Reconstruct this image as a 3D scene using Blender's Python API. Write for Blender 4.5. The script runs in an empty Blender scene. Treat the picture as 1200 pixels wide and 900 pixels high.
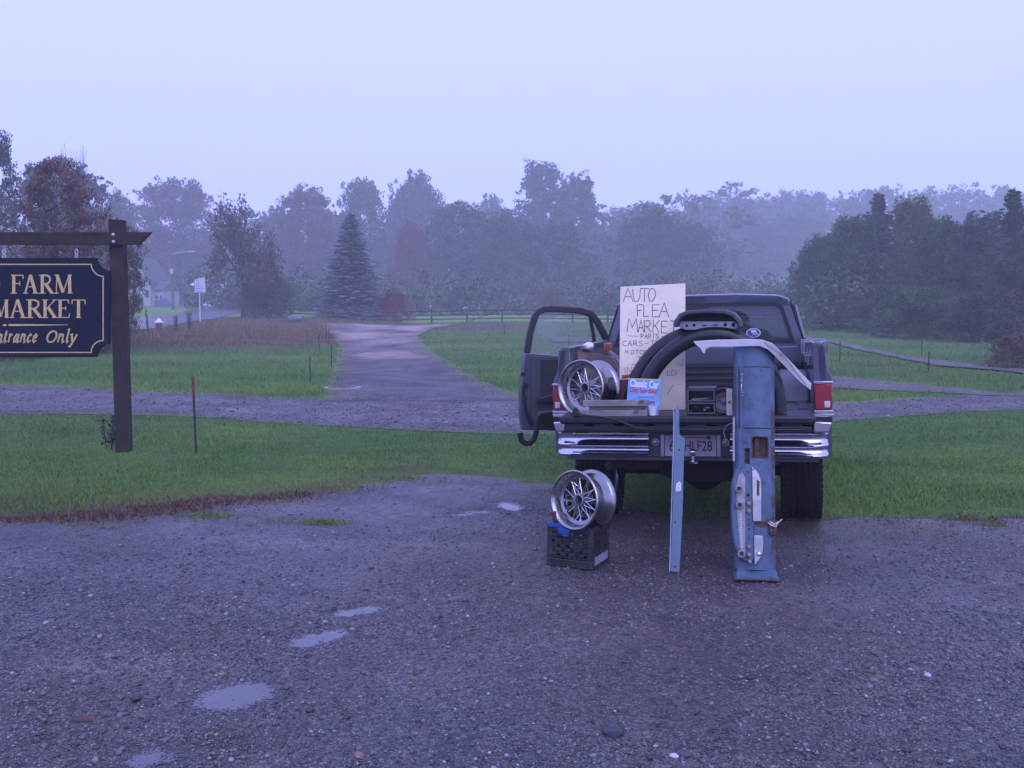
import bpy, bmesh, math, random
import numpy as np
from mathutils import Matrix, Vector

random.seed(7)
S = bpy.context.scene
C = S.collection
PI = math.pi
R = math.radians

# ------------------------------------------------------------------ camera
CAM_H, FPX, HORIZON = 1.68, 1150.0, 367.0
PITCH = math.atan((450 - HORIZON) / FPX)
cam_d = bpy.data.cameras.new('camera')
cam_d.sensor_width = 36.0
cam_d.lens = 36.0 * FPX / 1200.0
cam_d.clip_start, cam_d.clip_end = 0.1, 3000
cam = bpy.data.objects.new('camera', cam_d)
cam.location = (0, 0, CAM_H)
cam.rotation_euler = (PI / 2 - PITCH, 0, 0)
C.objects.link(cam)
S.camera = cam

# ------------------------------------------------------------------ world: overcast, bluish early light
SUN_EL, SUN_AZ = R(41), R(168)          # azimuth from +Y towards +X
W = bpy.data.worlds.new('World')
S.world = W
W.use_nodes = True
wn, wl = W.node_tree.nodes, W.node_tree.links
wn.clear()
sky = wn.new('ShaderNodeTexSky')
sky.sky_type = 'NISHITA'
sky.sun_disc = False
sky.sun_elevation = SUN_EL
sky.sun_rotation = SUN_AZ
sky.dust_density = 3.0
mixw = wn.new('ShaderNodeMix')
mixw.data_type = 'RGBA'
mixw.inputs['Factor'].default_value = 0.93
mixw.inputs['B'].default_value = (7.0, 7.8, 20.0, 1)     # the even cloud deck
bg = wn.new('ShaderNodeBackground')
bg.inputs['Strength'].default_value = 0.105
wo = wn.new('ShaderNodeOutputWorld')
wl.new(sky.outputs['Color'], mixw.inputs['A'])
wl.new(mixw.outputs['Result'], bg.inputs['Color'])
wl.new(bg.outputs['Background'], wo.inputs['Surface'])

sun_d = bpy.data.lights.new('sun', 'SUN')
sun_d.energy = 1.5
sun_d.angle = R(50)
sun_d.color = (0.68, 0.66, 1.0)
sun = bpy.data.objects.new('sun', sun_d)
sd = Vector((math.sin(SUN_AZ) * math.cos(SUN_EL), math.cos(SUN_AZ) * math.cos(SUN_EL), math.sin(SUN_EL)))
sun.rotation_euler = (-sd).to_track_quat('-Z', 'Y').to_euler()
C.objects.link(sun)

S.view_settings.view_transform = 'Standard'
S.view_settings.look = 'None'
S.view_settings.exposure = 0.07
S.view_settings.gamma = 1.0
S.cycles.volume_bounces = 4
S.cycles.max_bounces = 8
S.cycles.transparent_max_bounces = 12
S.cycles.use_denoising = True
S.cycles.caustics_reflective = False
S.cycles.caustics_refractive = False

# ------------------------------------------------------------------ measuring helpers
_F = Vector((0, math.cos(PITCH), -math.sin(PITCH)))
_U = Vector((0, math.sin(PITCH), math.cos(PITCH)))
CAMP = Vector((0, 0, CAM_H))


def ray(px, py):
    return _F + Vector((1, 0, 0)) * ((px - 600) / FPX) + _U * ((450 - py) / FPX)


def sstep(a, b, x):
    t = np.clip((np.asarray(x, float) - a) / (b - a), 0, 1)
    return t * t * (3 - 2 * t)


def H(x, y):
    """height of the land"""
    x = np.asarray(x, float)
    y = np.asarray(y, float)
    s = np.clip((y - 25) / 60, 0, 2.2)
    h = 0.87 * s ** 1.3
    h = h + 0.5 * sstep(8, 18, -x) * sstep(25, 45, y)
    h = h + 26 * sstep(190, 340, y) * sstep(-20, 90, x)
    h = h + 0.028 * (x - 1.5) * np.exp(-((x - 1.5) ** 2 + (y - 8.0) ** 2) / 5.0) * sstep(6.9, 7.9, y)
    far = sstep(10, 30, y)
    h = h + far * 0.05 * (np.sin(x * 0.31 + y * 0.17) + np.sin(x * 0.13 - y * 0.23 + 1.3))
    return h


def h1(x, y):
    return float(H(x, y))


def gp(px, py):
    """the point of the land seen at a pixel of the 1200 x 900 photograph"""
    d = ray(px, py)
    t, last = 2.0, 2.0
    while t < 400:
        p = CAMP + d * t
        if p.z <= h1(p.x, p.y):
            a, b = last, t
            for _ in range(30):
                m = (a + b) / 2
                q = CAMP + d * m
                if q.z <= h1(q.x, q.y):
                    b = m
                else:
                    a = m
            return CAMP + d * b
        last = t
        t *= 1.03
    return CAMP + d * 150


def wp(px, py, Y):
    d = ray(px, py)
    return CAMP + d * (Y / d.y)


TRUCK = Matrix.Translation((1.285, 7.0, 0.0)) @ Matrix.Rotation(R(-14.2), 4, 'Z') @ Matrix.Rotation(R(-1.5), 4, 'Y')
TRUCKI = TRUCK.inverted()


def tp(px, py, ly):
    """truck-frame point seen at a pixel on the plane local y = ly"""
    o = TRUCKI @ CAMP
    d = TRUCKI.to_3x3() @ ray(px, py)
    return o + d * ((ly - o.y) / d.y)


def fp(M, px, py, w=0.0):
    Mi = M.inverted()
    o = Mi @ CAMP
    d = Mi.to_3x3() @ ray(px, py)
    return o + d * ((w - o.z) / d.z)


def frame(base, top, right):
    v = (top - base).normalized()
    w = right.cross(v).normalized()
    u = v.cross(w).normalized()
    M = Matrix((u, v, w)).transposed().to_4x4()
    M.translation = base
    return M


# ------------------------------------------------------------------ materials
MATS = {}


def mat(name, col, rough=0.6, metal=0.0, var=0.12, vscale=6.0, bump=0.0, bscale=60.0, spot=None, attr=False,
        objcol=False, spec=0.5, coat=0.0, rvar=0.0):
    """principled material; var darkens/lightens with noise, spot = (colour, scale, threshold) adds dirt or rust of its own shape"""
    if name in MATS:
        return MATS[name]
    m = bpy.data.materials.new(name)
    m.use_nodes = True
    n, l = m.node_tree.nodes, m.node_tree.links
    b = n['Principled BSDF']
    b.inputs['Roughness'].default_value = rough
    b.inputs['Metallic'].default_value = metal
    b.inputs['Specular IOR Level'].default_value = spec
    b.inputs['Coat Weight'].default_value = coat
    tc = n.new('ShaderNodeTexCoord')
    src = None
    if attr:
        a = n.new('ShaderNodeAttribute')
        a.attribute_name = 'col'
        src = a.outputs['Color']
        if objcol:
            oi = n.new('ShaderNodeObjectInfo')
            mx = n.new('ShaderNodeMix')
            mx.data_type = 'RGBA'
            mx.blend_type = 'MULTIPLY'
            mx.inputs['Factor'].default_value = 1
            l.new(src, mx.inputs['A'])
            l.new(oi.outputs['Color'], mx.inputs['B'])
            src = mx.outputs['Result']
    else:
        rgb = n.new('ShaderNodeRGB')
        rgb.outputs[0].default_value = (*col, 1)
        src = rgb.outputs[0]
    if var > 0:
        nz = n.new('ShaderNodeTexNoise')
        nz.inputs['Scale'].default_value = vscale
        nz.inputs['Detail'].default_value = 6
        l.new(tc.outputs['Object'], nz.inputs['Vector'])
        mr = n.new('ShaderNodeMapRange')
        mr.inputs['From Min'].default_value = 0.3
        mr.inputs['From Max'].default_value = 0.7
        mr.inputs['To Min'].default_value = 1 - var
        mr.inputs['To Max'].default_value = 1 + var
        l.new(nz.outputs['Fac'], mr.inputs['Value'])
        mx = n.new('ShaderNodeMix')
        mx.data_type = 'RGBA'
        mx.blend_type = 'MULTIPLY'
        mx.inputs['Factor'].default_value = 1
        l.new(src, mx.inputs['A'])
        l.new(mr.outputs['Result'], mx.inputs['B'])
        src = mx.outputs['Result']
        if rvar > 0:
            m2 = n.new('ShaderNodeMapRange')
            m2.inputs['From Min'].default_value = 0.35
            m2.inputs['From Max'].default_value = 0.65
            m2.inputs['To Min'].default_value = max(0.02, rough - rvar)
            m2.inputs['To Max'].default_value = min(1, rough + rvar)
            l.new(nz.outputs['Fac'], m2.inputs['Value'])
            l.new(m2.outputs['Result'], b.inputs['Roughness'])
    if spot:
        nz = n.new('ShaderNodeTexNoise')
        nz.inputs['Scale'].default_value = spot[1]
        nz.inputs['Detail'].default_value = 8
        nz.inputs['Roughness'].default_value = 0.65
        l.new(tc.outputs['Object'], nz.inputs['Vector'])
        mr = n.new('ShaderNodeMapRange')
        mr.inputs['From Min'].default_value = spot[2]
        mr.inputs['From Max'].default_value = spot[2] + 0.06
        l.new(nz.outputs['Fac'], mr.inputs['Value'])
        mx = n.new('ShaderNodeMix')
        mx.data_type = 'RGBA'
        l.new(mr.outputs['Result'], mx.inputs['Factor'])
        l.new(src, mx.inputs['A'])
        mx.inputs['B'].default_value = (*spot[0], 1)
        src = mx.outputs['Result']
    l.new(src, b.inputs['Base Color'])
    if bump > 0:
        nz = n.new('ShaderNodeTexNoise')
        nz.inputs['Scale'].default_value = bscale
        nz.inputs['Detail'].default_value = 5
        l.new(tc.outputs['Object'], nz.inputs['Vector'])
        bp = n.new('ShaderNodeBump')
        bp.inputs['Strength'].default_value = bump
        bp.inputs['Distance'].default_value = 0.01
        l.new(nz.outputs['Fac'], bp.inputs['Height'])
        l.new(bp.outputs['Normal'], b.inputs['Normal'])
    MATS[name] = m
    return m


def glass_mat(name, tint, fres=1.45, haze=0.0):
    m = bpy.data.materials.new(name)
    m.use_nodes = True
    n, l = m.node_tree.nodes, m.node_tree.links
    n.remove(n['Principled BSDF'])
    out = n['Material Output']
    t = n.new('ShaderNodeBsdfTransparent')
    t.inputs['Color'].default_value = (*tint, 1)
    g = n.new('ShaderNodeBsdfGlossy')
    g.inputs['Roughness'].default_value = 0.03
    lw = n.new('ShaderNodeLayerWeight')
    lw.inputs['Blend'].default_value = 0.5
    pw = n.new('ShaderNodeMath')
    pw.operation = 'POWER'
    pw.inputs[1].default_value = 4.0
    l.new(lw.outputs['Facing'], pw.inputs[0])
    fr = n.new('ShaderNodeMath')
    fr.operation = 'MULTIPLY_ADD'
    fr.inputs[1].default_value = 0.8
    fr.inputs[2].default_value = ((fres - 1) / (fres + 1)) ** 2
    l.new(pw.outputs[0], fr.inputs[0])
    mx = n.new('ShaderNodeMixShader')
    l.new(fr.outputs[0], mx.inputs[0])
    l.new(t.outputs[0], mx.inputs[1])
    l.new(g.outputs[0], mx.inputs[2])
    last = mx
    if haze > 0:                        # condensation on the pane
        d = n.new('ShaderNodeBsdfDiffuse')
        d.inputs['Color'].default_value = (0.7, 0.7, 0.72, 1)
        m2 = n.new('ShaderNodeMixShader')
        m2.inputs[0].default_value = haze
        l.new(mx.outputs[0], m2.inputs[1])
        l.new(d.outputs[0], m2.inputs[2])
        last = m2
    l.new(last.outputs[0], out.inputs['Surface'])
    return m


paint = mat('grey_paint', (0.095, 0.104, 0.135), 0.22, 0.35, 0.16, 3.0, coat=0.5, bump=0.02, bscale=40, spot=((0.10, 0.095, 0.09), 7, 0.66))
dark_paint = mat('dark_liner', (0.018, 0.018, 0.022), 0.55, 0, 0.25, 9, bump=0.15, bscale=45)
black_plastic = mat('black_plastic', (0.010, 0.010, 0.012), 0.42, 0, 0.2, 12, bump=0.05, bscale=90)
crate_plastic = mat('crate_plastic', (0.030, 0.028, 0.030), 0.38, 0, 0.3, 14, bump=0.1, bscale=60, spot=((0.09, 0.085, 0.08), 11, 0.64))
rubber = mat('tyre_rubber', (0.009, 0.009, 0.009), 0.85, 0, 0.25, 10, bump=0.3, bscale=40, spec=0.2)
arch_rubber = mat('arch_rubber', (0.010, 0.010, 0.012), 0.33, 0, 0.25, 7, bump=0.05, bscale=30, rvar=0.12)
chrome = mat('chrome', (0.62, 0.62, 0.64), 0.13, 1.0, 0.06, 5, bump=0.02, bscale=25, rvar=0.06)
old_chrome = mat('old_chrome', (0.33, 0.325, 0.31), 0.24, 1.0, 0.16, 9, bump=0.06, bscale=30, spot=((0.10, 0.075, 0.06), 14, 0.63), rvar=0.10)
dull_steel = mat('dull_steel', (0.36, 0.36, 0.37), 0.42, 0.9, 0.15, 12, bump=0.1, bscale=50, spot=((0.10, 0.075, 0.055), 9, 0.62))
under = mat('underbody', (0.007, 0.0065, 0.006), 0.9, 0, 0.3, 8, spec=0.1, bump=0.3, bscale=25, spot=((0.022, 0.014, 0.010), 6, 0.6))
red_lens = mat('red_lens', (0.30, 0.012, 0.02), 0.14, 0, 0.10, 30, coat=0.6, bump=0.12, bscale=160)
white_lens = mat('white_lens', (0.62, 0.60, 0.58), 0.2, 0, 0.08, 30, bump=0.15, bscale=160)
plate_white = mat('plate_white', (0.62, 0.61, 0.62), 0.4, 0, 0.08, 20, bump=0.05, bscale=60, spot=((0.32, 0.30, 0.29), 30, 0.66))
plate_red = mat('plate_red', (0.28, 0.02, 0.03), 0.4, var=0.15)
plate_blue = mat('plate_blue', (0.05, 0.08, 0.22), 0.4, var=0.15)
old_blue = mat('old_blue_paint', (0.066, 0.116, 0.175), 0.5, 0.0, 0.35, 9, bump=0.25, bscale=45, spot=((0.052, 0.042, 0.040), 19, 0.585), rvar=0.15)
strip_blue = mat('strip_blue_paint', (0.100, 0.160, 0.215), 0.42, 0.0, 0.12, 6, bump=0.06, bscale=40, spot=((0.10, 0.07, 0.05), 20, 0.70))
rust = mat('rust', (0.10, 0.058, 0.036), 0.85, 0.1, 0.45, 30, bump=0.4, bscale=90, spot=((0.035, 0.022, 0.018), 18, 0.55))
white_metal = mat('white_metal', (0.74, 0.73, 0.71), 0.33, 0.0, 0.08, 14, bump=0.05, bscale=40, spot=((0.30, 0.17, 0.08), 9, 0.70))
ply = mat('plywood', (0.86, 0.76, 0.56), 0.75, 0, 0.10, 5, bump=0.08, bscale=50, spot=((0.66, 0.57, 0.47), 7, 0.63))
ply_edge = mat('plywood_edge', (0.33, 0.24, 0.16), 0.85, 0, 0.3, 40)
ink = mat('marker_ink', (0.20, 0.070, 0.070), 0.7, 0, 0.35, 20)
old_board = mat('weathered_board', (0.23, 0.205, 0.185), 0.85, 0, 0.3, 12, bump=0.5, bscale=30, spot=((0.10, 0.08, 0.065), 9, 0.6))
brown_board = mat('brown_board', (0.20, 0.14, 0.105), 0.8, 0, 0.25, 8, bump=0.3, bscale=30)
post_wood = mat('post_wood', (0.034, 0.021, 0.017), 0.9, 0, 0.35, 7, bump=0.5, bscale=22, spot=((0.028, 0.02, 0.018), 5, 0.6))
sign_navy = mat('sign_navy', (0.0065, 0.010, 0.026), 0.6, 0, 0.25, 4, spec=0.15, bump=0.06, bscale=50)
gold = mat('gold_leaf', (0.66, 0.48, 0.19), 0.36, 0.4, 0.14, 25, bump=0.08, bscale=60)
rail_wood = mat('rail_wood', (0.060, 0.050, 0.045), 0.9, 0, 0.3, 3, bump=0.3, bscale=12)
cream = mat('cream_paint', (0.62, 0.58, 0.44), 0.6, 0, 0.1, 20)
white_paper = mat('white_paper', (0.75, 0.73, 0.70), 0.7, 0, 0.05, 20)
blue_plastic = mat('blue_plastic', (0.02, 0.075, 0.30), 0.35, 0, 0.1, 20)
mag_blue = mat('magazine_blue', (0.14, 0.33, 0.56), 0.22, 0, 0.25, 9, coat=0.3)
mag_red = mat('magazine_red', (0.45, 0.03, 0.05), 0.25, var=0.1)
mag_yellow = mat('magazine_yellow', (0.65, 0.48, 0.10), 0.25, var=0.1)
red_paint = mat('red_paint', (0.38, 0.045, 0.025), 0.4, 0, 0.15, 15)
dark_red = mat('dark_red_paint', (0.13, 0.03, 0.03), 0.6, 0, 0.2, 15)
orange = mat('orange_label', (0.42, 0.14, 0.055), 0.5, 0, 0.25, 40)
grey_rope = mat('grey_rope', (0.20, 0.18, 0.17), 0.95, 0, 0.3, 60, bump=0.4, bscale=120)
cab_grey = mat('grey_trim', (0.045, 0.046, 0.055), 0.6, 0, 0.15, 10, bump=0.08, bscale=80)
seat_cloth = mat('seat_cloth', (0.024, 0.024, 0.030), 0.9, 0, 0.2, 12, bump=0.2, bscale=60)
tarp_grey = mat('grey_liner', (0.10, 0.10, 0.115), 0.55, 0, 0.15, 8, bump=0.1, bscale=30)
knob_cream = mat('knob_cream', (0.24, 0.21, 0.18), 0.35, 0, 0.12, 30)
deep_black = mat('deep_black', (0.008, 0.008, 0.009), 0.8, var=0.0)
stake_green = mat('stake_iron', (0.030, 0.035, 0.032), 0.75, 0.2, 0.3, 20)
stake_red = mat('stake_red_top', (0.15, 0.032, 0.030), 0.6, 0, 0.2, 20)
hyd_red = mat('hydrant_red', (0.17, 0.04, 0.036), 0.5, 0, 0.15, 10)
hyd_white = mat('hydrant_white', (0.78, 0.78, 0.76), 0.5, 0, 0.06, 10)
house_white = mat('white_clapboard', (0.40, 0.40, 0.41), 0.7, 0, 0.06, 2)
house_roof = mat('grey_shingle_roof', (0.09, 0.09, 0.095), 0.9, 0, 0.2, 4)
window_dark = mat('window_dark', (0.045, 0.05, 0.06), 0.15, 0, 0.1, 3)
barn_red = mat('barn_red', (0.16, 0.035, 0.03), 0.8, 0, 0.2, 1.5)
pole_wood = mat('pole_wood', (0.20, 0.12, 0.085), 0.9, 0, 0.25, 3)
lamp_grey = mat('lamp_grey', (0.60, 0.60, 0.60), 0.4, 0.4, 0.05, 4)
bark = mat('bark', (0.060, 0.048, 0.040), 0.95, 0, 0.35, 6, bump=0.5, bscale=15)
leaves = mat('leaves', (0.1, 0.1, 0.1), 0.65, 0, 0.0, attr=True, objcol=True, spec=0.3)
stone_mat = mat('field_stone', (0.16, 0.15, 0.15), 0.85, 0, 0.25, 4, bump=0.4, bscale=14)
blades = mat('grass_blades', (0.1, 0.1, 0.1), 0.6, 0, 0.0, attr=True, spec=0.3)
pebble = mat('pebbles', (0.1, 0.1, 0.1), 0.42, 0, 0.25, 90, attr=True, spec=0.5)
brick_red = mat('broken_brick', (0.105, 0.045, 0.040), 0.85, 0, 0.3, 30, bump=0.5, bscale=60)
rear_glass = glass_mat('rear_window_glass', (0.45, 0.50, 0.52), 1.75, haze=0.03)
door_glass = glass_mat('door_glass', (0.90, 0.92, 0.92), 1.35, haze=0.08)


# ------------------------------------------------------------------ mesh builder
class MB:
    def __init__(s):
        s.v, s.f = [], []

    def add(s, vs, fs, M=None):
        o = len(s.v)
        for p in vs:
            p = Vector(p)
            s.v.append(M @ p if M is not None else p)
        for f in fs:
            s.f.append([i + o for i in f])
        return s

    def box(s, x0, x1, y0, y1, z0, z1, M=None):
        vs = [(x, y, z) for z in (z0, z1) for y in (y0, y1) for x in (x0, x1)]
        return s.add(vs, [(0, 2, 3, 1), (4, 5, 7, 6), (0, 1, 5, 4), (2, 6, 7, 3), (0, 4, 6, 2), (1, 3, 7, 5)], M)

    def bar(s, a, b, w, h, up=(0, 0, 1), M=None):
        a, b = Vector(a), Vector(b)
        d = (b - a)
        L = d.length
        d.normalize()
        u = Vector(up)
        r = d.cross(u)
        if r.length < 1e-5:
            r = d.cross(Vector((1, 0, 0)))
        r.normalize()
        u = r.cross(d)
        T = Matrix((r, d, u)).transposed().to_4x4()
        T.translation = a
        return s.box(-w / 2, w / 2, 0, L, -h / 2, h / 2, (M @ T) if M is not None else T)

    def prism(s, poly, z0, z1, M=None):
        """2-D polygon (x, y) extruded along z"""
        n = len(poly)
        ar = sum(poly[i][0] * poly[(i + 1) % n][1] - poly[(i + 1) % n][0] * poly[i][1] for i in range(n))
        if ar < 0:
            poly = poly[::-1]
        vs = [(x, y, z0) for x, y in poly] + [(x, y, z1) for x, y in poly]
        fs = [tuple(reversed(range(n))), tuple(range(n, 2 * n))]
        fs += [(i, (i + 1) % n, n + (i + 1) % n, n + i) for i in range(n)]
        return s.add(vs, fs, M)

    def ring(s, outer, inner, z0, z1, M=None):
        """a plate with a hole: outer and inner outlines of the same point count, counter-clockwise"""
        n = len(outer)
        vs = [(x, y, z) for z in (z0, z1) for P in (outer, inner) for x, y in P]
        fs = []
        for i in range(n):
            j = (i + 1) % n
            fs.append((i, n + i, n + j, j))
            fs.append((2 * n + i, 2 * n + j, 3 * n + j, 3 * n + i))
            fs.append((i, j, 2 * n + j, 2 * n + i))
            fs.append((n + i, 3 * n + i, 3 * n + j, n + j))
        return s.add(vs, fs, M)

    def tube(s, pts, r, n=8, M=None, flat=None, cap=True):
        pts = [Vector(p) for p in pts]
        k = len(pts)
        rr = r if hasattr(r, '__len__') else [r] * k
        vs, fs = [], []
        t0 = (pts[1] - pts[0]).normalized()
        u = t0.orthogonal().normalized()
        if flat:
            fu = Vector(flat[2])
        for i in range(k):
            t = (pts[min(i + 1, k - 1)] - pts[max(i - 1, 0)])
            if t.length < 1e-9:
                t = t0
            t = t.normalized()
            u = (u - t * u.dot(t))
            u = u.normalized() if u.length > 1e-6 else t.orthogonal().normalized()
            if flat:
                a = (fu - t * fu.dot(t)).normalized()
                b = t.cross(a)
                for j in range(n):
                    q = 2 * PI * j / n
                    vs.append(pts[i] + a * (math.cos(q) * flat[0]) + b * (math.sin(q) * flat[1]))
            else:
                b = t.cross(u)
                for j in range(n):
                    q = 2 * PI * j / n
                    vs.append(pts[i] + (u * math.cos(q) + b * math.sin(q)) * rr[i])
        for i in range(k - 1):
            for j in range(n):
                jj = (j + 1) % n
                fs.append((i * n + j, i * n + jj, (i + 1) * n + jj, (i + 1) * n + j))
        if cap:
            fs.append(tuple(reversed(range(n))))
            fs.append(tuple(range((k - 1) * n, k * n)))
        return s.add(vs, fs, M)

    def lathe(s, prof, n=32, M=None, closed=False):
        """profile of (radius, z) turned about z"""
        k = len(prof)
        vs, fs = [], []
        for i in range(n):
            a = 2 * PI * i / n
            for (r, z) in prof:
                vs.append((r * math.cos(a), r * math.sin(a), z))
        kk = k if closed else k - 1
        for i in range(n):
            ii = (i + 1) % n
            for j in range(kk):
                jj = (j + 1) % k
                fs.append((i * k + j, ii * k + j, ii * k + jj, i * k + jj))
        return s.add(vs, fs, M)

    def stroke(s, pts, w, z0, z1, M=None, closed=False):
        """flat ribbon with mitred corners along 2-D points; w = width or list of widths"""
        k = len(pts)
        P = [Vector((p[0], p[1])) for p in pts]
        ww = w if hasattr(w, '__len__') else [w] * k
        L, Rr = [], []
        for i in range(k):
            if closed:
                a = (P[i] - P[i - 1]).normalized()
                b = (P[(i + 1) % k] - P[i]).normalized()
            else:
                a = (P[i] - P[i - 1]).normalized() if i else (P[1] - P[0]).normalized()
                b = (P[i + 1] - P[i]).normalized() if i < k - 1 else a
            na, nb = Vector((-a.y, a.x)), Vector((-b.y, b.x))
            m = na + nb
            m = na if m.length < 0.3 else m.normalized()
            sc = 1 / max(0.45, m.dot(na))
            L.append(P[i] + m * ww[i] / 2 * sc)
            Rr.append(P[i] - m * ww[i] / 2 * sc)
        vs = [(q.x, q.y, z) for z in (z0, z1) for Q in (L, Rr) for q in Q]
        fs = []
        rng = range(k) if closed else range(k - 1)
        for i in rng:
            j = (i + 1) % k
            fs += [(2 * k + i, 3 * k + i, 3 * k + j, 2 * k + j), (i, j, k + j, k + i), (i, 2 * k + i, 2 * k + j, j), (k + i, k + j, 3 * k + j, 3 * k + i)]
        if not closed:
            fs += [(0, k, 3 * k, 2 * k), (k - 1, 3 * k - 1, 4 * k - 1, 2 * k - 1)]
        return s.add(vs, fs, M)

    def mesh(s, name, smooth=35):
        me = bpy.data.meshes.new(name)
        me.from_pydata([tuple(v) for v in s.v], [], s.f)
        bm = bmesh.new()
        bm.from_mesh(me)
        bmesh.ops.recalc_face_normals(bm, faces=bm.faces)
        bm.to_mesh(me)
        bm.free()
        if smooth:
            me.polygons.foreach_set('use_smooth', [True] * len(me.polygons))
            me.set_sharp_from_angle(angle=R(smooth))
        return me

    def build(s, name, m, parent=None, bevel=0.0, smooth=35, seg=2):
        me = s.mesh(name, smooth)
        me.materials.append(m)
        return link(name, me, parent, bevel, seg)


def link(name, me, parent=None, bevel=0.0, seg=2):
    o = bpy.data.objects.new(name, me)
    C.objects.link(o)
    if parent is not None:
        o.parent = parent
    if bevel > 0:
        b = o.modifiers.new('bevel', 'BEVEL')
        b.width = bevel
        b.segments = seg
        b.limit_method = 'ANGLE'
        b.angle_limit = R(40)
    return o


def tag(o, label=None, cat=None, group=None, kind=None):
    if label:
        o['label'] = label
    if cat:
        o['category'] = cat
    if group:
        o['group'] = group
    if kind:
        o['kind'] = kind
    return o


def thing(name, label, cat, M=None, group=None):
    o = bpy.data.objects.new(name, None)
    o.empty_display_size = 0.1
    C.objects.link(o)
    if M is not None:
        if isinstance(M, Matrix):
            o.matrix_world = M
        else:
            o.location = M
    return tag(o, label, cat, group)


def np_mesh(name, v, f, m, col=None, smooth=False):
    v = np.asarray(v, np.float32)
    f = np.asarray(f, np.int32)
    k = f.shape[1]
    me = bpy.data.meshes.new(name)
    me.vertices.add(len(v))
    me.vertices.foreach_set('co', v.ravel())
    me.loops.add(f.size)
    me.loops.foreach_set('vertex_index', f.ravel())
    me.polygons.add(len(f))
    me.polygons.foreach_set('loop_start', np.arange(0, f.size, k, dtype=np.int32))
    me.polygons.foreach_set('loop_total', np.full(len(f), k, np.int32))
    if smooth:
        me.polygons.foreach_set('use_smooth', np.ones(len(f), bool))
    me.update(calc_edges=True)
    if col is not None:
        a = me.attributes.new('col', 'FLOAT_COLOR', 'POINT')
        c = np.ones((len(v), 4), np.float32)
        c[:, :3] = col
        a.data.foreach_set('color', c.ravel())
    me.materials.append(m)
    return me


def text_geo(body, size, bold=0.0, shear=0.0):
    cu = bpy.data.curves.new('lettering', 'FONT')
    cu.body = body
    cu.size = size
    cu.offset = bold
    cu.shear = shear
    o = bpy.data.objects.new('lettering', cu)
    C.objects.link(o)
    dg = bpy.context.evaluated_depsgraph_get()
    me = bpy.data.meshes.new_from_object(o.evaluated_get(dg))
    vs = [v.co.copy() for v in me.vertices]
    fs = [tuple(p.vertices) for p in me.polygons]
    bpy.data.objects.remove(o)
    bpy.data.curves.remove(cu)
    bpy.data.meshes.remove(me)
    return vs, fs


def fit_text(mb, body, x0, x1, y0, y1, z, bold=0.0, shear=0.0):
    """lettering stretched into a rectangle of the local xy plane"""
    vs, fs = text_geo(body, 1.0, bold, shear)
    ax, bx = min(v.x for v in vs), max(v.x for v in vs)
    ay, by = min(v.y for v in vs), max(v.y for v in vs)
    out = [(x0 + (v.x - ax) / (bx - ax) * (x1 - x0), y0 + (v.y - ay) / (by - ay) * (y1 - y0), z) for v in vs]
    mb.add(out, fs)


def vnoise(x, y, seed=0):
    """cheap smooth 2-D noise, about -1..1"""
    r = np.random.RandomState(seed)
    out = 0
    for k in range(5):
        a, ph, fr = r.uniform(0, 2 * PI), r.uniform(0, 2 * PI), 0.7 + 0.35 * k
        out = out + np.sin((x * math.cos(a) + y * math.sin(a)) * fr + ph + 1.3 * np.sin(0.6 * fr * (y * math.cos(a) - x * math.sin(a)) + ph * 2))
    return out / 3.0

# ================================================================== THE LAND
def resample(pts, n):
    P = np.array([(p[0], p[1]) for p in pts], float)
    d = np.r_[0, np.cumsum(np.hypot(*np.diff(P, axis=0).T))]
    t = np.linspace(0, d[-1], n)
    return np.c_[np.interp(t, d, P[:, 0]), np.interp(t, d, P[:, 1])]


def smooth_line(P, k=5):
    if k < 2:
        return P
    Q = np.pad(P, ((k, k), (0, 0)), mode='edge')
    ker = np.ones(2 * k + 1) / (2 * k + 1)
    return np.c_[np.convolve(Q[:, 0], ker, 'valid'), np.convolve(Q[:, 1], ker, 'valid')]


def inside(poly, x, y):
    c = np.zeros(x.shape, bool)
    n = len(poly)
    for i in range(n):
        x0, y0 = poly[i]
        x1, y1 = poly[(i + 1) % n]
        if y0 == y1:
            continue
        c ^= ((y0 > y) != (y1 > y)) & (x < (x1 - x0) * (y - y0) / (y1 - y0) + x0)
    return c


def gline(px):
    return [(p.x, p.y) for p in (gp(a, b) for a, b in px)]


# --- outline of the parking lot's far edge
lot_px = [(0, 613), (60, 607), (120, 603), (200, 600), (235, 592), (300, 583), (345, 577), (400, 571), (450, 563), (490, 558), (540, 556), (600, 560),
          (650, 566), (690, 578), (715, 594), (760, 604), (830, 611), (900, 615), (960, 613), (1020, 609), (1100, 609), (1200, 606)]
lot_edge = [(-70, 9.6), (-30, 8.8), (-9, 8.2)] + gline(lot_px) + [(9, 8.15), (30, 8.5), (70, 9)]
lot_edge = resample(lot_edge, 900)
lx, ly_ = lot_edge[:, 0], lot_edge[:, 1]
lot_edge[:, 1] += 0.10 * vnoise(lx * 3.1, ly_ * 0, 3) + 0.05 * vnoise(lx * 9, ly_, 5)
_o = np.argsort(lot_edge[:, 0])
EX, EY = lot_edge[_o, 0], lot_edge[_o, 1]


def lot_y(x):
    return np.interp(x, EX, EY)


def edge_noise(P, amp, seed):
    Q = P.copy()
    d = np.gradient(P, axis=0)
    nrm = np.c_[-d[:, 1], d[:, 0]] / (np.hypot(d[:, 0], d[:, 1])[:, None] + 1e-9)
    s = np.arange(len(P)) * 0.35
    return Q + nrm * (amp * vnoise(s, s * 0.7 + 4, seed))[:, None]


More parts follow.
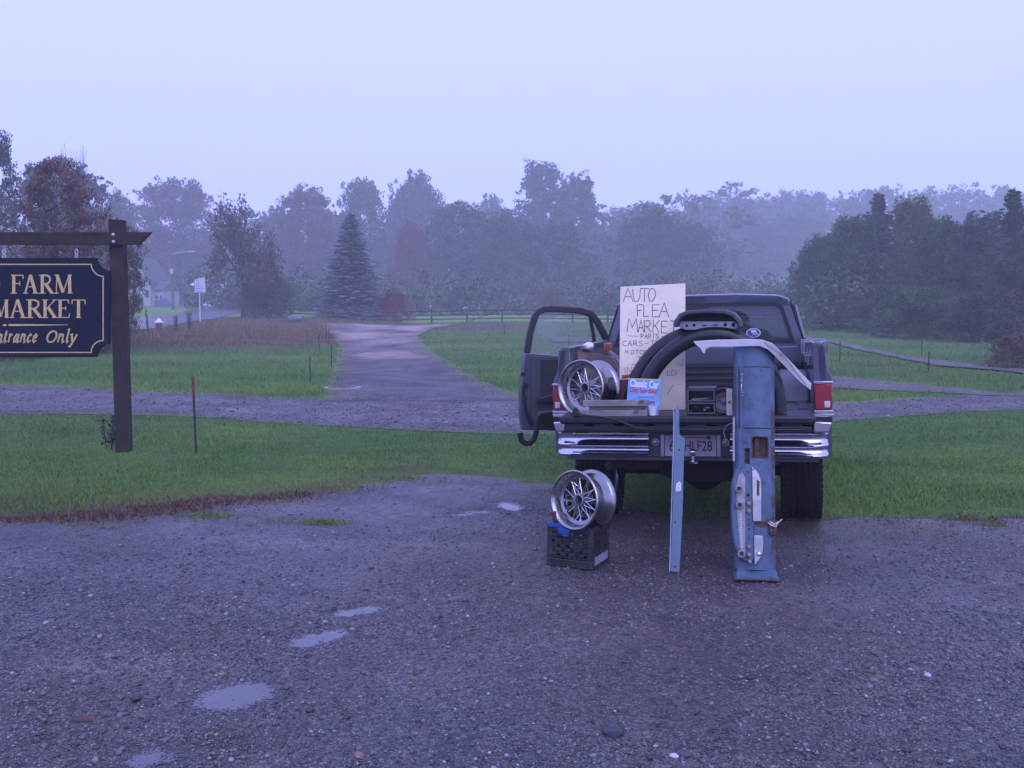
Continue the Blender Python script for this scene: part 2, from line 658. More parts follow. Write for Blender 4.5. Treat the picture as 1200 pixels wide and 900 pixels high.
# --- the gravel lane that crosses behind the truck, the track to the field, two tracks on the right
lane_far = smooth_line(resample([(-60, 27), (-28, 24.5)] + gline([(0, 450), (140, 456), (300, 464), (380, 467), (480, 466), (600, 466), (760, 470), (975, 471), (1070, 466.5), (1130, 463.5), (1200, 459)]) + [(26, 24.5), (60, 29)], 260), 3)
lane_near = smooth_line(resample([(-60, 21), (-26, 18)] + gline([(0, 485), (140, 487), (300, 493), (450, 503), (610, 512), (780, 508), (975, 494), (1100, 485), (1200, 479)]) + [(22, 19.5), (60, 22)], 260), 3)
lane_far, lane_near = edge_noise(lane_far, 0.22, 1), edge_noise(lane_near, 0.16, 2)
trk_l = edge_noise(resample(gline([(372, 470), (384, 461), (387, 445), (393, 425), (397, 405), (388, 392), (378, 383), (376, 378.5)]), 160), 0.09, 8)
trk_r = edge_noise(resample(gline([(628, 470), (612, 464), (570, 448), (527, 425), (499, 405), (490, 394), (505, 386), (540, 379.5)]), 160), 0.10, 9)
br_far = edge_noise(resample([(2.0, 29.5), (6.0, 28)] + gline([(977, 441), (1035, 447), (1118, 455), (1165, 460), (1230, 463)]), 120), 0.12, 10)
br_near = edge_noise(resample([(2.0, 24.6), (6.0, 23.8)] + gline([(977, 455), (1052, 459), (1109, 461.5), (1165, 464), (1230, 466)]), 120), 0.12, 11)
tr_far = edge_noise(resample([(2, 52)] + gline([(900, 392), (971, 399), (1005, 405.5), (1078, 421.5), (1165, 431), (1240, 437)]) + [(40, 27)], 140), 0.12, 12)
tr_near = edge_noise(resample([(2, 47)] + gline([(900, 395), (975, 402), (1027, 415), (1092, 429), (1163, 435), (1240, 443)]) + [(40, 24)], 140), 0.12, 13)
road_a = resample([(-17.0, 20), (-18.2, 40), (-18.8, 48), (-22.5, 70), (-26, 92), (-31, 120), (-40, 160)], 120)
road_b = resample([(-24.0, 20), (-25.2, 40), (-26, 48), (-29.5, 70), (-33, 92), (-38, 120), (-47, 160)], 120)
POLYS = [np.vstack([a, b[::-1]]) for a, b in ((lane_far, lane_near), (trk_l, trk_r), (br_far, br_near), (tr_far, tr_near), (road_a, road_b))]


def bare(x, y):
    """true on gravel, tracks and road"""
    m = y < lot_y(x)
    for P in POLYS:
        m |= inside(P, x, y)
    return m


def dist_poly(P, x, y):
    d = np.full(x.shape, 1e9)
    for q in P[::2]:
        d = np.minimum(d, (x - q[0]) ** 2 + (y - q[1]) ** 2)
    return np.sqrt(d)


GREEN = np.array([0.078, 0.182, 0.030])
LIGHTG = np.array([0.158, 0.262, 0.042])
BROWN = np.array([0.078, 0.044, 0.030])
DRY = np.array([0.20, 0.125, 0.062])


def grass_col(x, y, rng=None):
    n1 = vnoise(x * 0.55, y * 0.55, 21)[:, None]
    n2 = vnoise(x * 2.1, y * 2.1, 22)[:, None]
    c = GREEN + (LIGHTG - GREEN) * np.clip(0.32 + 0.42 * n1 + 0.25 * n2, 0, 1)
    # dry brown strip along the lot's edge, mostly on the left
    e = y - lot_y(x)
    b = np.clip(1.6 * np.exp(-np.clip(e, 0, 9) / np.where(x < -0.8, 0.50, 0.22)) * np.clip(0.70 + 1.0 * vnoise(x * 1.3, y * 2, 23), 0, 1.2), 0, 1) * np.where(x < 0.6, 1.0, 0.5)
    # dry bank below the road and rough field at the far end
    bank = sstep(0, 7, y - 30 - 1.5 * np.clip(x + 16, 0, 99)) * sstep(4, 8, -x) * (1 - sstep(88, 100, y))
    rough = sstep(52, 82, y) * (0.45 + 0.4 * vnoise(x * 0.3, y * 0.12, 24)) * sstep(-24, -5, -np.abs(x + 2))
    fieldb = 0.5 * np.clip(vnoise(x * 0.35, y * 0.25, 25) - 0.35, 0, 1) * sstep(24, 34, y)
    b = np.clip(np.maximum.reduce([b, 0.85 * bank, rough, fieldb]), 0, 1) * (1 - sstep(84, 87, y))
    b = b[:, None]
    c = c * (1 + 0.9 * (sstep(84, 87, y) * (1 - sstep(125, 140, y)))[:, None])
    mixb = BROWN + (DRY - BROWN) * np.clip(0.5 + 0.6 * n2, 0, 1) * (0.25 + 0.75 * sstep(18, 34, y))[:, None]
    return c * (1 - b) + mixb * b


# --- ground: one sheet
def warp(a, b, n, c=0.0, k=4.0):
    t = np.linspace(-1, 1, n)
    s = np.sinh(t * k) / math.sinh(k)
    return np.where(s < 0, c + s * (c - a), c + s * (b - c))


gx = warp(-340, 340, 330, 0, 6.0)
gy = warp(-60, 415, 380, 9, 6.4)
GX, GY = np.meshgrid(gx, gy)
fx, fy = GX.ravel(), GY.ravel()
gz = H(fx, fy) - 0.15 * sstep(0.25, 0.9, lot_y(fx) - fy)
nxg, nyg = len(gx), len(gy)
ii = (np.arange(nyg - 1)[:, None] * nxg + np.arange(nxg - 1)[None]).ravel()
gf = np.c_[ii, ii + 1, ii + 1 + nxg, ii + nxg]


def ground_mat(name, gravelly, bs=0.75, r0=0.30, r1=0.60, spv=0.5):
    m = bpy.data.materials.new(name)
    m.use_nodes = True
    n, l = m.node_tree.nodes, m.node_tree.links
    b = n['Principled BSDF']
    tc = n.new('ShaderNodeTexCoord')
    a = n.new('ShaderNodeAttribute')
    a.attribute_name = 'col'
    src = a.outputs['Color']

    def mul(src, fac_out, lo, hi, fmin=0.3, fmax=0.7):
        mr = n.new('ShaderNodeMapRange')
        mr.inputs['From Min'].default_value, mr.inputs['From Max'].default_value = fmin, fmax
        mr.inputs['To Min'].default_value, mr.inputs['To Max'].default_value = lo, hi
        l.new(fac_out, mr.inputs['Value'])
        mx = n.new('ShaderNodeMix')
        mx.data_type = 'RGBA'
        mx.blend_type = 'MULTIPLY'
        mx.inputs['Factor'].default_value = 1
        l.new(src, mx.inputs['A'])
        l.new(mr.outputs['Result'], mx.inputs['B'])
        return mx.outputs['Result']

    def noise(sc, det=6, rough=0.6):
        z = n.new('ShaderNodeTexNoise')
        z.inputs['Scale'].default_value, z.inputs['Detail'].default_value, z.inputs['Roughness'].default_value = sc, det, rough
        l.new(tc.outputs['Object'], z.inputs['Vector'])
        return z.outputs['Fac']

    bp = n.new('ShaderNodeBump')
    if gravelly:
        hs = None
        for sc, lo, hi, st in ((48, 0.62, 1.5, 1.0), (115, 0.50, 1.65, 0.6)):
            v = n.new('ShaderNodeTexVoronoi')
            v.inputs['Scale'].default_value = sc
            l.new(tc.outputs['Object'], v.inputs['Vector'])
            sp = n.new('ShaderNodeSeparateColor')
            l.new(v.outputs['Color'], sp.inputs['Color'])
            src = mul(src, sp.outputs['Red'], lo, hi, 0.05, 0.95)
            if hs is None:
                hs = v.outputs['Distance']
            else:
                ad = n.new('ShaderNodeMath')
                ad.operation = 'ADD'
                l.new(hs, ad.inputs[0])
                l.new(v.outputs['Distance'], ad.inputs[1])
                hs = ad.outputs[0]
            # a sprinkle of pale chips
            if sc == 115:
                mr = n.new('ShaderNodeMapRange')
                mr.inputs['From Min'].default_value, mr.inputs['From Max'].default_value = 0.965, 0.99
                l.new(sp.outputs['Green'], mr.inputs['Value'])
                mx = n.new('ShaderNodeMix')
                mx.data_type = 'RGBA'
                l.new(mr.outputs['Result'], mx.inputs['Factor'])
                l.new(src, mx.inputs['A'])
                mx.inputs['B'].default_value = (0.26, 0.235, 0.22, 1)
                src = mx.outputs['Result']
        src = mul(src, noise(1.6), 0.72, 1.3)
        src = mul(src, noise(9), 0.82, 1.2)
        bp.inputs['Strength'].default_value = bs
        bp.inputs['Distance'].default_value = 0.008
        bp.invert = True
        l.new(hs, bp.inputs['Height'])
        # damp: glossier where the fines lie
        mr = n.new('ShaderNodeMapRange')
        mr.inputs['From Min'].default_value, mr.inputs['From Max'].default_value = 0.38, 0.62
        mr.inputs['To Min'].default_value, mr.inputs['To Max'].default_value = r0, r1
        l.new(noise(1.1, 5), mr.inputs['Value'])
        l.new(mr.outputs['Result'], b.inputs['Roughness'])
        b.inputs['Specular IOR Level'].default_value = spv
    else:
        src = mul(src, noise(3), 0.75, 1.25)
        src = mul(src, noise(28), 0.6, 1.4)
        b.inputs['Roughness'].default_value = 0.9
        b.inputs['Specular IOR Level'].default_value = 0.2
        bp.inputs['Strength'].default_value = 0.8
        bp.inputs['Distance'].default_value = 0.04
        l.new(noise(22), bp.inputs['Height'])
    l.new(bp.outputs['Normal'], b.inputs['Normal'])
    l.new(src, b.inputs['Base Color'])
    return m


soil_mat = ground_mat('lawn_soil', False)
gravel_mat = ground_mat('damp_gravel', True, 1.0)
lane_mat = ground_mat('lane_gravel', True, 0.12, 0.7, 0.95, 0.12)
gcol = grass_col(fx, fy) * 0.70
tag(link('ground', np_mesh('ground', np.c_[fx, fy, gz], gf, soil_mat, gcol, True)), kind='structure')


def strip(name, A, B, nv, off, colfn, relief=None):
    n = len(A)
    t = np.linspace(0, 1, nv)
    x = A[:, 0][:, None] * (1 - t) + B[:, 0][:, None] * t
    y = A[:, 1][:, None] * (1 - t) + B[:, 1][:, None] * t
    x, y = x.ravel(), y.ravel()
    tt = np.tile(t, n)
    z = H(x, y) + (0.013 + (off - 0.013) * sstep(26, 45, y) if name == 'dirt_track' else off)
    if relief is not None:
        z = z + relief(x, y)
    idx = (np.arange(n - 1)[:, None] * nv + np.arange(nv - 1)[None]).ravel()
    f = np.c_[idx, idx + nv, idx + nv + 1, idx + 1]
    p0, p1, p3 = (np.array([x[f[len(f) // 2][k]], y[f[len(f) // 2][k]]]) for k in (0, 1, 3))
    if np.cross(p1 - p0, p3 - p0) < 0:
        f = f[:, ::-1]
    return tag(link(name, np_mesh(name, np.c_[x, y, z], f, lane_mat if colfn is not None else asphalt, colfn(x, y, tt) if colfn is not None else None, True)), kind='structure')


G_GREY = np.array([0.070, 0.063, 0.065])
G_BROWN = np.array([0.076, 0.058, 0.052])
G_SOIL = np.array([0.068, 0.046, 0.036])


PUDDLES = [('puddle', [(275, 814, 46, 17), (262, 822, 30, 12), (300, 812, 22, 9)], 'shallow puddle'),
           ('puddle', [(374, 748, 34, 8), (355, 755, 18, 6), (395, 741, 16, 5)], ''),
           ('puddle', [(418, 717, 28, 5.5), (402, 720, 15, 4), (436, 713, 14, 4)], ''),
           ('puddle', [(188, 886, 40, 14), (165, 892, 22, 9)], ''),
           ('puddle', [(592, 592, 18, 4.5), (603, 596, 12, 4)], ''),
           ('puddle', [(560, 600, 26, 2.6), (540, 604, 22, 2.2)], '')]
PLV = (1.0, 0.95, 0.85, 0.72, 0.9, 0.75)
PUD = []
for _, el, _n in PUDDLES:
    q = []
    for cx, cy, rx, ry in el:
        c0, c1, c2 = gp(cx, cy), gp(cx + rx, cy), gp(cx, cy - ry)
        q.append((c0.x, c0.y, (c1 - c0).length, (c2 - c0).length))
    PUD.append(q)


def pud_field(q, x, y):
    s = 0
    for cx, cy, rx, ry in q:
        s = s + np.exp(-1.1 * (((x - cx) / rx) ** 2 + ((y - cy) / ry) ** 2))
    return s + 0.06 * vnoise(x * 22, y * 22, 44)


def lot_col(x, y, t):
    n = vnoise(x * 0.8, y * 0.8, 31)
    n2 = vnoise(x * 2.6, y * 1.6, 32)
    k = np.clip(0.45 + 0.45 * n + 0.3 * n2 + 0.25 * sstep(0, 3, x) , 0, 1)[:, None]
    c = G_GREY * (1 - k) + G_BROWN * k
    # packed wheel tracks curving across, and loose darker drifts
    yy = y - 0.035 * (x - 1.5) ** 2
    band = np.exp(-((yy - 5.55) / 0.16) ** 2) + np.exp(-((yy - 4.25) / 0.14) ** 2) + 0.7 * np.exp(-((y + 0.10 * x - 7.0) / 0.13) ** 2)
    c = c * (1 + 0.22 * (band * np.clip(0.7 + 0.5 * n2, 0, 1))[:, None]) * (1 + 0.16 * vnoise(x * 1.1, y * 3.4, 33)[:, None])
    for q in PUD:
        w = sstep(0.10, 0.36, pud_field(q, x, y))[:, None]
        c = c * (1 - 0.45 * w)
    e = lot_y(x) - y
    s = (np.exp(-np.clip(e, 0, 20) / 0.5) * np.clip(0.7 + 0.5 * n2, 0, 1))[:, None]
    return c * (1 - s) + G_SOIL * s


def lot_relief(x, y):
    near = 1 - sstep(12, 20, np.hypot(x, y))
    z = near * (0.010 * vnoise(x * 1.2, y * 1.2, 41) + 0.006 * vnoise(x * 4, y * 4, 42) + 0.003 * vnoise(x * 11, y * 11, 43))
    for q in PUD:
        s = pud_field(q, x, y)
        z = z * (1 - sstep(0.02, 0.25, s)) - 0.006 * sstep(0.02, 0.4, s)
    return z


_t = np.linspace(-1, 1, 420)
lot_x = np.sinh(_t * 3.6) / math.sinh(3.6) * 70
A = np.c_[lot_x, lot_y(lot_x)]
# rows crowd towards the far half that the camera sees
n_ = len(A)
rows = np.r_[np.linspace(0, 6.5, 190), np.geomspace(6.7, 42, 24)]
X_ = np.repeat(A[:, 0], len(rows))
Y_ = (A[:, 1][:, None] - rows[None]).ravel()
Z_ = H(X_, Y_) + 0.004 + lot_relief(X_, Y_)
nv = len(rows)
idx = (np.arange(n_ - 1)[:, None] * nv + np.arange(nv - 1)[None]).ravel()
tag(link('gravel_lot', np_mesh('gravel_lot', np.c_[X_, Y_, Z_], np.c_[idx, idx + 1, idx + nv + 1, idx + nv], gravel_mat, lot_col(X_, Y_, None), True)), kind='structure')


def fringe(c, x, y, t, w, seed):
    """grass and soil creeping in from both edges"""
    e = np.minimum(t, 1 - t)
    k = np.clip(1.25 * np.exp(-e / w) + 0.45 * vnoise(x * 1.7, y * 1.1, seed) - 0.25, 0, 1)[:, None] * np.exp(-e / (w * 2.2))[:, None]
    k = np.clip(k * 1.6, 0, 1)
    g = grass_col(x, y) * 0.62 + np.array([0.045, 0.030, 0.022]) * 0.5
    return c * (1 - k) + g * k


def lane_col(x, y, t):
    n = vnoise(x * 0.6, y * 0.9, 51)
    k = np.clip(0.3 + 0.4 * n, 0, 1)[:, None]
    c = np.array([0.098, 0.090, 0.092]) * (1 - k) + np.array([0.088, 0.070, 0.062]) * k
    rut = np.exp(-((t - 0.32) / 0.10) ** 2) + np.exp(-((t - 0.68) / 0.10) ** 2)
    c = c * (1 + 0.20 * rut[:, None]) * (1 + 0.12 * vnoise(x * 2.3, y * 3.1, 57)[:, None])
    return fringe(c, x, y, t, 0.045, 54)


def track_col(x, y, t):
    n = vnoise(x * 0.9, y * 0.45, 52)
    n3 = vnoise(x * 1.9, y * 0.8, 58)
    sand = np.clip(sstep(35, 52, y) * (0.55 + 0.55 * n + 0.3 * n3) + 0.55 * sstep(0.35, 0.8, n) * sstep(26, 30, y), 0, 1)[:, None]
    g = np.array([0.088, 0.078, 0.080]) * (1 + 0.16 * n3[:, None])
    c = g * (1 - sand) + np.array([0.31, 0.225, 0.175]) * sand
    worn = np.clip(1.2 - np.minimum(t, 1 - t) / 0.16, 0, 1)[:, None] * np.clip(0.6 + 0.6 * n3, 0, 1)[:, None]
    c = c * (1 - 0.8 * worn) + np.array([0.135, 0.090, 0.062]) * 0.8 * worn
    return fringe(c, x, y, t, 0.07, 55)


def side_col(x, y, t):
    n = vnoise(x * 0.7, y * 0.7, 53)[:, None]
    c = np.array([0.110, 0.088, 0.085]) + 0.015 * n
    return fringe(c, x, y, t, 0.10, 56)


asphalt = mat('wet_asphalt', (0.13, 0.13, 0.135), 0.18, 0, 0.1, 0.6, bump=0.05, bscale=30)
strip('gravel_lane', lane_near, lane_far, 30, 0.008, lane_col)
strip('dirt_track', trk_l, trk_r, 34, 0.040, track_col)
strip('side_track', br_near, br_far, 12, 0.020, side_col)
strip('far_track', tr_near, tr_far, 14, 0.050, side_col)
strip('asphalt_road', road_b, road_a, 10, 0.05, None)

# --- puddles lying in the lot's hollows: the film of water thins out raggedly at its rim
water = bpy.data.materials.new('puddle_water')
water.use_nodes = True
n, l = water.node_tree.nodes, water.node_tree.links
pb_ = n['Principled BSDF']
pb_.inputs['Base Color'].default_value = (0.060, 0.052, 0.050, 1)
pb_.inputs['Roughness'].default_value = 0.05
pb_.inputs['Specular IOR Level'].default_value = 0.75
at_ = n.new('ShaderNodeAttribute')
at_.attribute_name = 'col'
tc_ = n.new('ShaderNodeTexCoord')
last = at_.outputs['Fac']
for sc_, amp in ((26, 1.5), (80, 1.9), (230, 1.4)):
    nz_ = n.new('ShaderNodeTexNoise')
    nz_.inputs['Scale'].default_value, nz_.inputs['Detail'].default_value = sc_, 4
    l.new(tc_.outputs['Object'], nz_.inputs['Vector'])
    ma = n.new('ShaderNodeMath')
    ma.operation = 'MULTIPLY_ADD'
    ma.inputs[1].default_value = amp
    l.new(nz_.outputs['Fac'], ma.inputs[0])
    l.new(last, ma.inputs[2])
    last = ma.outputs[0]
mr_ = n.new('ShaderNodeMapRange')
mr_.interpolation_type = 'SMOOTHSTEP'
mr_.inputs['From Min'].default_value, mr_.inputs['From Max'].default_value = 2.90, 3.22
l.new(last, mr_.inputs['Value'])
tr_ = n.new('ShaderNodeBsdfTransparent')
mx_ = n.new('ShaderNodeMixShader')
l.new(mr_.outputs['Result'], mx_.inputs[0])
l.new(tr_.outputs[0], mx_.inputs[1])
l.new(pb_.outputs[0], mx_.inputs[2])
l.new(mx_.outputs[0], n['Material Output'].inputs['Surface'])
for k, q in enumerate(PUD):
    cx, cy = np.mean([e[0] for e in q]), np.mean([e[1] for e in q])
    Rm = max(e[2] + abs(e[0] - cx) for e in q) * 1.7
    Rn = max(e[3] + abs(e[1] - cy) for e in q) * 1.7
    nx_, ny_ = 60, 44
    px_, py_ = np.meshgrid(np.linspace(cx - Rm, cx + Rm, nx_), np.linspace(cy - Rn, cy + Rn, ny_))
    px_, py_ = px_.ravel(), py_.ravel()
    fld = pud_field(q, px_, py_)
    b0 = (np.arange(ny_ - 1)[:, None] * nx_ + np.arange(nx_ - 1)[None]).ravel()
    f = np.c_[b0, b0 + 1, b0 + nx_ + 1, b0 + nx_]
    f = f[(fld[f] > 0.12).any(1)]
    used = np.unique(f)
    rm = np.full(nx_ * ny_, -1)
    rm[used] = np.arange(len(used))
    zz = H(px_[used], py_[used]) + 0.004 + lot_relief(px_[used], py_[used]) + 0.0022
    c3 = np.repeat(np.clip(fld[used] * PLV[k], 0, 1.3)[:, None], 3, 1)
    tag(link('puddle', np_mesh('puddle', np.c_[px_[used], py_[used], zz], rm[f], water, c3, True)), kind='structure')

# --- loose gravel: the stones that lie on the lot
rng = np.random.RandomState(11)


def ico():
    t = (1 + 5 ** 0.5) / 2
    v = np.array([(-1, t, 0), (1, t, 0), (-1, -t, 0), (1, -t, 0), (0, -1, t), (0, 1, t), (0, -1, -t), (0, 1, -t), (t, 0, -1), (t, 0, 1), (-t, 0, -1), (-t, 0, 1)], float)
    f = np.array([(0, 11, 5), (0, 5, 1), (0, 1, 7), (0, 7, 10), (0, 10, 11), (1, 5, 9), (5, 11, 4), (11, 10, 2), (10, 7, 6), (7, 1, 8), (3, 9, 4), (3, 4, 2), (3, 2, 6), (3, 6, 8), (3, 8, 9), (4, 9, 5), (2, 4, 11), (6, 2, 10), (8, 6, 7), (9, 8, 1)])
    return v / np.linalg.norm(v[0]), f


IV, IF = ico()


def scatter_stones(name, x, y, r, z, cols):
    n = len(x)
    sc = r[:, None] * rng.uniform(0.65, 1.35, (n, 3)) * np.array([1, 1, 0.62])
    a = rng.uniform(0, 2 * PI, n)
    V = IV[None] * rng.uniform(0.78, 1.18, (n, len(IV), 1)) * sc[:, None]
    ca, sa = np.cos(a)[:, None], np.sin(a)[:, None]
    vx = V[..., 0] * ca - V[..., 1] * sa + x[:, None]
    vy = V[..., 0] * sa + V[..., 1] * ca + y[:, None]
    vz = V[..., 2] + z[:, None]
    vv = np.stack([vx, vy, vz], -1).reshape(-1, 3)
    ff = (IF[None] + (np.arange(n) * len(IV))[:, None, None]).reshape(-1, 3)
    return np_mesh(name, vv, ff, pebble, np.repeat(cols, len(IV), 0), False)


OV = np.array([(1, 0, 0), (0, 1, 0), (-1, 0, 0), (0, -1, 0), (0, 0, 1), (0, 0, -1)], float)
OF = np.array([(0, 1, 4), (1, 2, 4), (2, 3, 4), (3, 0, 4), (1, 0, 5), (2, 1, 5), (3, 2, 5), (0, 3, 5)])


def lot_stones(N, far, rmu, rlo, rhi, dens):
    y = 1 / rng.uniform(1 / far, 1 / 3.2, N)
    x = rng.uniform(-0.60, 0.60, N) * y
    keep = (y < lot_y(x) - 0.03)
    clump = vnoise(x * 0.9, y * 1.6, 61) + 0.6 * vnoise(x * 3, y * 3, 62)
    keep &= rng.rand(N) < np.clip(dens + 0.42 * clump, 0.10, 1) * (1 - 0.75 * np.exp(-np.clip(lot_y(x) - y, 0, 9) / 0.6))
    for q in PUD:
        sq = pud_field(q, x, y)
        keep &= rng.rand(N) < np.where(sq < 0.30, 1, np.clip(0.75 - 1.0 * sq, 0.03, 1))
    x, y = x[keep], y[keep]
    r = np.clip(rng.lognormal(rmu, 0.40, len(x)), rlo, rhi) * (0.80 + 0.06 * y)
    pc = pal[rng.choice(9, len(x), p=[0.26, 0.17, 0.18, 0.10, 0.08, 0.075, 0.035, 0.08, 0.02])] * rng.uniform(0.5, 1.6, (len(x), 1))
    return x, y, r, H(x, y) + 0.004 + lot_relief(x, y) + r * 0.2, pc


pal = np.array([(0.085, 0.082, 0.086), (0.060, 0.058, 0.064), (0.125, 0.118, 0.120), (0.035, 0.033, 0.036), (0.125, 0.088, 0.062), (0.21, 0.20, 0.20), (0.125, 0.066, 0.046), (0.080, 0.082, 0.096), (0.22, 0.21, 0.205)])
x, y, r, z, pc = lot_stones(32000, 9.5, -5.14, 0.0042, 0.016, 0.46)
tag(link('gravel', scatter_stones('gravel', x, y, r, z, pc)), 'loose mixed gravel stones lying over the damp parking lot', None, None, 'stuff')
IVb, IFb = IV, IF
IV, IF = OV * np.array([1.15, 1.15, 1.1]), OF
x, y, r, z, pc = lot_stones(135000, 10.5, -5.72, 0.0022, 0.007, 0.62)
tag(link('fine_gravel', scatter_stones('fine_gravel', x, y, r, z, pc)), 'fine grit strewn between the larger stones of the parking lot', None, None, 'stuff')
IV, IF = IVb, IFb

# gravel of the lane behind the truck, sparser
N = 9000
y = 1 / rng.uniform(1 / 26, 1 / 14, N)
x = rng.uniform(-0.62, 0.62, N) * y
m = inside(POLYS[0], x, y)
x, y = x[m], y[m]
r = np.clip(rng.lognormal(-4.3, 0.4, len(x)), 0.008, 0.04)
pc = pal[rng.choice(9, len(x), p=[0.24, 0.14, 0.2, 0.06, 0.10, 0.14, 0.04, 0.06, 0.02])]
tag(link('lane_gravel', scatter_stones('lane_gravel', x, y, r, H(x, y) + 0.012 + r * 0.1, pc)), 'loose gravel stones lying over the lane behind the truck', None, None, 'stuff')


# --- grass
def grass_blades(name, x, y, h, w, lean, col, label, z0=None):
    n = len(x)
    a = rng.uniform(0, 2 * PI, n)
    b = rng.uniform(0, 2 * PI, n)
    z = H(x, y) - 0.005 if z0 is None else z0
    dx, dy = np.cos(a) * w / 2, np.sin(a) * w / 2
    lx_, ly2 = np.cos(b) * lean * h, np.sin(b) * lean * h
    v = np.empty((n, 5, 3))
    v[:, 0] = np.c_[x - dx, y - dy, z]
    v[:, 1] = np.c_[x + dx, y + dy, z]
    v[:, 2] = np.c_[x - dx * 0.7 + lx_ * 0.35, y - dy * 0.7 + ly2 * 0.35, z + h * 0.55]
    v[:, 3] = np.c_[x + dx * 0.7 + lx_ * 0.35, y + dy * 0.7 + ly2 * 0.35, z + h * 0.55]
    v[:, 4] = np.c_[x + lx_, y + ly2, z + h]
    o = (np.arange(n) * 5)[:, None]
    f = np.concatenate([o + np.array([[0, 1, 3]]), o + np.array([[0, 3, 2]]), o + np.array([[2, 3, 4]])])
    return tag(link(name, np_mesh(name, v.reshape(-1, 3), f, blades, np.repeat(col, 5, 0))), label, None, None, 'stuff')


N = 200000
y = 1 / rng.uniform(1 / 20.5, 1 / 7.35, N)
x = rng.uniform(-0.72, 0.72, N) * y
m = ~bare(x + rng.normal(0, 0.10, N), y + rng.normal(0, 0.16, N))
e = y - lot_y(x)
thin = np.clip(e / 0.7 + 0.22 + 0.6 * vnoise(x * 2.2, y * 2.2, 71), 0.03, 1)
m &= rng.rand(N) < thin
x, y = x[m], y[m]
n = len(x)
hh = rng.uniform(0.016, 0.045, n) * np.clip(0.45 + (y - lot_y(x)) / 0.9, 0.45, 1) * (1 + 0.45 * vnoise(x * 1.5, y * 1.5, 72))
cc = grass_col(x, y) * rng.uniform(0.65, 1.4, (n, 1))
dead = rng.rand(n) < 0.07
cc[dead] = DRY * rng.uniform(0.7, 1.3, (dead.sum(), 1))
grass_blades('grass', x, y, hh, 0.0068 * (y / 8.5), rng.uniform(0.15, 0.9, n), cc, 'short wet lawn grass between the lot and the lane')

N = 110000
y = 1 / rng.uniform(1 / 88, 1 / 18.5, N)
x = rng.uniform(-0.6, 0.6, N) * y
m = ~bare(x + rng.normal(0, 0.30, N), y + rng.normal(0, 0.40, N)) & (y > lot_y(x) + 0.3)
x, y = x[m], y[m]
n = len(x)
cc = grass_col(x, y) * rng.uniform(0.7, 1.35, (n, 1))
grass_blades('field_grass', x, y, rng.uniform(0.04, 0.09, n) * (1 + 0.010 * y), 0.011 * (y / 18), rng.uniform(0.2, 0.9, n), cc, 'rough field grass beyond the lane up to the fence')

# tufts that creep onto the lot
tp_ = []
for cx, cy, k, rr in ((242, 606, 900, 0.13), (380, 613, 600, 0.11), (90, 617, 90, 0.08), (130, 619, 80, 0.08), (45, 613, 140, 0.10), (322, 612, 70, 0.08), (290, 615, 40, 0.06),
                      (550, 566, 160, 0.2), (640, 577, 120, 0.15), (735, 600, 160, 0.15), (1050, 622, 200, 0.35), (1150, 620, 160, 0.3), (960, 628, 120, 0.25), (215, 600, 200, 0.15), (330, 590, 200, 0.18)):
    c0 = gp(cx, cy)
    tp_.append(np.c_[rng.normal(c0.x, rr, k), rng.normal(c0.y, rr * 0.5, k)])
tp_ = np.vstack(tp_)
x, y = tp_[:, 0], tp_[:, 1]
n = len(x)
cc = (GREEN * 0.4 + LIGHTG * 0.35 + DRY * 0.3) * rng.uniform(0.6, 1.3, (n, 1))
grass_blades('grass_tufts', x, y, rng.uniform(0.012, 0.032, n), 0.006, rng.uniform(0.3, 1.1, n), cc, 'low grass tufts creeping onto the edge of the lot', H(x, y) + 0.003)

# matted dead grass where the lawn meets the lot
dp = []
for cx, cy, k, rx, ry in ((10, 611, 700, 0.30, 0.10), (60, 609, 900, 0.30, 0.10), (120, 605, 700, 0.25, 0.10), (165, 599, 900, 0.28, 0.14), (205, 597, 1500, 0.28, 0.16), (250, 590, 1200, 0.22, 0.12), (300, 584, 900, 0.25, 0.10), (345, 578, 900, 0.22, 0.10),
                          (400, 571, 500, 0.25, 0.10), (470, 562, 300, 0.25, 0.10), (380, 614, 260, 0.13, 0.06), (1060, 611, 400, 0.4, 0.12), (1150, 609, 300, 0.35, 0.12), (690, 578, 200, 0.2, 0.1)):
    c0 = gp(cx, cy)
    dp.append(np.c_[rng.normal(c0.x, rx, k), rng.normal(c0.y, ry, k)])
dp = np.vstack(dp)
x, y = dp[:, 0], dp[:, 1]
n = len(x)
kp = rng.rand(n) < np.clip(0.62 + 0.8 * vnoise(x * 2.6, y * 2.6, 84), 0.08, 1)
x, y = x[kp], y[kp]
n = len(x)
cc = np.array([0.115, 0.062, 0.044]) * rng.uniform(0.5, 1.7, (n, 1))
y_ = rng.rand(n) < 0.06
cc[y_] = np.array([0.22, 0.17, 0.04])
grass_blades('dead_grass', x, y, rng.uniform(0.012, 0.045, n), 0.008, rng.uniform(0.5, 1.8, n), cc, 'matted brown dead grass where the lawn meets the gravel lot', H(x, y) + 0.004)

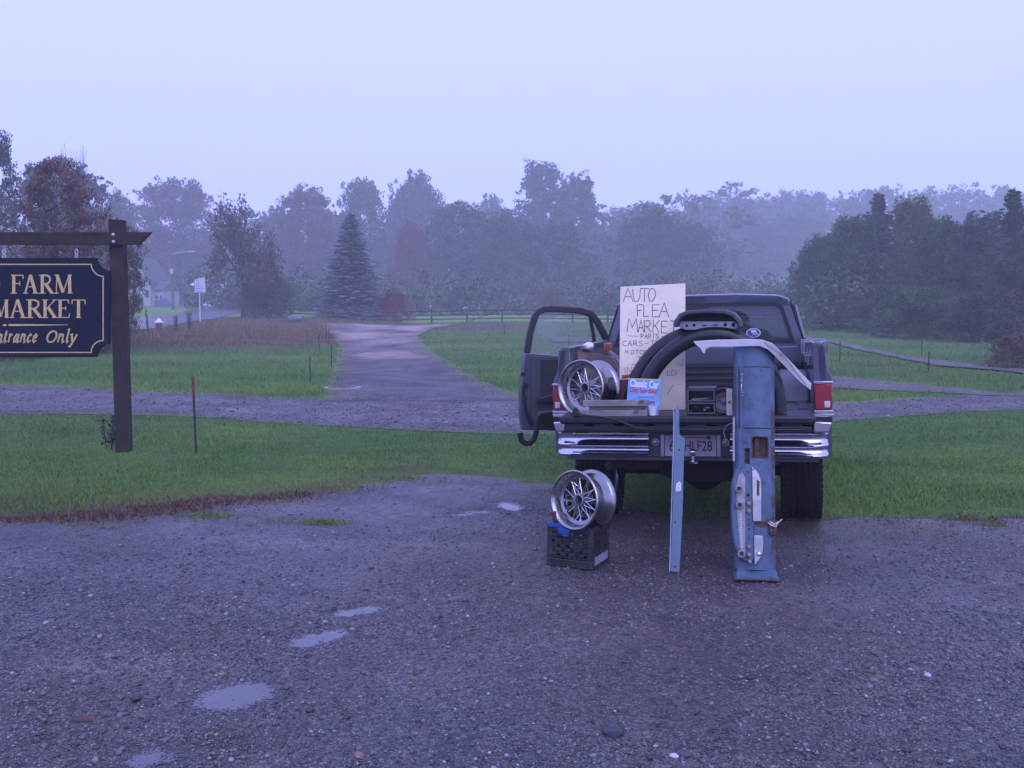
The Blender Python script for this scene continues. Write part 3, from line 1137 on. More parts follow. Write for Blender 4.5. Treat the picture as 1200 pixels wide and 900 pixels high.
# dry bank below the road, left
N = 36000
y = rng.uniform(31, 66, N)
x = -rng.uniform(7.5, 25, N) - 0.06 * (y - 40)
m = ~bare(x, y) & (rng.rand(N) < np.clip(0.55 + 0.6 * vnoise(x * 0.5, y * 0.4, 81), 0.05, 1)) & (y > 31.5 + 1.5 * np.clip(x + 16, 0, 99) + 5 * vnoise(x * 0.45, y * 0.35, 83) + rng.exponential(2.6, N) + 1.0) & (x > -17.8 - 0.17 * np.clip(y - 48, 0, 99) )
x, y = x[m], y[m]
n = len(x)
cc = (np.array([0.29, 0.165, 0.085]) + (np.array([0.16, 0.095, 0.06]) - np.array([0.29, 0.165, 0.085])) * rng.rand(n, 1)) * rng.uniform(0.75, 1.35, (n, 1))
g_ = rng.rand(n) < 0.16
cc[g_] = GREEN * 0.9
grass_blades('dry_grass', x, y, rng.uniform(0.08, 0.34, n) * (1 + 0.55 * vnoise(x * 0.8, y * 0.6, 82)) * np.clip(0.35 + (y - 31.5 - 1.5 * np.clip(x + 16, 0, 99)) / 9, 0.35, 1.1), 0.028, rng.uniform(0.2, 0.9, n), cc, 'tall dry brown grass on the bank below the road')

# ================================================================== THE PICKUP TRUCK
truck = thing('pickup_truck', 'dark grey pickup truck seen from behind with its tailgate down and driver door open', 'pickup truck', TRUCK)
XZ = Matrix(((1, 0, 0, 0), (0, 0, -1, 0), (0, 1, 0, 0), (0, 0, 0, 1)))       # prism (x, z) -> extruded along -y
YZ = Matrix(((0, 0, 1, 0), (1, 0, 0, 0), (0, 1, 0, 0), (0, 0, 0, 1)))        # prism (y, z) -> extruded along x


def pxz(mb, poly, y0, y1):
    return mb.prism(poly, -y1, -y0, XZ)


def pyz(mb, poly, x0, x1):
    return mb.prism(poly, x0, x1, YZ)


def arc(cx, cy, r, a0, a1, n, ry=None):
    ry = ry or r
    return [(cx + r * math.cos(R(a0 + (a1 - a0) * i / n)), cy + ry * math.sin(R(a0 + (a1 - a0) * i / n))) for i in range(n + 1)]


FLOOR = 0.985
AX_R, AX_F = 1.12, 4.15
# bed floor and front wall
m = MB().box(-0.87, 0.87, 0.06, 1.94, FLOOR - 0.03, FLOOR)
for k in range(9):
    m.box(-0.80 + k * 0.2 - 0.03, -0.80 + k * 0.2 + 0.03, 0.07, 1.93, FLOOR, FLOOR + 0.008)
m.build('bed_floor', dark_paint, truck, 0.003)
m = MB().box(-0.87, 0.87, 1.90, 1.95, FLOOR, 1.225)
m.box(-0.86, 0.86, 1.885, 1.90, 1.19, 1.232)
for k in range(3):
    m.box(-0.8, 0.8, 1.888, 1.90, 1.02 + k * 0.055, 1.045 + k * 0.055)
m.build('bed_front_wall', dark_paint, truck, 0.004)
# bed sides
for s in (-1, 1):
    m = MB()
    out = [(0.085, 0.66)] + [(AX_R - 0.5 + 0.02, 0.66)] + [(AX_R + 0.47 * math.cos(R(a)), 0.44 + 0.47 * math.sin(R(a))) for a in range(152, 27, -8)] + [(AX_R + 0.48, 0.66), (1.97, 0.66), (1.97, 1.10), (0.085, 1.10)]
    pyz(m, out, *sorted((s * 0.955, s * 0.99)))
    prof = [(0.99, 1.09), (0.995, 1.16), (0.99, 1.215), (0.968, 1.25), (0.945, 1.38), (0.937, 1.435), (0.925, 1.452), (0.872, 1.452), (0.866, 1.445), (0.866, 1.415), (0.895, 1.41), (0.905, 1.24), (0.93, 1.09)]
    pxz(m, [(s * a, b) for a, b in prof], 0.08, 1.97)
    m.box(*sorted((s * 0.866, s * 0.955)), 0.08, 0.13, 0.84, 1.43)              # tail post
    m.box(*sorted((s * 0.868, s * 0.90)), 0.13, 1.96, FLOOR - 0.02, 1.42)         # inner skin
    m.build('bed_side', paint, truck, 0.006)
    m = MB()
    pyz(m, [(0.62, FLOOR)] + [(AX_R + 0.46 * math.cos(R(a)), FLOOR + 0.21 * min(1, 1.25 * math.sin(R(a)))) for a in range(168, 5, -12)] + [(1.62, FLOOR)], *sorted((s * 0.655, s * 0.868)))
    m.build('wheel_well', tarp_grey, truck, 0.02, seg=3)
    # tail lamp, its chrome surrounds
    x0, x1 = sorted((s * 0.872, s * 0.992))
    lamp = MB().box(x0, x1, 0.035, 0.10, 0.985, 1.165).build('tail_lamp', red_lens, truck, 0.008)
    MB().box(x0 + 0.05 * (s > 0) + 0.015, x1 - 0.05 * (s < 0) - 0.015, 0.028, 0.05, 1.0, 1.045).build('reversing_lens', white_lens, lamp, 0.004)
    for a, b in ((1.167, 1.183), (0.962, 0.98), (0.935, 0.957)):
        MB().box(x0 - 0.004, x1 + 0.004, 0.03, 0.10, a, b).build('lamp_trim', chrome, truck, 0.003)
    MB().box(x0, x1, 0.045, 0.10, 0.90, 0.934).build('lamp_gasket', black_plastic, truck, 0.003)
    m = MB()
    P = [(s * 0.862, 0.905), (s * 0.985, 0.90), (s * 0.968, 0.83), (s * 0.862, 0.83)]
    pxz(m, P, -0.01, 0.12)
    m.build('bumper_corner', chrome, truck, 0.008)

# tail brackets on the bed rails
for s, ly in ((1, 0.55), (1, 1.0), (-1, 0.6)):
    m = MB()
    a = [(0, 0.09), (0.055, 0.09), (0.055, 0.035), (0.012, 0.035), (0.012, -0.06), (0.0, -0.075)]
    m.stroke([(0.05, 0.10), (0.0, 0.10), (0.0, 0.0), (0.045, 0.0), (0.045, 0.045)], 0.012, 0, 0.03, Matrix.Translation((s * 0.845 - 0.02, ly, 1.345)) @ XZ)
    m.bar((s * 0.845 + 0.01, ly, 1.345), (s * 0.845 + 0.01, ly, 1.27), 0.014, 0.014)
    m.build('tie_bracket', dull_steel, truck, 0.002)

# tailgate, let down
m = MB()
m.box(-0.86, 0.86, -0.385, 0.04, 0.925, FLOOR - 0.001)
tg = m.build('tailgate', black_plastic, truck, 0.018, seg=3)
m = MB().box(-0.835, 0.835, -0.365, 0.0, 0.868, 0.912)
m.box(-0.80, 0.80, -0.372, -0.35, 0.882, 0.896)
m.build('inner_panel', black_plastic, tg, 0.008)
m = MB()
for k in range(8):
    m.box(-0.83 + 0.21 * k, -0.83 + 0.21 * k + 0.14, -0.36, 0.0, 0.911, 0.926)
m.build('rib', black_plastic, tg)

# bumper
def bumper_piece(x0, x1, endwrap):
    prof = [(0.05, 0.640), (0.012, 0.643), (-0.006, 0.652), (-0.014, 0.662), (-0.006, 0.674), (0.010, 0.684), (0.012, 0.706), (0.008, 0.716), (-0.010, 0.724), (-0.016, 0.734), (-0.008, 0.744),
            (0.010, 0.752), (0.018, 0.775), (0.016, 0.80), (0.004, 0.815), (0.012, 0.823), (0.05, 0.825)]
    st = [(x0, 0), (x1, 0)]
    if endwrap > 0:
        st = [(x0, 0), (x1 - 0.14, 0), (x1 - 0.06, 0.012), (x1 - 0.015, 0.045), (x1, 0.11), (x1, 0.36)]
    elif endwrap < 0:
        st = [(x0, 0.36), (x0, 0.11), (x0 + 0.015, 0.045), (x0 + 0.06, 0.012), (x0 + 0.14, 0), (x1, 0)]
    k = len(prof)
    vs, fs = [], []
    for (x, dy) in st:
        for (py, pz) in prof:
            vs.append((x, py + dy, pz))
    for i in range(len(st) - 1):
        for j in range(k - 1):
            fs.append((i * k + j, (i + 1) * k + j, (i + 1) * k + j + 1, i * k + j + 1))
    return vs, fs


bum = MB().box(-0.29, 0.30, 0.035, 0.10, 0.645, 0.822)
bum.box(-0.96, 0.96, 0.055, 0.30, 0.812, 0.822)
bum.box(-0.9, 0.9, 0.06, 0.16, 0.612, 0.640)
bo = bum.build('bumper', tarp_grey, truck, 0.004)
MB().add(*bumper_piece(-0.975, -0.285, -1)).build('chrome_face', chrome, bo, smooth=60)
MB().add(*bumper_piece(0.295, 0.975, 1)).build('chrome_face', chrome, bo, smooth=60)
for x0, x1 in ((-0.86, -0.31), (0.32, 0.86)):
    for z in (0.662, 0.734):
        MB().box(x0, x1, -0.0175, -0.012, z - 0.0035, z + 0.0035).build('groove', deep_black, bo)
for x in (-0.235, 0.262):
    m = MB().lathe([(0, 0.022), (0.012, 0.02), (0.018, 0.010), (0.018, 0), (0.026, 0), (0.026, -0.006)], 14, Matrix.Translation((x, 0.03, 0.752)) @ Matrix.Rotation(R(90), 4, 'X'))
    m.build('bolt', old_chrome, bo)
lp = MB().box(-0.168, 0.197, 0.018, 0.026, 0.650, 0.804).build('licence_plate', plate_white, truck, 0.004)
for x in (-0.185, 0.214):
    MB().box(x - 0.014, x + 0.014, 0.016, 0.035, 0.648, 0.808).build('plate_bracket', dull_steel, lp, 0.002)
m = MB()
TX = Matrix.Translation((0, 0.0165, 0)) @ XZ
q = MB()
fit_text(q, '6', -0.135, -0.098, 0.688, 0.765, 0, 0.012)
fit_text(q, 'HLF28', -0.028, 0.168, 0.688, 0.765, 0, 0.012)
m.add(q.v, q.f, TX)
m.build('plate_number', plate_red, lp, smooth=0)
m = MB()
rr = random.Random(4)
x = -0.13
while x < 0.12:                                 # the small print above and below, too fine to read
    w_ = rr.uniform(0.006, 0.014)
    if not -0.1 < x < -0.03:
        m.box(x, x + w_, 0.0160, 0.0185, 0.781, 0.790)
    x += w_ + 0.004
m.box(0.128, 0.160, 0.0160, 0.0185, 0.776, 0.797)
m.build('plate_print', plate_blue, lp)
m = MB()
m.tube([(0.035, -0.055, 0.625), (0.035, -0.055, 0.665)], 0.012, 10)
m.lathe([(0, 0.030), (0.014, 0.027), (0.024, 0.016), (0.027, 0), (0.022, -0.016), (0.012, -0.025)], 16, Matrix.Translation((0.035, -0.055, 0.690)))
m.box(-0.0, 0.07, -0.085, 0.15, 0.612, 0.626)
m.build('tow_ball', chrome, truck)

# running gear
TYRE = [(0.21, -0.125), (0.25, -0.14), (0.32, -0.15), (0.362, -0.146), (0.380, -0.125)]
for k in range(6):
    z = -0.11 + k * 0.044
    TYRE += [(0.385, z - 0.014), (0.385, z + 0.014), (0.374, z + 0.017), (0.374, z + 0.027)]
TYRE = TYRE[:-2] + [(0.380, 0.125), (0.362, 0.146), (0.32, 0.15), (0.25, 0.14), (0.21, 0.125)]
RIM = [(0.0, 0.05), (0.09, 0.05), (0.11, 0.03), (0.19, 0.02), (0.205, 0.11), (0.215, 0.13), (0.212, 0.0), (0.212, -0.12), (0.18, -0.10), (0.18, 0.0), (0.0, 0.0)]
for (x, y) in ((-0.815, AX_R), (0.815, AX_R), (-0.815, AX_F), (0.815, AX_F)):
    s = 1 if x > 0 else -1
    Mw = Matrix.Translation((x, y, 0.388)) @ Matrix.Rotation(R(90) * s, 4, 'Y')
    w = thing('wheel', None, None)
    w.parent = truck
    m = MB().lathe(TYRE, 48, Mw)
    for k in range(48):
        a = 2 * PI * k / 48
        for sx in (-1, 1):
            Mb = Matrix.Translation((x, y, 0.388)) @ Matrix.Rotation(a + sx * 0.03, 4, 'X') @ Matrix.Translation((sx * 0.125, 0, 0.378))
            m.box(-0.028, 0.028, -0.016, 0.016, -0.02, 0.008, Mb)
    m.build('tyre', rubber, w)
    MB().lathe(RIM, 32, Mw).build('rim', dull_steel, w)
m = MB()
m.tube([(-0.68, AX_R, 0.388), (0.68, AX_R, 0.388)], 0.045, 12)
m.lathe([(0, 0.17), (0.10, 0.15), (0.16, 0.08), (0.17, 0), (0.16, -0.08), (0.10, -0.15), (0, -0.17)], 20, Matrix.Translation((0.05, AX_R - 0.02, 0.388)) @ Matrix.Rotation(R(90), 4, 'X'))
for s in (-1, 1):
    m.box(s * 0.55 - 0.03, s * 0.55 + 0.03, 0.45, 1.8, 0.44, 0.475)
    m.tube([(s * 0.48, AX_R - 0.06, 0.36), (s * 0.40, AX_R - 0.2, 0.72)], 0.028, 8)
m.build('axle', under, truck)
MB().tube([(-0.68, AX_F, 0.388), (0.68, AX_F, 0.388)], 0.05, 12).build('axle', under, truck)
m = MB()
for s in (-1, 1):
    m.box(s * 0.45 - 0.035, s * 0.45 + 0.035, 0.16, 5.1, 0.60, 0.74)
for y in (0.2, 0.9, 1.7, 2.8, 4.5):
    m.box(-0.42, 0.42, y, y + 0.08, 0.62, 0.72)
m.box(-0.86, 0.86, 0.1, 1.95, 0.86, 0.95)
m.box(-0.3, 0.3, 2.4, 4.4, 0.5, 0.8)
m.build('chassis', under, truck, 0.006)
m = MB().tube([(-0.62, 0.22, 0.545), (-0.5, 0.5, 0.55), (-0.33, 0.75, 0.55)], 0.032, 12)
m.tube([(-0.40, 0.62, 0.55), (-0.30, 1.0, 0.55), (-0.2, 1.0, 0.55), (-0.2, 3.0, 0.6)], 0.03, 10)
m.tube([(-0.62, 0.6, 0.52), (-0.12, 0.6, 0.52)], 0.06, 16)
m.build('exhaust', mat('exhaust_rust', (0.07, 0.045, 0.035), 0.85, 0.2, 0.3, 12, bump=0.3), truck)
MB().lathe([(0.2, -0.10), (0.32, -0.12), (0.36, -0.10), (0.375, -0.04), (0.375, 0.04), (0.36, 0.10), (0.32, 0.12), (0.2, 0.10), (0.1, 0.03), (0.1, -0.03)], 36, Matrix.Translation((0.10, 0.58, 0.545)), closed=True).build('spare_tyre', rubber, truck)

# cab
m = MB()
pxz(m, [(-0.935, 0.58), (0.935, 0.58), (0.95, 0.9), (0.935, 1.24), (0.90, 1.37), (-0.90, 1.37), (-0.935, 1.24), (-0.95, 0.9)], 2.0, 2.05)
O = [(0.90, 1.36), (0.77, 1.755), (0.735, 1.795), (0.65, 1.822), (0.3, 1.842), (-0.3, 1.842), (-0.65, 1.822), (-0.735, 1.795), (-0.77, 1.755), (-0.90, 1.36)]
I = [(0.79, 1.412), (0.705, 1.690), (0.685, 1.725), (0.64, 1.745), (0.3, 1.757), (-0.3, 1.757), (-0.64, 1.745), (-0.685, 1.725), (-0.705, 1.690), (-0.79, 1.412)]
O2 = O[:1] + O[1:]
m.ring(O2, I, -2.05, -2.0, XZ)
cab = m.build('cab', paint, truck, 0.010, seg=3)
m = MB()
prof = [(0.75, 1.735), (0.78, 1.752), (0.745, 1.797), (0.66, 1.826), (0.3, 1.848), (-0.3, 1.848), (-0.66, 1.826), (-0.745, 1.797), (-0.78, 1.752), (-0.75, 1.735)]
pr2 = [(a * 0.97, b - 0.035) for a, b in prof]
k = len(prof)
st = [(2.0, prof, -0.006), (2.02, prof, 0.0), (2.5, prof, 0.012), (3.0, prof, 0.005), (3.25, prof, -0.02)]
vs = [(a, y, b + dz) for y, P, dz in st for a, b in P]
fs = [(i * k + j, (i + 1) * k + j, (i + 1) * k + j + 1, i * k + j + 1) for i in range(len(st) - 1) for j in range(k - 1)] + [tuple(range(k)), tuple(range((len(st) - 1) * k, len(st) * k))]
fs += [(i * k + k - 1, (i + 1) * k + k - 1, (i + 1) * k, i * k) for i in range(len(st) - 1)]
m.add(vs, fs)
m.build('roof', paint, cab)
for s in (-1, 1):
    MB().tube([(s * 0.77, 2.02, 1.765), (s * 0.775, 2.6, 1.775), (s * 0.77, 3.2, 1.76), (s * 0.83, 3.45, 1.52)], 0.012, 6).build('drip_rail', black_plastic, cab)
    MB().tube([(s * 0.772, 1.996, 1.757), (s * 0.902, 1.996, 1.362)], 0.007, 6).build('corner_seam', black_plastic, cab)
gk = [(a * 0.995, (b - 1.58) * 0.99 + 1.58) for a, b in I]
m = MB().stroke(gk, 0.034, -2.012, -1.990, XZ, closed=True)
m.build('window_seal', black_plastic, cab)
MB().prism(I, -2.03, -2.026, XZ).build('rear_window', rear_glass, cab, smooth=0)
# pillars, windscreen, right-hand door, seat, dash
for s in (-1, 1):
    MB().bar((s * 0.76, 3.22, 1.74), (s * 0.90, 3.72, 1.24), 0.07, 0.05).build('windscreen_pillar', paint, cab, 0.008)
m = MB()
m.add([(-0.87, 3.72, 1.25), (0.87, 3.72, 1.25), (0.74, 3.23, 1.74), (-0.74, 3.23, 1.74)], [(0, 1, 2, 3)])
m.build('windscreen', rear_glass, cab, smooth=0)
m = MB()
pyz(m, [(2.08, 0.56), (3.3, 0.56), (3.3, 1.26), (2.08, 1.26)], 0.885, 0.947)
m.bar((0.915, 2.10, 1.26), (0.80, 2.16, 1.73), 0.04, 0.06)
m.bar((0.79, 2.14, 1.745), (0.785, 3.14, 1.745), 0.035, 0.035)
m.build('passenger_door', paint, cab, 0.008)
m = MB()
m.add([(0.905, 2.13, 1.26), (0.905, 3.6, 1.26), (0.79, 3.2, 1.73), (0.80, 2.18, 1.73)], [(0, 1, 2, 3)])
m.build('passenger_window', rear_glass, cab, smooth=0)
m = MB()
m.box(-0.78, 0.78, 2.12, 2.30, 0.85, 1.36)
m.box(-0.78, 0.78, 2.12, 2.75, 0.82, 0.98)
m.build('bench_seat', seat_cloth, cab, 0.05, seg=3)
m = MB().box(-0.9, 0.9, 3.35, 3.75, 0.9, 1.24)
m.box(-0.95, 0.95, 2.05, 3.6, 0.56, 0.62)
m.build('dashboard', cab_grey, cab, 0.03)
m = MB()
m.stroke([(0.19 * math.cos(a * PI / 12), 0.19 * math.sin(a * PI / 12)) for a in range(24)], 0.025, -0.012, 0.012, Matrix.Translation((-0.42, 3.2, 1.22)) @ Matrix.Rotation(R(65), 4, 'X'), closed=True)
m.bar((-0.42, 3.2, 1.22), (-0.42, 3.45, 1.08), 0.04, 0.04)
m.build('steering_wheel', black_plastic, cab)
# front wings and bonnet
for s in (-1, 1):
    m = MB()
    out = [(3.3, 0.6), (AX_F - 0.49, 0.6)] + [(AX_F + 0.47 * math.cos(R(a)), 0.44 + 0.47 * math.sin(R(a))) for a in range(152, 27, -8)] + [(AX_F + 0.49, 0.6), (5.15, 0.6), (5.15, 1.16), (3.7, 1.24), (3.3, 1.25)]
    pyz(m, out, *sorted((s * 0.80, s * 0.955)))
    m.build('wing', paint, truck, 0.012)
MB().box(-0.79, 0.79, 5.05, 5.13, 0.62, 1.1).build('grille_panel', dark_paint, truck)
m = MB()
pyz(m, [(3.72, 1.19), (3.72, 1.25), (4.6, 1.22), (5.14, 1.17), (5.14, 1.12)], -0.8, 0.8)
m.build('bonnet', paint, truck, 0.015)

# oval sticker on the rear window
so = tp(883, 390, 2.0)
EL = [(0.064 * math.cos(a * PI / 20), 0.042 * math.sin(a * PI / 20)) for a in range(40)]
MS = Matrix.Translation((so.x, 1.997, so.z)) @ XZ
stk = MB().prism(EL, -0.03, -0.026, MS).build('window_sticker', plate_white, cab, smooth=0)
stk.location.y = 0.0
m = MB().prism([(a * 0.86, b * 0.84) for a, b in EL], -0.0255, -0.0235, MS)
m.build('sticker_field', mat('sticker_navy', (0.035, 0.04, 0.22), 0.3, var=0.1), stk, smooth=0)
m = MB().prism([(-0.026, 0.026), (0.018, 0.026), (0.032, 0.002), (-0.018, 0.002)], -0.0232, -0.0215, MS)
q = MB()
fit_text(q, 'APA', -0.012, 0.047, -0.021, -0.003, 0.0, 0.03)
m.add(q.v, q.f, MS @ Matrix.Translation((0, 0, -0.0215)))
m.build('sticker_print', plate_white, stk, smooth=0)
q = MB()
fit_text(q, 'N', -0.042, -0.018, -0.024, -0.001, 0.0, 0.05)
MB().add(q.v, q.f, MS @ Matrix.Translation((0, 0, -0.0215))).build('sticker_initial', mat('sticker_red', (0.34, 0.05, 0.22), 0.3, var=0.05), stk, smooth=0)
for p in (stk,):
    for ch in [p] + list(p.children):
        for v in ch.data.vertices:
            v.co.y -= 0.035 - 0.0

# right-hand mirror
a = tp(960.5, 405, 3.2)
m = MB()
m.box(a.x - 0.075, a.x + 0.075, 3.12, 3.2, a.z - 0.085, a.z + 0.07)
mir = m.build('side_mirror', paint, truck, 0.035, seg=4)
m = MB().tube([(0.95, 3.2, a.z + 0.02), (a.x - 0.06, 3.12, a.z + 0.03), (a.x + 0.02, 3.115, a.z + 0.03)], 0.012, 8)
m.build('mirror_arm', dull_steel, mir)

# --- the open driver door
hinge = Vector((-0.92, 3.05, 0.5))
ang = R(65)
clo = Vector((0, -1, 0))                       # closed: from the hinge to the rear
dirn = Vector((-math.sin(ang), -math.cos(ang), 0))
MDl = frame(hinge, hinge + Vector((0, 0, 1)), -dirn)      # in the truck frame
MDw = TRUCK @ MDl


def D(px, py, w=0.0):
    p = fp(MDw, px, py, w)
    return (p.x, p.y)


def DP(pts):
    return [D(*p) for p in pts]


door = MB().prism(DP([(612, 504), (609.5, 488), (609.5, 462), (612, 436), (615, 413), (660, 416), (723, 415), (724, 503), (700, 505)]), -0.10, 0.0, MDl)
dob = door.build('driver_door', paint, truck, 0.012, seg=3)
m = MB().stroke(DP([(618, 414), (622, 390), (627, 372), (631, 366), (638, 362.5), (650, 362), (682, 364), (694, 368.5), (701, 377), (717, 408)]), 0.060, -0.07, 0.005, MDl)
m.build('window_frame', dark_paint, dob, 0.008)
m = MB().stroke(DP([(692, 369), (696, 392), (699, 412)]), 0.030, -0.05, -0.01, MDl)
m.build('vent_divider', black_plastic, dob, 0.004)
MB().prism(DP([(623, 415), (628, 385), (634, 369), (640, 365), (690, 368), (698, 414)]), -0.042, -0.038, MDl).build('door_window', door_glass, dob, smooth=0)
MB().prism(DP([(693, 369), (700, 380), (714, 408), (700, 413)]), -0.042, -0.038, MDl).build('vent_window', door_glass, dob, smooth=0)
m = MB().prism(DP([(624, 417), (722, 418), (723, 498), (650, 500), (630, 500), (622, 488), (621, 450)]), 0.0, 0.022, MDl)
trim = m.build('inner_trim', cab_grey, dob, 0.010, seg=3)
m = MB().prism(DP([(633, 421), (700, 421), (700, 450), (680, 470), (636, 471), (633, 455)]), 0.022, 0.036, MDl)
m.build('armrest_panel', seat_cloth, trim, 0.012, seg=3)
m = MB().prism(DP([(628, 466), (645, 461), (700, 461), (700, 471), (628, 471.5)]), 0.036, 0.10, MDl)
m.build('armrest', black_plastic, trim, 0.012, seg=3)
m = MB().prism(DP([(629, 484), (700, 484), (700, 498), (629, 498)]), 0.022, 0.034, MDl)
for k in range(12):
    a, b = D(632 + k * 4, 487), D(632 + k * 4, 493)
    m.bar((a[0], a[1], 0.036), (b[0], b[1], 0.036), 0.008, 0.008, M=MDl)
m.build('speaker_grille', black_plastic, trim, 0.004)
m = MB().tube([(*D(x, y), 0.02) for x, y in ((613, 455), (613.5, 468), (617, 484), (621, 495), (628, 501), (645, 503), (700, 503.5))], 0.014, 8, MDl)
m.build('door_gasket', black_plastic, dob)
m = MB()
for x, y, w_ in ((615.5, 452, 0.03), (613, 438, 0.02), (616.5, 466, 0.016)):
    a = D(x, y)
    m.box(a[0] - w_, a[0] + w_, a[1] - w_, a[1] + w_, -0.005, 0.012, MDl)
m.build('door_latch', black_plastic, dob, 0.004)
m = MB().tube([(*D(x, y), 0.13) for x, y in ((652, 483), (640, 483.3), (631, 484), (628, 488), (626, 497), (625, 506), (622.5, 513), (618, 517.5), (613, 518), (608.5, 515), (607, 509), (606.7, 505.5))], 0.012, 8, MDl, flat=(0.006, 0.030, (0, 0, 1)))
m.build('seat_belt', black_plastic, dob)

# ================================================================== THINGS ON AND AGAINST THE TRUCK
TR = TRUCK.to_3x3().to_4x4()


def item(name, label, cat, base, group=None):
    """a thing standing in the truck's axes, base = truck-frame point"""
    M = TRUCK @ Matrix.Translation(base)
    return thing(name, label, cat, M, group), Matrix.Translation(-Vector(base))


def sheet(mb, pts, thick, Mi):
    """outline of (px, py, truck y) given a thickness towards the front of the truck"""
    a = [tp(*p) for p in pts]
    n = len(a)
    vs = a + [p + Vector((0, thick, 0)) for p in a]
    fs = [tuple(range(n)), tuple(reversed(range(n, 2 * n)))] + [(i, (i + 1) % n, n + (i + 1) % n, n + i) for i in range(n)]
    return mb.add(vs, fs, Mi)


# --- hand-lettered plywood
MP = frame(TRUCK @ tp(764, 480, 0.06), TRUCK @ tp(765, 334, 0.20), (TRUCK.to_3x3() @ Vector((1, 0, 0))))
ps = thing('plywood_sign', 'tall plywood sheet with hand lettered AUTO FLEA MARKET standing in the truck bed', 'sign', MP)


def PS(px, py):
    p = fp(MP, px, py)
    return (p.x, p.y)


MB().prism([PS(725.5, 481), PS(803, 480), PS(803, 332), PS(727, 336)], -0.012, 0, ).build('sheet', ply, ps, 0.002)
GL = {
    'A': [[(0, 0), (0.5, 1), (1, 0)], [(0.2, 0.38), (0.8, 0.38)]], 'U': [[(0, 1), (0.05, 0.3), (0.3, 0), (0.65, 0.05), (0.9, 0.35), (1, 1)]], 'T': [[(0, 1), (1, 0.97)], [(0.5, 1), (0.45, 0)]],
    'O': [[(0.5, 1), (0.12, 0.8), (0, 0.45), (0.2, 0.05), (0.55, 0), (0.9, 0.3), (1, 0.65), (0.8, 0.95), (0.5, 1)]], 'F': [[(0.05, 0), (0, 1)], [(0, 1), (1, 1)], [(0.02, 0.5), (0.7, 0.55)]],
    'L': [[(0.05, 1), (0, 0)], [(0, 0), (1, 0.05)]], 'E': [[(0.05, 1), (0, 0)], [(0.05, 1), (1, 1)], [(0.02, 0.52), (0.8, 0.52)], [(0, 0), (1, 0.02)]],
    'M': [[(0, 0), (0.15, 1), (0.5, 0.35), (0.85, 1), (1, 0)]], 'R': [[(0.05, 0), (0, 1)], [(0, 1), (0.7, 0.98), (0.9, 0.75), (0.65, 0.52), (0.05, 0.5)], [(0.35, 0.5), (1, 0)]],
    'K': [[(0.05, 1), (0, 0)], [(1, 1), (0.05, 0.45)], [(0.3, 0.6), (1, 0)]], 'P': [[(0.05, 0), (0, 1)], [(0, 1), (0.75, 0.95), (0.95, 0.75), (0.7, 0.5), (0.05, 0.45)]],
    'S': [[(0.95, 0.85), (0.6, 1), (0.2, 0.9), (0.15, 0.65), (0.8, 0.4), (0.85, 0.15), (0.5, 0), (0.05, 0.1)]], 'C': [[(1, 0.85), (0.6, 1), (0.15, 0.75), (0, 0.4), (0.3, 0.05), (0.7, 0), (1, 0.15)]],
    'Y': [[(0, 1), (0.5, 0.5)], [(1, 1), (0.35, 0)]], 'I': [[(0.5, 1), (0.5, 0)]], 'N': [[(0, 0), (0.08, 1), (0.9, 0.05), (1, 1)]], 'H': [[(0, 1), (0.05, 0)], [(1, 1), (0.95, 0)], [(0, 0.5), (1, 0.52)]],
    'D': [[(0.05, 0), (0, 1)], [(0, 1), (0.7, 0.9), (1, 0.5), (0.7, 0.1), (0.05, 0)]], '-': [[(0, 0.5), (1, 0.53)]]}
wr = [0]


def hand(mb, ch, x0, x1, y0, y1, wd):
    """one capital inside pixels x0..x1, y0 (top)..y1"""
    rr = random.Random(ord(ch) * 31 + int(x0 * 7))
    for st_ in GL[ch]:
        p = [PS(x0 + (x1 - x0) * (a + rr.uniform(-0.03, 0.03)), y1 - (y1 - y0) * (b + rr.uniform(-0.02, 0.02))) for a, b in st_]
        wr[0] += 1
        mb.stroke(p, wd, -0.001, 0.0006 + 0.00012 * (wr[0] % 12))


def zz(x):
    return 715 + x / 9.0


def zy(y):
    return 325 + y / 9.0


m = MB()
for ch, a, b, c, d in (('A', 140, 240, 118, 258), ('U', 240, 322, 122, 255), ('T', 315, 412, 115, 256), ('O', 402, 480, 118, 252), ('F', 285, 350, 288, 412), ('L', 355, 412, 296, 414), ('E', 445, 522, 288, 416), ('A', 515, 620, 268, 418),
                       ('M', 175, 292, 436, 576), ('A', 296, 356, 452, 578), ('R', 358, 436, 456, 578), ('K', 452, 522, 450, 584), ('E', 542, 606, 460, 588), ('T', 638, 710, 458, 600)):
    hand(m, ch, zz(a), zz(b), zy(c), zy(d), 0.0054)
x = 325
for ch, w_ in zip('PARTS', (36, 40, 38, 36, 40)):
    hand(m, ch, zz(x), zz(x + w_ - 9), zy(597), zy(646), 0.0040)
    x += w_ + 2
for ch, a in zip('CARS-TRUCKS', (130, 186, 245, 302, 362, 428, 484, 535, 590, 640, 690)):
    hand(m, ch, zz(a), zz(a + 44), zy(668), zy(724), 0.0040)
for ch, a in zip('MOTORCYCLES', (156, 218, 266, 312, 358, 402, 440, 490, 540, 590, 640)):
    hand(m, ch, zz(a), zz(a + 36), zy(768), zy(810), 0.0038)
for ch, a in zip('TOOLS', (288, 342, 396, 450, 504)):
    hand(m, ch, zz(a), zz(a + 42), zy(838), zy(892), 0.0038)
for a, b, c in ((178, 290, 617), (540, 652, 622)):
    wr[0] += 1
    m.stroke([PS(zz(a), zy(c)), PS(zz(b), zy(c + 4))], 0.003, -0.001, 0.0006)
m.stroke([PS(740, 427.3), PS(776, 427.0)], 0.003, -0.001, 0.0006)
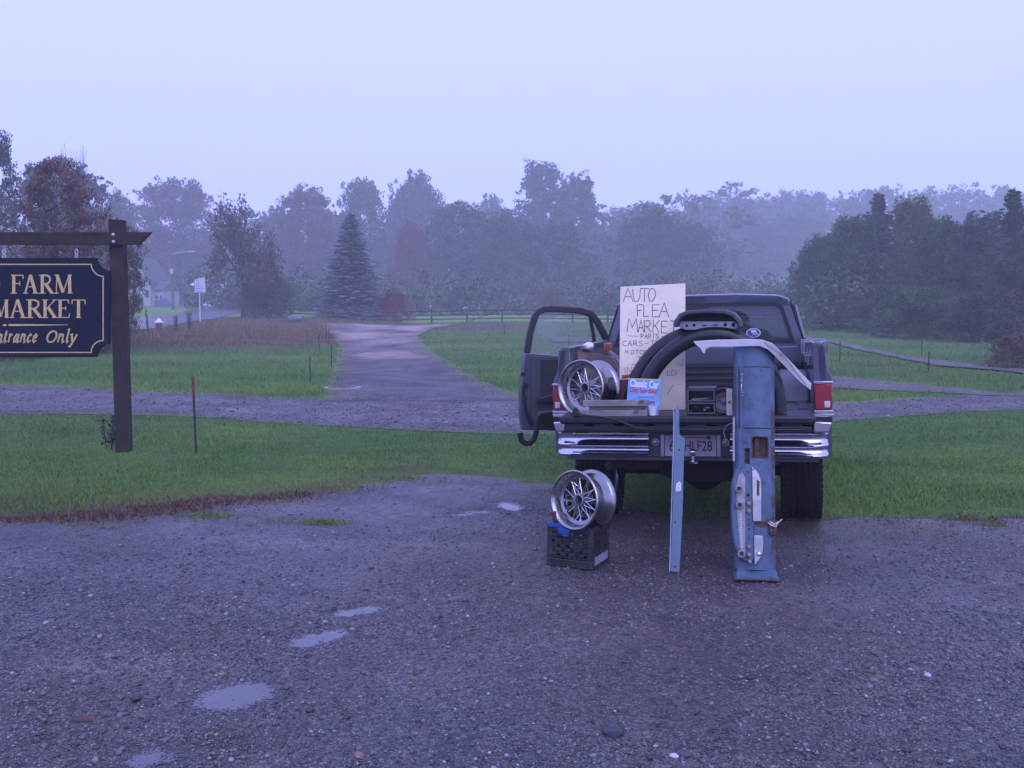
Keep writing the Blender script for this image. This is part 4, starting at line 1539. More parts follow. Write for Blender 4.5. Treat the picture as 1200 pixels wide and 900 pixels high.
for ch, a, b in (('I', 731, 734), ('N', 735, 740), ('H', 745, 750)):
    hand(m, ch, a, b, 430, 437, 0.0034)
for ch, a, b in (('L', 782, 786), ('D', 787, 793)):
    hand(m, ch, a, b, 434, 440, 0.0034)
m.stroke([PS(789, 451), PS(782, 462)], 0.0034, -0.001, 0.0007)
m.stroke([PS(792, 424), PS(799, 429), PS(800, 420)], 0.002, -0.001, 0.0006)
m.build('hand_lettering', ink, ps, smooth=0)

# --- two rubber wheel-arch hoops
A_PATH = [(752, 486), (754, 462), (762, 441), (776, 421), (795, 405), (816, 395.5), (838, 392.5), (861, 396), (882, 409), (899, 430), (909, 455), (913, 486)]
for path, ly, lab in ((A_PATH, -0.24, 'black rubber hoop standing on the tailgate, the nearer of two under the hooded metal cowl'),
                      ([(x - 13 if x < 850 else x - 8, y - 3 if y < 470 else y - 6) for x, y in A_PATH], -0.10, 'black rubber hoop just behind the other one, in front of the plywood sign')):
    pts = [tp(x, y, ly) for x, y in path]
    base = Vector((pts[6].x, ly, FLOOR))
    t_, Mi = item('rubber_arch', lab, 'wheel arch trim', base, 'rubber hoops on the tailgate')
    # smooth the path
    dense = []
    for i in range(len(pts) - 1):
        p0, p1, p2, p3 = pts[max(i - 1, 0)], pts[i], pts[i + 1], pts[min(i + 2, len(pts) - 1)]
        for k in range(5):
            q = k / 5
            dense.append(0.5 * ((2 * p1) + (p2 - p0) * q + (2 * p0 - 5 * p1 + 4 * p2 - p3) * q * q + (3 * p1 - p0 - 3 * p2 + p3) * q ** 3))
    dense.append(pts[-1])
    for p in dense:
        p.z = max(p.z, FLOOR + 0.002)
    m = MB().tube(dense, 0.05, 14, Mi, flat=(0.045, 0.056, (0, 1, 0)))
    m.build('hoop', arch_rubber, t_, smooth=60)
    m = MB().tube([p + Vector((0, -0.043, 0)) for p in dense], 0.004, 6, Mi)
    m.build('moulded_ridge', arch_rubber, t_)

# --- hooded cowl with slotted plate on top of the hoops
b0 = tp(830, 386, -0.22)
t_, Mi = item('instrument_hood', 'curved dark metal cowl with a slotted plate lying on top of the black hoops', 'car part', b0)
m = MB()
P = [tp(x, y, -0.22) for x, y in ((793, 383), (794.5, 376), (799, 369.5), (808, 366), (830, 364.5), (850, 365.5), (860, 369), (866, 376), (867.5, 384))]
m.stroke([(p.x, p.z) for p in P], 0.030, 0.02, 0.33, Mi @ XZ)
m.build('hood', mat('cowl_paint', (0.055, 0.056, 0.064), 0.38, 0, 0.15, 8, bump=0.05), t_, 0.008)
MB().prism([(p.x, p.z) for p in P], 0.12, 0.13, Mi @ XZ).build('hood_back', dark_paint, t_)
m = MB()
Q = [tp(x, y, -0.20) for x, y in ((796, 378), (800, 376.5), (860, 376.5), (865, 379), (865, 384), (860, 386), (803, 386.5), (797, 384))]
m.prism([(p.x, p.z) for p in Q], 0.194, 0.2006, Mi @ XZ)
pl = m.build('slotted_plate', dull_steel, t_, 0.002)
for x, y, a, b in ((805, 381.5, 1.6, 1.6), (813.5, 381, 1.8, 1.8), (826, 381.5, 3.2, 0.7), (838.5, 381, 3.2, 0.7), (850, 380.5, 2.0, 2.0), (859.5, 380.5, 2.0, 2.6)):
    c0 = tp(x, y, -0.185)
    MB().prism([(c0.x + a * 0.006 * math.cos(k * PI / 8), c0.z + b * 0.006 * math.sin(k * PI / 8)) for k in range(16)], 0.201, 0.2025, Mi @ XZ).build('hole', deep_black, pl, smooth=0)

# --- magazine
MM = frame(TRUCK @ tp(753, 487, -0.335), TRUCK @ tp(757, 443.5, -0.29), (TRUCK.to_3x3() @ Vector((1, 0, -0.03))).normalized())
mg = thing('magazine', 'blue car magazine propped upright on the tailgate beside the wire wheel', 'magazine', MM)


def MG(px, py):
    p = fp(MM, px, py)
    return (p.x, p.y)


MB().prism([MG(733, 488), MG(771.5, 487), MG(775, 444.5), MG(736.5, 443)], -0.006, 0).build('cover', mag_blue, mg)
q = MB()
a, b = MG(738, 453), MG(772.5, 446.5)
fit_text(q, 'Classic Car', a[0], b[0], a[1], b[1], 0.0008, 0.03)
q.build('magazine_title', white_paper, mg, smooth=0)
q = MB()
a, b = MG(737.5, 461), MG(771, 456)
fit_text(q, 'Chop Something!', a[0], b[0], a[1], b[1], 0.0008, 0.04, 0.2)
q.build('magazine_headline', mag_red, mg, smooth=0)
q = MB()
q.prism([MG(736.5, 444.6), MG(775, 445.8), MG(775, 444.6), MG(736.5, 443.2)], 0, 0.0010)
q.prism([MG(752, 463.6), MG(769, 462.6), MG(769, 461.8), MG(752, 462.8)], 0, 0.0010)
q.build('magazine_band', mag_yellow, mg, smooth=0)
q = MB()
for x0, x1, y0, y1 in ((760, 768, 470, 473), (738, 744, 474, 478), (750, 757, 478, 481)):
    q.prism([MG(x0, y1), MG(x1, y1), MG(x1 - 1.5, y0), MG(x0 + 2, y0)], 0, 0.0012)
q.build('red_picture', mag_red, mg, smooth=0)
q = MB()
for k, (x0, x1, y) in enumerate(((748, 768, 465.2), (742, 745, 467), (764, 767, 466.8), (752, 758, 475))):
    q.prism([MG(x0, y + 0.7), MG(x1, y + 0.5), MG(x1, y), MG(x0, y + 0.2)], 0, 0.0011 + k * 0.0001)
q.build('dark_print', plate_blue, mg, smooth=0)

# --- boards on the tailgate edge
for nm, lab, x0, x1, y0, y1, ly, mt, dep in (
        ('wooden_board', 'lower of two weathered grey boards lying along the tailgate edge', 672, 758.5, 480.5, 488.2, -0.375, old_board, 0.035),
        ('thin_batten', 'thin dark batten between the two weathered boards on the tailgate', 690, 752, 476.6, 480.2, -0.360, brown_board, 0.02),
        ('wooden_board', 'upper of two weathered grey boards, in front of the wire wheel on the tailgate', 683, 759.5, 469, 476.4, -0.382, old_board, 0.04)):
    a, b = tp(x0, y1, ly), tp(x1, y0, ly)
    t_, Mi = item(nm, lab, 'board', Vector(((a.x + b.x) / 2, ly, a.z)))
    MB().box(a.x, b.x, ly, ly + dep, a.z, b.z + 0.0, Mi).build('plank_body', mt, t_, 0.003)
a = tp(764.5, 488, -0.375)
t_, Mi = item('paper_cup', 'small white paper cup at the end of the grey boards', 'cup', Vector((a.x, -0.345, FLOOR)))
MB().lathe([(0, 0.002), (0.024, 0.0), (0.033, 0.060), (0.035, 0.062), (0.033, 0.064), (0.030, 0.060), (0.022, 0.004), (0, 0.004)], 24).build('cup_wall', white_paper, t_)

# --- clip and black lead on the tailgate edge
a = tp(674.5, 487.5, -0.40)
t_, Mi = item('black_clamp', 'small black clamp on the tailgate edge under the wire wheel', 'clamp', Vector((a.x, -0.39, FLOOR)))
m = MB().box(-0.022, 0.022, -0.02, 0.03, -0.002, 0.04)
m.box(-0.035, 0.035, -0.016, 0.02, 0.008, 0.022)
m.box(-0.012, 0.012, -0.012, 0.012, 0.04, 0.06)
m.build('clamp_body', black_plastic, t_, 0.004)
P = [tp(x, y, -0.392) for x, y in ((678, 485.5), (690, 487), (705, 488.5), (722, 492), (735, 497), (744, 500.5), (756, 503))]
t_, Mi = item('black_lead', 'black lead trailing from the clamp across the tailgate edge', 'cable', P[0])
MB().tube(P, 0.006, 8, Mi).build('lead', black_plastic, t_)

# --- car radio console, loudspeaker, rule
a, b = tp(805, 487, -0.33), tp(838.5, 455, -0.33)
t_, Mi = item('radio_console', 'black dashboard console with two open slots standing on the tailgate', 'car part', Vector(((a.x + b.x) / 2, -0.2, FLOOR)))
zm = (a.z + b.z) / 2
m = MB()
for z0, z1 in ((FLOOR, FLOOR + 0.012), (zm - 0.008, zm + 0.008), (b.z - 0.012, b.z)):
    m.box(a.x, b.x, -0.33, -0.10, z0, z1, Mi)
m.box(a.x, a.x + 0.012, -0.33, -0.10, FLOOR + 0.012, b.z - 0.012, Mi)
m.box(b.x - 0.012, b.x, -0.33, -0.10, FLOOR + 0.012, b.z - 0.012, Mi)
m.box(a.x + 0.012, b.x - 0.012, -0.14, -0.11, FLOOR + 0.012, b.z - 0.012, Mi)
m.build('housing', black_plastic, t_, 0.002)
for z0, z1 in ((FLOOR + 0.010, zm - 0.006), (zm + 0.006, b.z - 0.008)):
    MB().ring([(a.x + 0.006, z0), (b.x - 0.006, z0), (b.x - 0.006, z1), (a.x + 0.006, z1)], [(a.x + 0.013, z0 + 0.007), (b.x - 0.013, z0 + 0.007), (b.x - 0.013, z1 - 0.007), (a.x + 0.013, z1 - 0.007)], 0.331, 0.336, Mi @ XZ).build('slot_frame', tarp_grey, t_)
m = MB()
rr = random.Random(3)
for k in range(9):
    x0 = rr.uniform(a.x + 0.03, b.x - 0.05)
    z0 = FLOOR + 0.018 + rr.uniform(0, 0.02)
    m.bar((x0, -0.31 + rr.uniform(0, 0.1), z0), (x0 + rr.uniform(-0.03, 0.04), -0.28, z0 + rr.uniform(0.0, 0.03)), 0.010, 0.008, M=Mi)
m.bar((a.x + 0.03, -0.30, zm + 0.016), (b.x - 0.03, -0.25, zm + 0.020), 0.02, 0.008, M=Mi)
m.build('loose_fitting', dull_steel, t_)
c0 = tp(848, 470, -0.30)
t_, Mi = item('loudspeaker', 'round grey loudspeaker standing on the tailgate beside the black console', 'loudspeaker', Vector((c0.x, -0.25, FLOOR)))
Ml = Matrix.Translation((0, -0.05, c0.z - FLOOR)) @ Matrix.Rotation(R(90), 4, 'X')
rs = c0.z - FLOOR
m = MB().lathe([(rs * 0.66, 0.0), (rs * 0.90, 0.006), (rs, 0.0), (rs, -0.02), (rs * 0.78, -0.09), (rs * 0.5, -0.11), (0, -0.11)], 32, Ml)
m.build('basket', black_plastic, t_)
MB().lathe([(rs * 0.66, 0.001), (rs * 0.3, -0.02), (rs * 0.22, -0.008), (0, 0.0)], 32, Ml).build('cone', mat('speaker_cone', (0.16, 0.16, 0.18), 0.7, var=0.1), t_)
a, b = tp(851.5, 487, -0.36), tp(858, 455.5, -0.36)
t_, Mi = item('wooden_rule', 'short cream coloured batten standing upright between the loudspeaker and the blue dashboard', 'batten', Vector(((a.x + b.x) / 2, -0.36, FLOOR)))
MB().box(a.x, b.x, -0.36, -0.345, FLOOR, b.z, Mi).build('batten_body', cream, t_, 0.001)
MB().lathe([(0, 0.003), (0.008, 0.003), (0.009, 0)], 12, Mi @ Matrix.Translation(((a.x + b.x) / 2, -0.361, (FLOOR + b.z) / 2)) @ Matrix.Rotation(R(90), 4, 'X')).build('hole', dark_red, t_)

# --- white trim strip bridging the dashboard and the bed corner
pts = [(812.5, 400, -0.57), (840, 398.2, -0.57), (880, 397.6, -0.57), (893, 398.2, -0.57), (905, 402.2, -0.57), (918, 415, -0.52), (951, 449.5, -0.03), (950, 457.5, -0.03), (938, 448, -0.20), (912, 421, -0.53), (900, 409.5, -0.57), (890, 405.6, -0.57), (850, 406.6, -0.57), (832, 406.6, -0.57), (827, 409.5, -0.57), (825.5, 414.5, -0.57), (822.5, 412, -0.57), (821, 408.5, -0.57), (815, 403.5, -0.57)]
t_, Mi = item('trim_strip', 'white bent metal trim strip with a hooked end lying over the top of the blue dashboard', 'car part', tp(880, 402, -0.45))
sheet(MB(), pts, 0.022, Mi).build('strip', white_metal, t_, 0.003)

# --- things along the left side of the bed
a = tp(700, 415, 0.4)
t_, Mi = item('brown_plank', 'brown wooden panel leaning along the left side of the truck bed', 'board', Vector((a.x, 0.4, FLOOR)))
m = MB()
sheet(m, [(677, 411, 0.32), (700, 414.0, 0.5), (721, 418, 0.72), (722, 470, 0.72), (678, 474, 0.32)], 0.02, Mi)
m.build('panel_board', brown_board, t_, 0.002)
sheet(MB(), [(681, 409.2, 0.34), (721, 416.0, 0.72), (721, 418.0, 0.715), (681, 411.3, 0.335)], 0.03, Mi).build('dark_edge', dark_paint, t_, 0.002)
a = tp(690, 406, 0.42)
t_, Mi = item('white_rag', 'crumpled white rag on top of the brown panel by the left bed rail', 'rag', Vector((a.x, 0.42, a.z - 0.03)))
vs, fs = [], []
rr = random.Random(8)
for i in range(9):
    for j in range(14):
        th, ph = PI * i / 8, 2 * PI * j / 14
        k_ = 1 + 0.16 * math.sin(3 * ph + i) + 0.10 * rr.uniform(-1, 1)
        vs.append((0.040 * math.sin(th) * math.cos(ph) * k_, 0.05 * math.sin(th) * math.sin(ph) * k_, 0.03 + 0.032 * math.cos(th) * (1 + 0.1 * math.cos(2 * ph))))
for i in range(8):
    for j in range(14):
        fs.append((i * 14 + j, i * 14 + (j + 1) % 14, (i + 1) * 14 + (j + 1) % 14, (i + 1) * 14 + j))
MB().add(vs, fs).build('folded_cloth', white_paper, t_, smooth=50)
c0 = tp(713, 413, 0.74)
t_, Mi = item('orange_can', 'small orange labelled can on the right end of the brown panel', 'can', Vector((c0.x, 0.73, c0.z - 0.005)))
MB().lathe([(0, 0), (0.032, 0), (0.034, 0.003), (0.034, 0.078), (0.030, 0.083), (0, 0.083)], 20).build('can_body', orange, t_)
m = MB()
for x, z0, z1 in ((-0.01, 0.02, 0.06), (0.008, 0.025, 0.055)):
    m.box(x, x + 0.008, -0.037, -0.028, z0, z1)
m.build('label_mark', dark_red, t_)
P = [tp(*p) for p in ((716, 415, 0.55), (721, 420, 0.5), (724, 428, 0.42), (729, 436, 0.36), (734, 444, 0.3), (741, 450, 0.2))]
t_, Mi = item('frayed_rope', 'frayed grey rope hanging over the end of the brown panel', 'rope', P[0])
m = MB()
for k in range(3):
    m.tube([p + Vector((0.014 * math.cos(i * 1.3 + k * 2.1), 0.014 * math.sin(i * 1.3 + k * 2.1), 0.006 * k)) for i, p in enumerate(P)], 0.016, 8, Mi)
m.build('strand', grey_rope, t_)
P = [tp(*p) for p in ((719, 419, 0.4), (728, 430, 0.34), (738, 440, 0.28), (748, 447, 0.1))]
t_, Mi = item('black_wire', 'thin black wire drooping past the frayed rope behind the magazine', 'wire', P[0])
MB().tube(P, 0.004, 6, Mi).build('wire', black_plastic, t_)
P = [tp(*p) for p in ((729, 441.5, 0.0), (740, 440, 0.0), (753, 439, 0.0))]
t_, Mi = item('hand_tool', 'red tool handle sticking out behind the magazine', 'tool', P[0])
MB().tube(P, 0.013, 10, Mi).build('grip', red_paint, t_)
a, b = tp(727, 484, 0.02), tp(752, 445, 0.02)
t_, Mi = item('red_box', 'dark red metal box behind the magazine and under the red handle', 'box', Vector(((a.x + b.x) / 2, 0.0, FLOOR)))
MB().box(a.x, b.x, -0.03, 0.05, FLOOR, b.z, Mi).build('box_body', dark_red, t_, 0.006)
MB().box(a.x - 0.004, b.x + 0.004, -0.034, 0.054, b.z, b.z + 0.012, Mi).build('box_lid', mat('pink_lid', (0.42, 0.30, 0.27), 0.6, var=0.15), t_, 0.003)
# thin wire hoop by the blue dashboard
P = [tp(*p, -0.42) for p in ((864, 497), (857, 496), (851, 499), (848, 506), (850, 516), (854, 522))]
t_, Mi = item('wire_loop', 'thin bare wire loop hanging from the left edge of the blue dashboard', 'wire', P[0])
MB().tube(P, 0.003, 6, Mi).build('wire', dull_steel, t_)


# --- wire wheels
def wire_wheel(label, M, scale):
    w = thing('wire_wheel', label, 'wheel', M @ Matrix.Scale(scale, 4), 'chrome wire wheels for sale')
    prof = [(0.193, 0.108), (0.203, 0.113), (0.211, 0.108), (0.212, 0.101), (0.200, 0.094), (0.193, 0.084), (0.184, 0.070), (0.181, 0.03), (0.172, 0.012), (0.166, 0.0), (0.166, -0.03), (0.180, -0.05), (0.186, -0.085), (0.196, -0.095), (0.211, -0.100), (0.212, -0.107),
            (0.203, -0.113), (0.193, -0.108), (0.180, -0.085), (0.174, -0.05), (0.159, -0.03), (0.159, 0.0), (0.165, 0.02), (0.150, 0.034), (0.149, 0.040), (0.172, 0.046), (0.176, 0.070), (0.184, 0.086)]
    MB().lathe(prof, 56, closed=True).build('rim', old_chrome, w, smooth=50)
    MB().lathe([(0.030, -0.04), (0.030, 0.048), (0.034, 0.056), (0.043, 0.054), (0.046, 0.044), (0.045, 0.02), (0.047, -0.03), (0.052, -0.05), (0.030, -0.05)], 28, closed=True).build('hub', dull_steel, w)
    MB().lathe([(0, 0.0), (0.030, 0.002)], 20).build('hub_bore', deep_black, w)
    me1 = me2 = None
    for row, (n, z0, r0, z1, r1, sk) in enumerate(((24, 0.036, 0.045, 0.033, 0.156, 24), (16, -0.035, 0.047, 0.010, 0.160, 18))):
        for k in range(n):
            a = 360 / n * k
            sgn = 1 if k % 2 else -1
            if k < 2:
                b = R(sgn * sk)
                mb = MB().tube([(r0, 0, z0), (r1 * math.cos(b), r1 * math.sin(b), z1)], 0.0032, 6)
                mb.tube([(r1 * 0.93 * math.cos(b), r1 * 0.93 * math.sin(b), z1 + (z0 - z1) * 0.06), (r1 * math.cos(b), r1 * math.sin(b), z1)], 0.0055, 6)
                me = mb.mesh('spoke')
                me.materials.append(chrome)
                if k == 0:
                    me1 = me
                else:
                    me2 = me
            o = link('spoke', me2 if k % 2 else me1, w)
            o.rotation_euler.z = R(a)
    MB().tube([(0.176, 0, 0.066), (0.150, 0, 0.066)], 0.004, 8).build('valve', black_plastic, w)
    return w


def wheel_matrix(center, yaw_left, tilt):
    """axis turned to the left of the camera by yaw_left, tipped up by tilt"""
    d = Vector((-center.x, -center.y, 0)).normalized()
    a = R(yaw_left)
    n = Vector((d.x * math.cos(a) + d.y * math.sin(a), -d.x * math.sin(a) + d.y * math.cos(a), math.sin(R(tilt)))).normalized()
    u = Vector((0, 0, 1)).cross(n).normalized()
    v = n.cross(u)
    M = Matrix((u, v, n)).transposed().to_4x4()
    M.translation = center
    return M


cw = TRUCK @ tp(690, 454.5, -0.08)
wire_wheel('chrome wire wheel on the tailgate, partly hidden by the two grey boards', wheel_matrix(cw, 36, 4), 0.96)

# --- milk crate with the second wheel
fc = gp(694, 669)
fc.z = 0.0
ca = R(26)
ex = Vector((math.cos(ca), -math.sin(ca), 0))          # front face runs left from the near corner
ey = Vector((math.sin(ca), math.cos(ca), 0))
CW, CD, CH = 0.325, 0.325, 0.275
Mc = Matrix((ex, ey, Vector((0, 0, 1)))).transposed().to_4x4()
Mc.translation = fc - ex * CW / 2 + ey * CD / 2 + Vector((0, 0, 0.006))
crate = thing('milk_crate', 'black plastic milk crate standing on the gravel with a wire wheel on top', 'crate', Mc)
m = MB()
h = CW / 2
for sx in (-1, 1):
    for sy in (-1, 1):
        m.box(*sorted((sx * h, sx * (h - 0.035))), *sorted((sy * h, sy * (h - 0.035))), 0, CH)
m.build('corner_post', crate_plastic, crate, 0.006)
for nm, z0, z1 in (('top_rim', CH - 0.045, CH), ('bottom_rim', 0.0, 0.05)):
    m = MB()
    for a in range(4):
        Mr = Matrix.Rotation(a * PI / 2, 4, 'Z')
        m.box(-h + 0.035, h - 0.035, -h + 0.002, -h + 0.014, z0, z1, Mr)
        m.box(-h + 0.0, h - 0.0, -h - 0.006, -h + 0.006, z1 - 0.012, z1, Mr) if nm == 'top_rim' else m.box(-h, h, -h - 0.004, -h + 0.006, z1 - 0.010, z1 - 0.002, Mr)
        m.box(-h, h, -h - 0.005, -h + 0.006, z0 + 0.002, z0 + 0.010, Mr)
    m.build(nm, crate_plastic, crate, 0.002)
mez = MB()
for r_ in range(6):
    z = 0.062 + r_ * 0.030
    for c_ in range(8):
        x = -h + 0.045 + c_ * 0.0335
        if (r_ + c_) % 2 == 0:
            mez.add([(x - 0.014, -h + 0.006, z), (x + 0.014, -h + 0.006, z), (x + 0.018, -h - 0.003, z + 0.016), (x - 0.018, -h - 0.003, z + 0.016), (x + 0.014, -h + 0.008, z + 0.026), (x - 0.014, -h + 0.008, z + 0.026)], [(0, 1, 2, 3), (3, 2, 4, 5)])
    mez.box(-h + 0.034, h - 0.034, -h + 0.002, -h + 0.009, z - 0.004, z + 0.004)
for c_ in range(9):
    x = -h + 0.035 + c_ * 0.0320
    mez.box(x - 0.004, x + 0.004, -h + 0.004, -h + 0.010, 0.05, CH - 0.045)
lat = mez.mesh('lattice_wall')
lat.materials.append(crate_plastic)
for a in range(4):
    link('lattice_wall', lat, crate).rotation_euler.z = a * PI / 2
m = MB()
for k in range(7):
    x = -h + 0.03 + k * 0.044
    m.box(x, x + 0.012, -h + 0.02, h - 0.02, 0.004, 0.010)
    m.box(-h + 0.02, h - 0.02, x, x + 0.012, 0.0105, 0.014)
m.build('crate_floor', crate_plastic, crate)
m = MB().box(h + 0.003, h + 0.007, -h + 0.03, h - 0.05, 0.018, 0.075)
tg_ = m.build('crate_label', mat('faded_label', (0.20, 0.20, 0.24), 0.6, 0, 0.3, 30), crate, 0.001)
m = MB()
rr = random.Random(2)
for k in range(3):
    x = -h + 0.045
    while x < h - 0.08:
        l_ = rr.uniform(0.010, 0.03)
        m.box(h + 0.0072, h + 0.0085, x, x + l_, 0.026 + k * 0.016, 0.034 + k * 0.016)
        x += l_ + 0.007
m.build('faded_print', mat('faded_ink', (0.34, 0.34, 0.40), 0.6, 0, 0.2, 30), tg_)
wc = wp(683.5, 585.5, fc.y + 0.10)
wire_wheel('chrome wire wheel balanced on top of the black milk crate', wheel_matrix(wc, 38, 6), 0.93)
# blue clamp bar over the crate rim
Mb = Mc @ Matrix.Translation((-0.02, -h - 0.012, CH))
bb = thing('blue_clamp_bar', 'bright blue plastic bar clamped over the front rim of the milk crate', 'clamp', Mb)
MB().box(-0.135, 0.135, -0.008, 0.012, -0.014, 0.016).build('bar', blue_plastic, bb, 0.004)
m = MB().box(-0.055, 0.03, -0.010, 0.010, -0.055, -0.015)
m.box(-0.03, 0.02, -0.009, 0.009, -0.07, -0.055)
m.build('grip_tab', blue_plastic, bb, 0.006)
m = MB().bar((-0.075, -0.004, 0.015), (-0.085, -0.02, 0.085), 0.018, 0.012)
m.box(-0.10, -0.065, -0.03, -0.005, 0.075, 0.095)
m.build('red_jaw', dark_red, bb, 0.003)

# --- blue dashboard stood on end against the tailgate
bp0 = gp(885, 680)
bp0.z = 0.004
tpz = wp(884, 402, bp0.y + 0.30)
MDash = frame(bp0, tpz, Vector((1, -0.10, 0)).normalized())
dash = thing('old_dashboard', 'long rusty blue car dashboard stood on end against the tailgate, gauges at the bottom', 'car dashboard', MDash)


def B(px, py, w=0.0):
    p = fp(MDash, px, py, w)
    return (p.x, p.y)


def BU(px):
    return B(px, 540)[0]


vt = B(884, 401.5)[1]
u0, u1, u2, u3, u4 = BU(861.5), BU(864), BU(872), BU(904), BU(909.5)
hole1 = (BU(881.5), BU(900), B(890, 536)[1], B(890, 512)[1])
hole2 = (BU(873), BU(879), B(876, 549)[1], B(876, 525)[1])
v0 = 0.06
# front face as a grid with two real openings
us = sorted({u2, u3, hole1[0], hole1[1], hole2[0], hole2[1], *np.linspace(u2, u3, 9)[1:-1]})


def wf(u):
    q = (u - (u2 + u3) / 2) / ((u3 - u2) / 2)
    return -0.022 * q * q


vv_ = sorted({v0, vt, hole1[2], hole1[3], hole2[2], hole2[3]})
m = MB()
for i in range(len(us) - 1):
    for j in range(len(vv_) - 1):
        cu_, cv_ = (us[i] + us[i + 1]) / 2, (vv_[j] + vv_[j + 1]) / 2
        if any(hh_[0] < cu_ < hh_[1] and hh_[2] < cv_ < hh_[3] for hh_ in (hole1, hole2)):
            continue
        m.add([(us[i], vv_[j], wf(us[i])), (us[i + 1], vv_[j], wf(us[i + 1])), (us[i + 1], vv_[j + 1], wf(us[i + 1])), (us[i], vv_[j + 1], wf(us[i]))], [(0, 1, 2, 3)])
for hh_ in (hole1, hole2):
    a, b, c_, d = hh_
    m.add([(a, c_, wf(a)), (b, c_, wf(b)), (b, d, wf(b)), (a, d, wf(a)), (a, c_, -0.05), (b, c_, -0.05), (b, d, -0.05), (a, d, -0.05)], [(0, 4, 5, 1), (1, 5, 6, 2), (2, 6, 7, 3), (3, 7, 4, 0)])
cs = [(u2, -0.022), (BU(870), -0.030), (BU(867), -0.033), (u1, -0.045), (u0 + 0.004, -0.09), (u0 + 0.008, -0.16)]
for (a, wa), (b, wb) in zip(cs[:-1], cs[1:]):
    m.add([(a, v0, wa), (b, v0, wb), (b, vt, wb), (a, vt, wa)], [(0, 1, 2, 3)])
m.build('dash_face', old_blue, dash, smooth=30)
m = MB()
cs2 = [(u3, -0.022), (BU(906.5), -0.026), (u4, -0.045), (u4 + 0.004, -0.10), (u4 - 0.01, -0.16)]
for (a, wa), (b, wb) in zip(cs2[:-1], cs2[1:]):
    m.add([(a, v0, wa), (b, v0, wb), (b, vt, wb), (a, vt, wa)], [(0, 1, 2, 3)])
m.build('rusty_edge', mat('rusty_blue', (0.085, 0.12, 0.18), 0.7, 0.1, 0.3, 10, bump=0.25, bscale=60, spot=((0.085, 0.052, 0.036), 11, 0.47)), dash)
m = MB()
m.prism([(u0 + 0.006, -0.16), (u0 + 0.003, -0.09), (u1, -0.046), (BU(870), -0.031), (u2, -0.024), (BU(882), -0.006), (BU(894), -0.006), (u3, -0.024), (BU(906.5), -0.028), (u4, -0.046), (u4 + 0.002, -0.10), (u4 - 0.012, -0.16)], 0, 0.004, Matrix(((1, 0, 0, 0), (0, 0, 1, vt - 0.006), (0, 1, 0, 0), (0, 0, 0, 1))))
m.build('top_edge', dark_paint, dash)
m = MB()
for hh_ in (hole1, hole2):
    m.box(hh_[0], hh_[1], hh_[2], hh_[3], -0.056, -0.050)
m.box(hole1[0] + 0.02, hole1[0] + 0.05, hole1[2] + 0.0, hole1[3] - 0.015, -0.05, -0.030)
m.build('opening_back', rust, dash)
m = MB()
a, b = hole1[0] - 0.004, hole1[1] + 0.004
c_, d = hole1[2] - 0.004, hole1[3] + 0.004
m.ring([(a, c_), (b, c_), (b, d), (a, d)], [(hole1[0] + 0.002, hole1[2] + 0.002), (hole1[1] - 0.002, hole1[2] + 0.002), (hole1[1] - 0.002, hole1[3] - 0.002), (hole1[0] + 0.002, hole1[3] - 0.002)], 0.0004, 0.003)
m.build('opening_lip', rust, dash)
# foot flange
m = MB()
m.add([(u0 + 0.02, v0 + 0.001, -0.03), (u4, v0 + 0.001, -0.005), (u4, v0 + 0.001, -0.16), (u0 + 0.02, v0 + 0.001, -0.16), (BU(861), 0.0, 0.045), (BU(911), 0.0, 0.045), (BU(911), 0.0, -0.17), (BU(861), 0.0, -0.17)],
      [(0, 1, 5, 4), (1, 2, 6, 5), (2, 3, 7, 6), (3, 0, 4, 7), (4, 5, 6, 7), (0, 3, 2, 1)])
m.build('foot_flange', old_blue, dash, 0.004)
m = MB().box(BU(859), BU(912), -0.003, 0.006, 0.035, 0.050)
m.build('rusty_lip', rust, dash, 0.002)
# glovebox lid and its gap
g0, g1 = B(868, 502), B(902, 430)
m = MB()
for vg in (g1[1] - 0.001, g0[1] + 0.003):
    gu = np.linspace(u2 + 0.001, u3 - 0.001, 10)
    for a, b in zip(gu[:-1], gu[1:]):
        m.add([(a, vg - 0.003, wf(a) + 0.0012), (b, vg - 0.003, wf(b) + 0.0012), (b, vg + 0.003, wf(b) + 0.0012), (a, vg + 0.003, wf(a) + 0.0012)], [(0, 1, 2, 3)])
m.stroke([(BU(867), g0[1]), (BU(867), g1[1])], 0.006, -0.034, -0.0275)
m.build('lid_gap', deep_black, dash, smooth=0)
m = MB()
gu = np.linspace(u2 + 0.003, u3 - 0.002, 9)
for a, b in zip(gu[:-1], gu[1:]):
    m.add([(a, g0[1] + 0.006, wf(a) + 0.004), (b, g0[1] + 0.006, wf(b) + 0.004), (b, g1[1] - 0.004, wf(b) + 0.004), (a, g1[1] - 0.004, wf(a) + 0.004)], [(0, 1, 2, 3)])
bm_ = MB()
for v_ in (g0[1] + 0.006, g1[1] - 0.004):
    for a, b in zip(gu[:-1], gu[1:]):
        m.add([(a, v_, wf(a) + 0.004), (b, v_, wf(b) + 0.004), (b, v_, wf(b) - 0.002), (a, v_, wf(a) - 0.002)], [(0, 1, 2, 3)])
m.build('glovebox_lid', old_blue, dash)
m = MB()
rr = random.Random(5)
for k in range(9):                                    # chips where the paint is scratched to primer
    a = B(870.6 + rr.uniform(-1.3, 1.0), 438 + k * 3.0 + rr.uniform(-1, 1))
    n_ = 7
    rad = [rr.uniform(0.002, 0.0065) for _ in range(n_)]
    m.prism([(a[0] + rad[i] * 0.8 * math.cos(2 * PI * i / n_), a[1] + rad[i] * 1.5 * math.sin(2 * PI * i / n_)) for i in range(n_)], -0.031, -0.0262 + 0.0003 * k)
m.build('paint_chip', white_paper, dash, smooth=0)
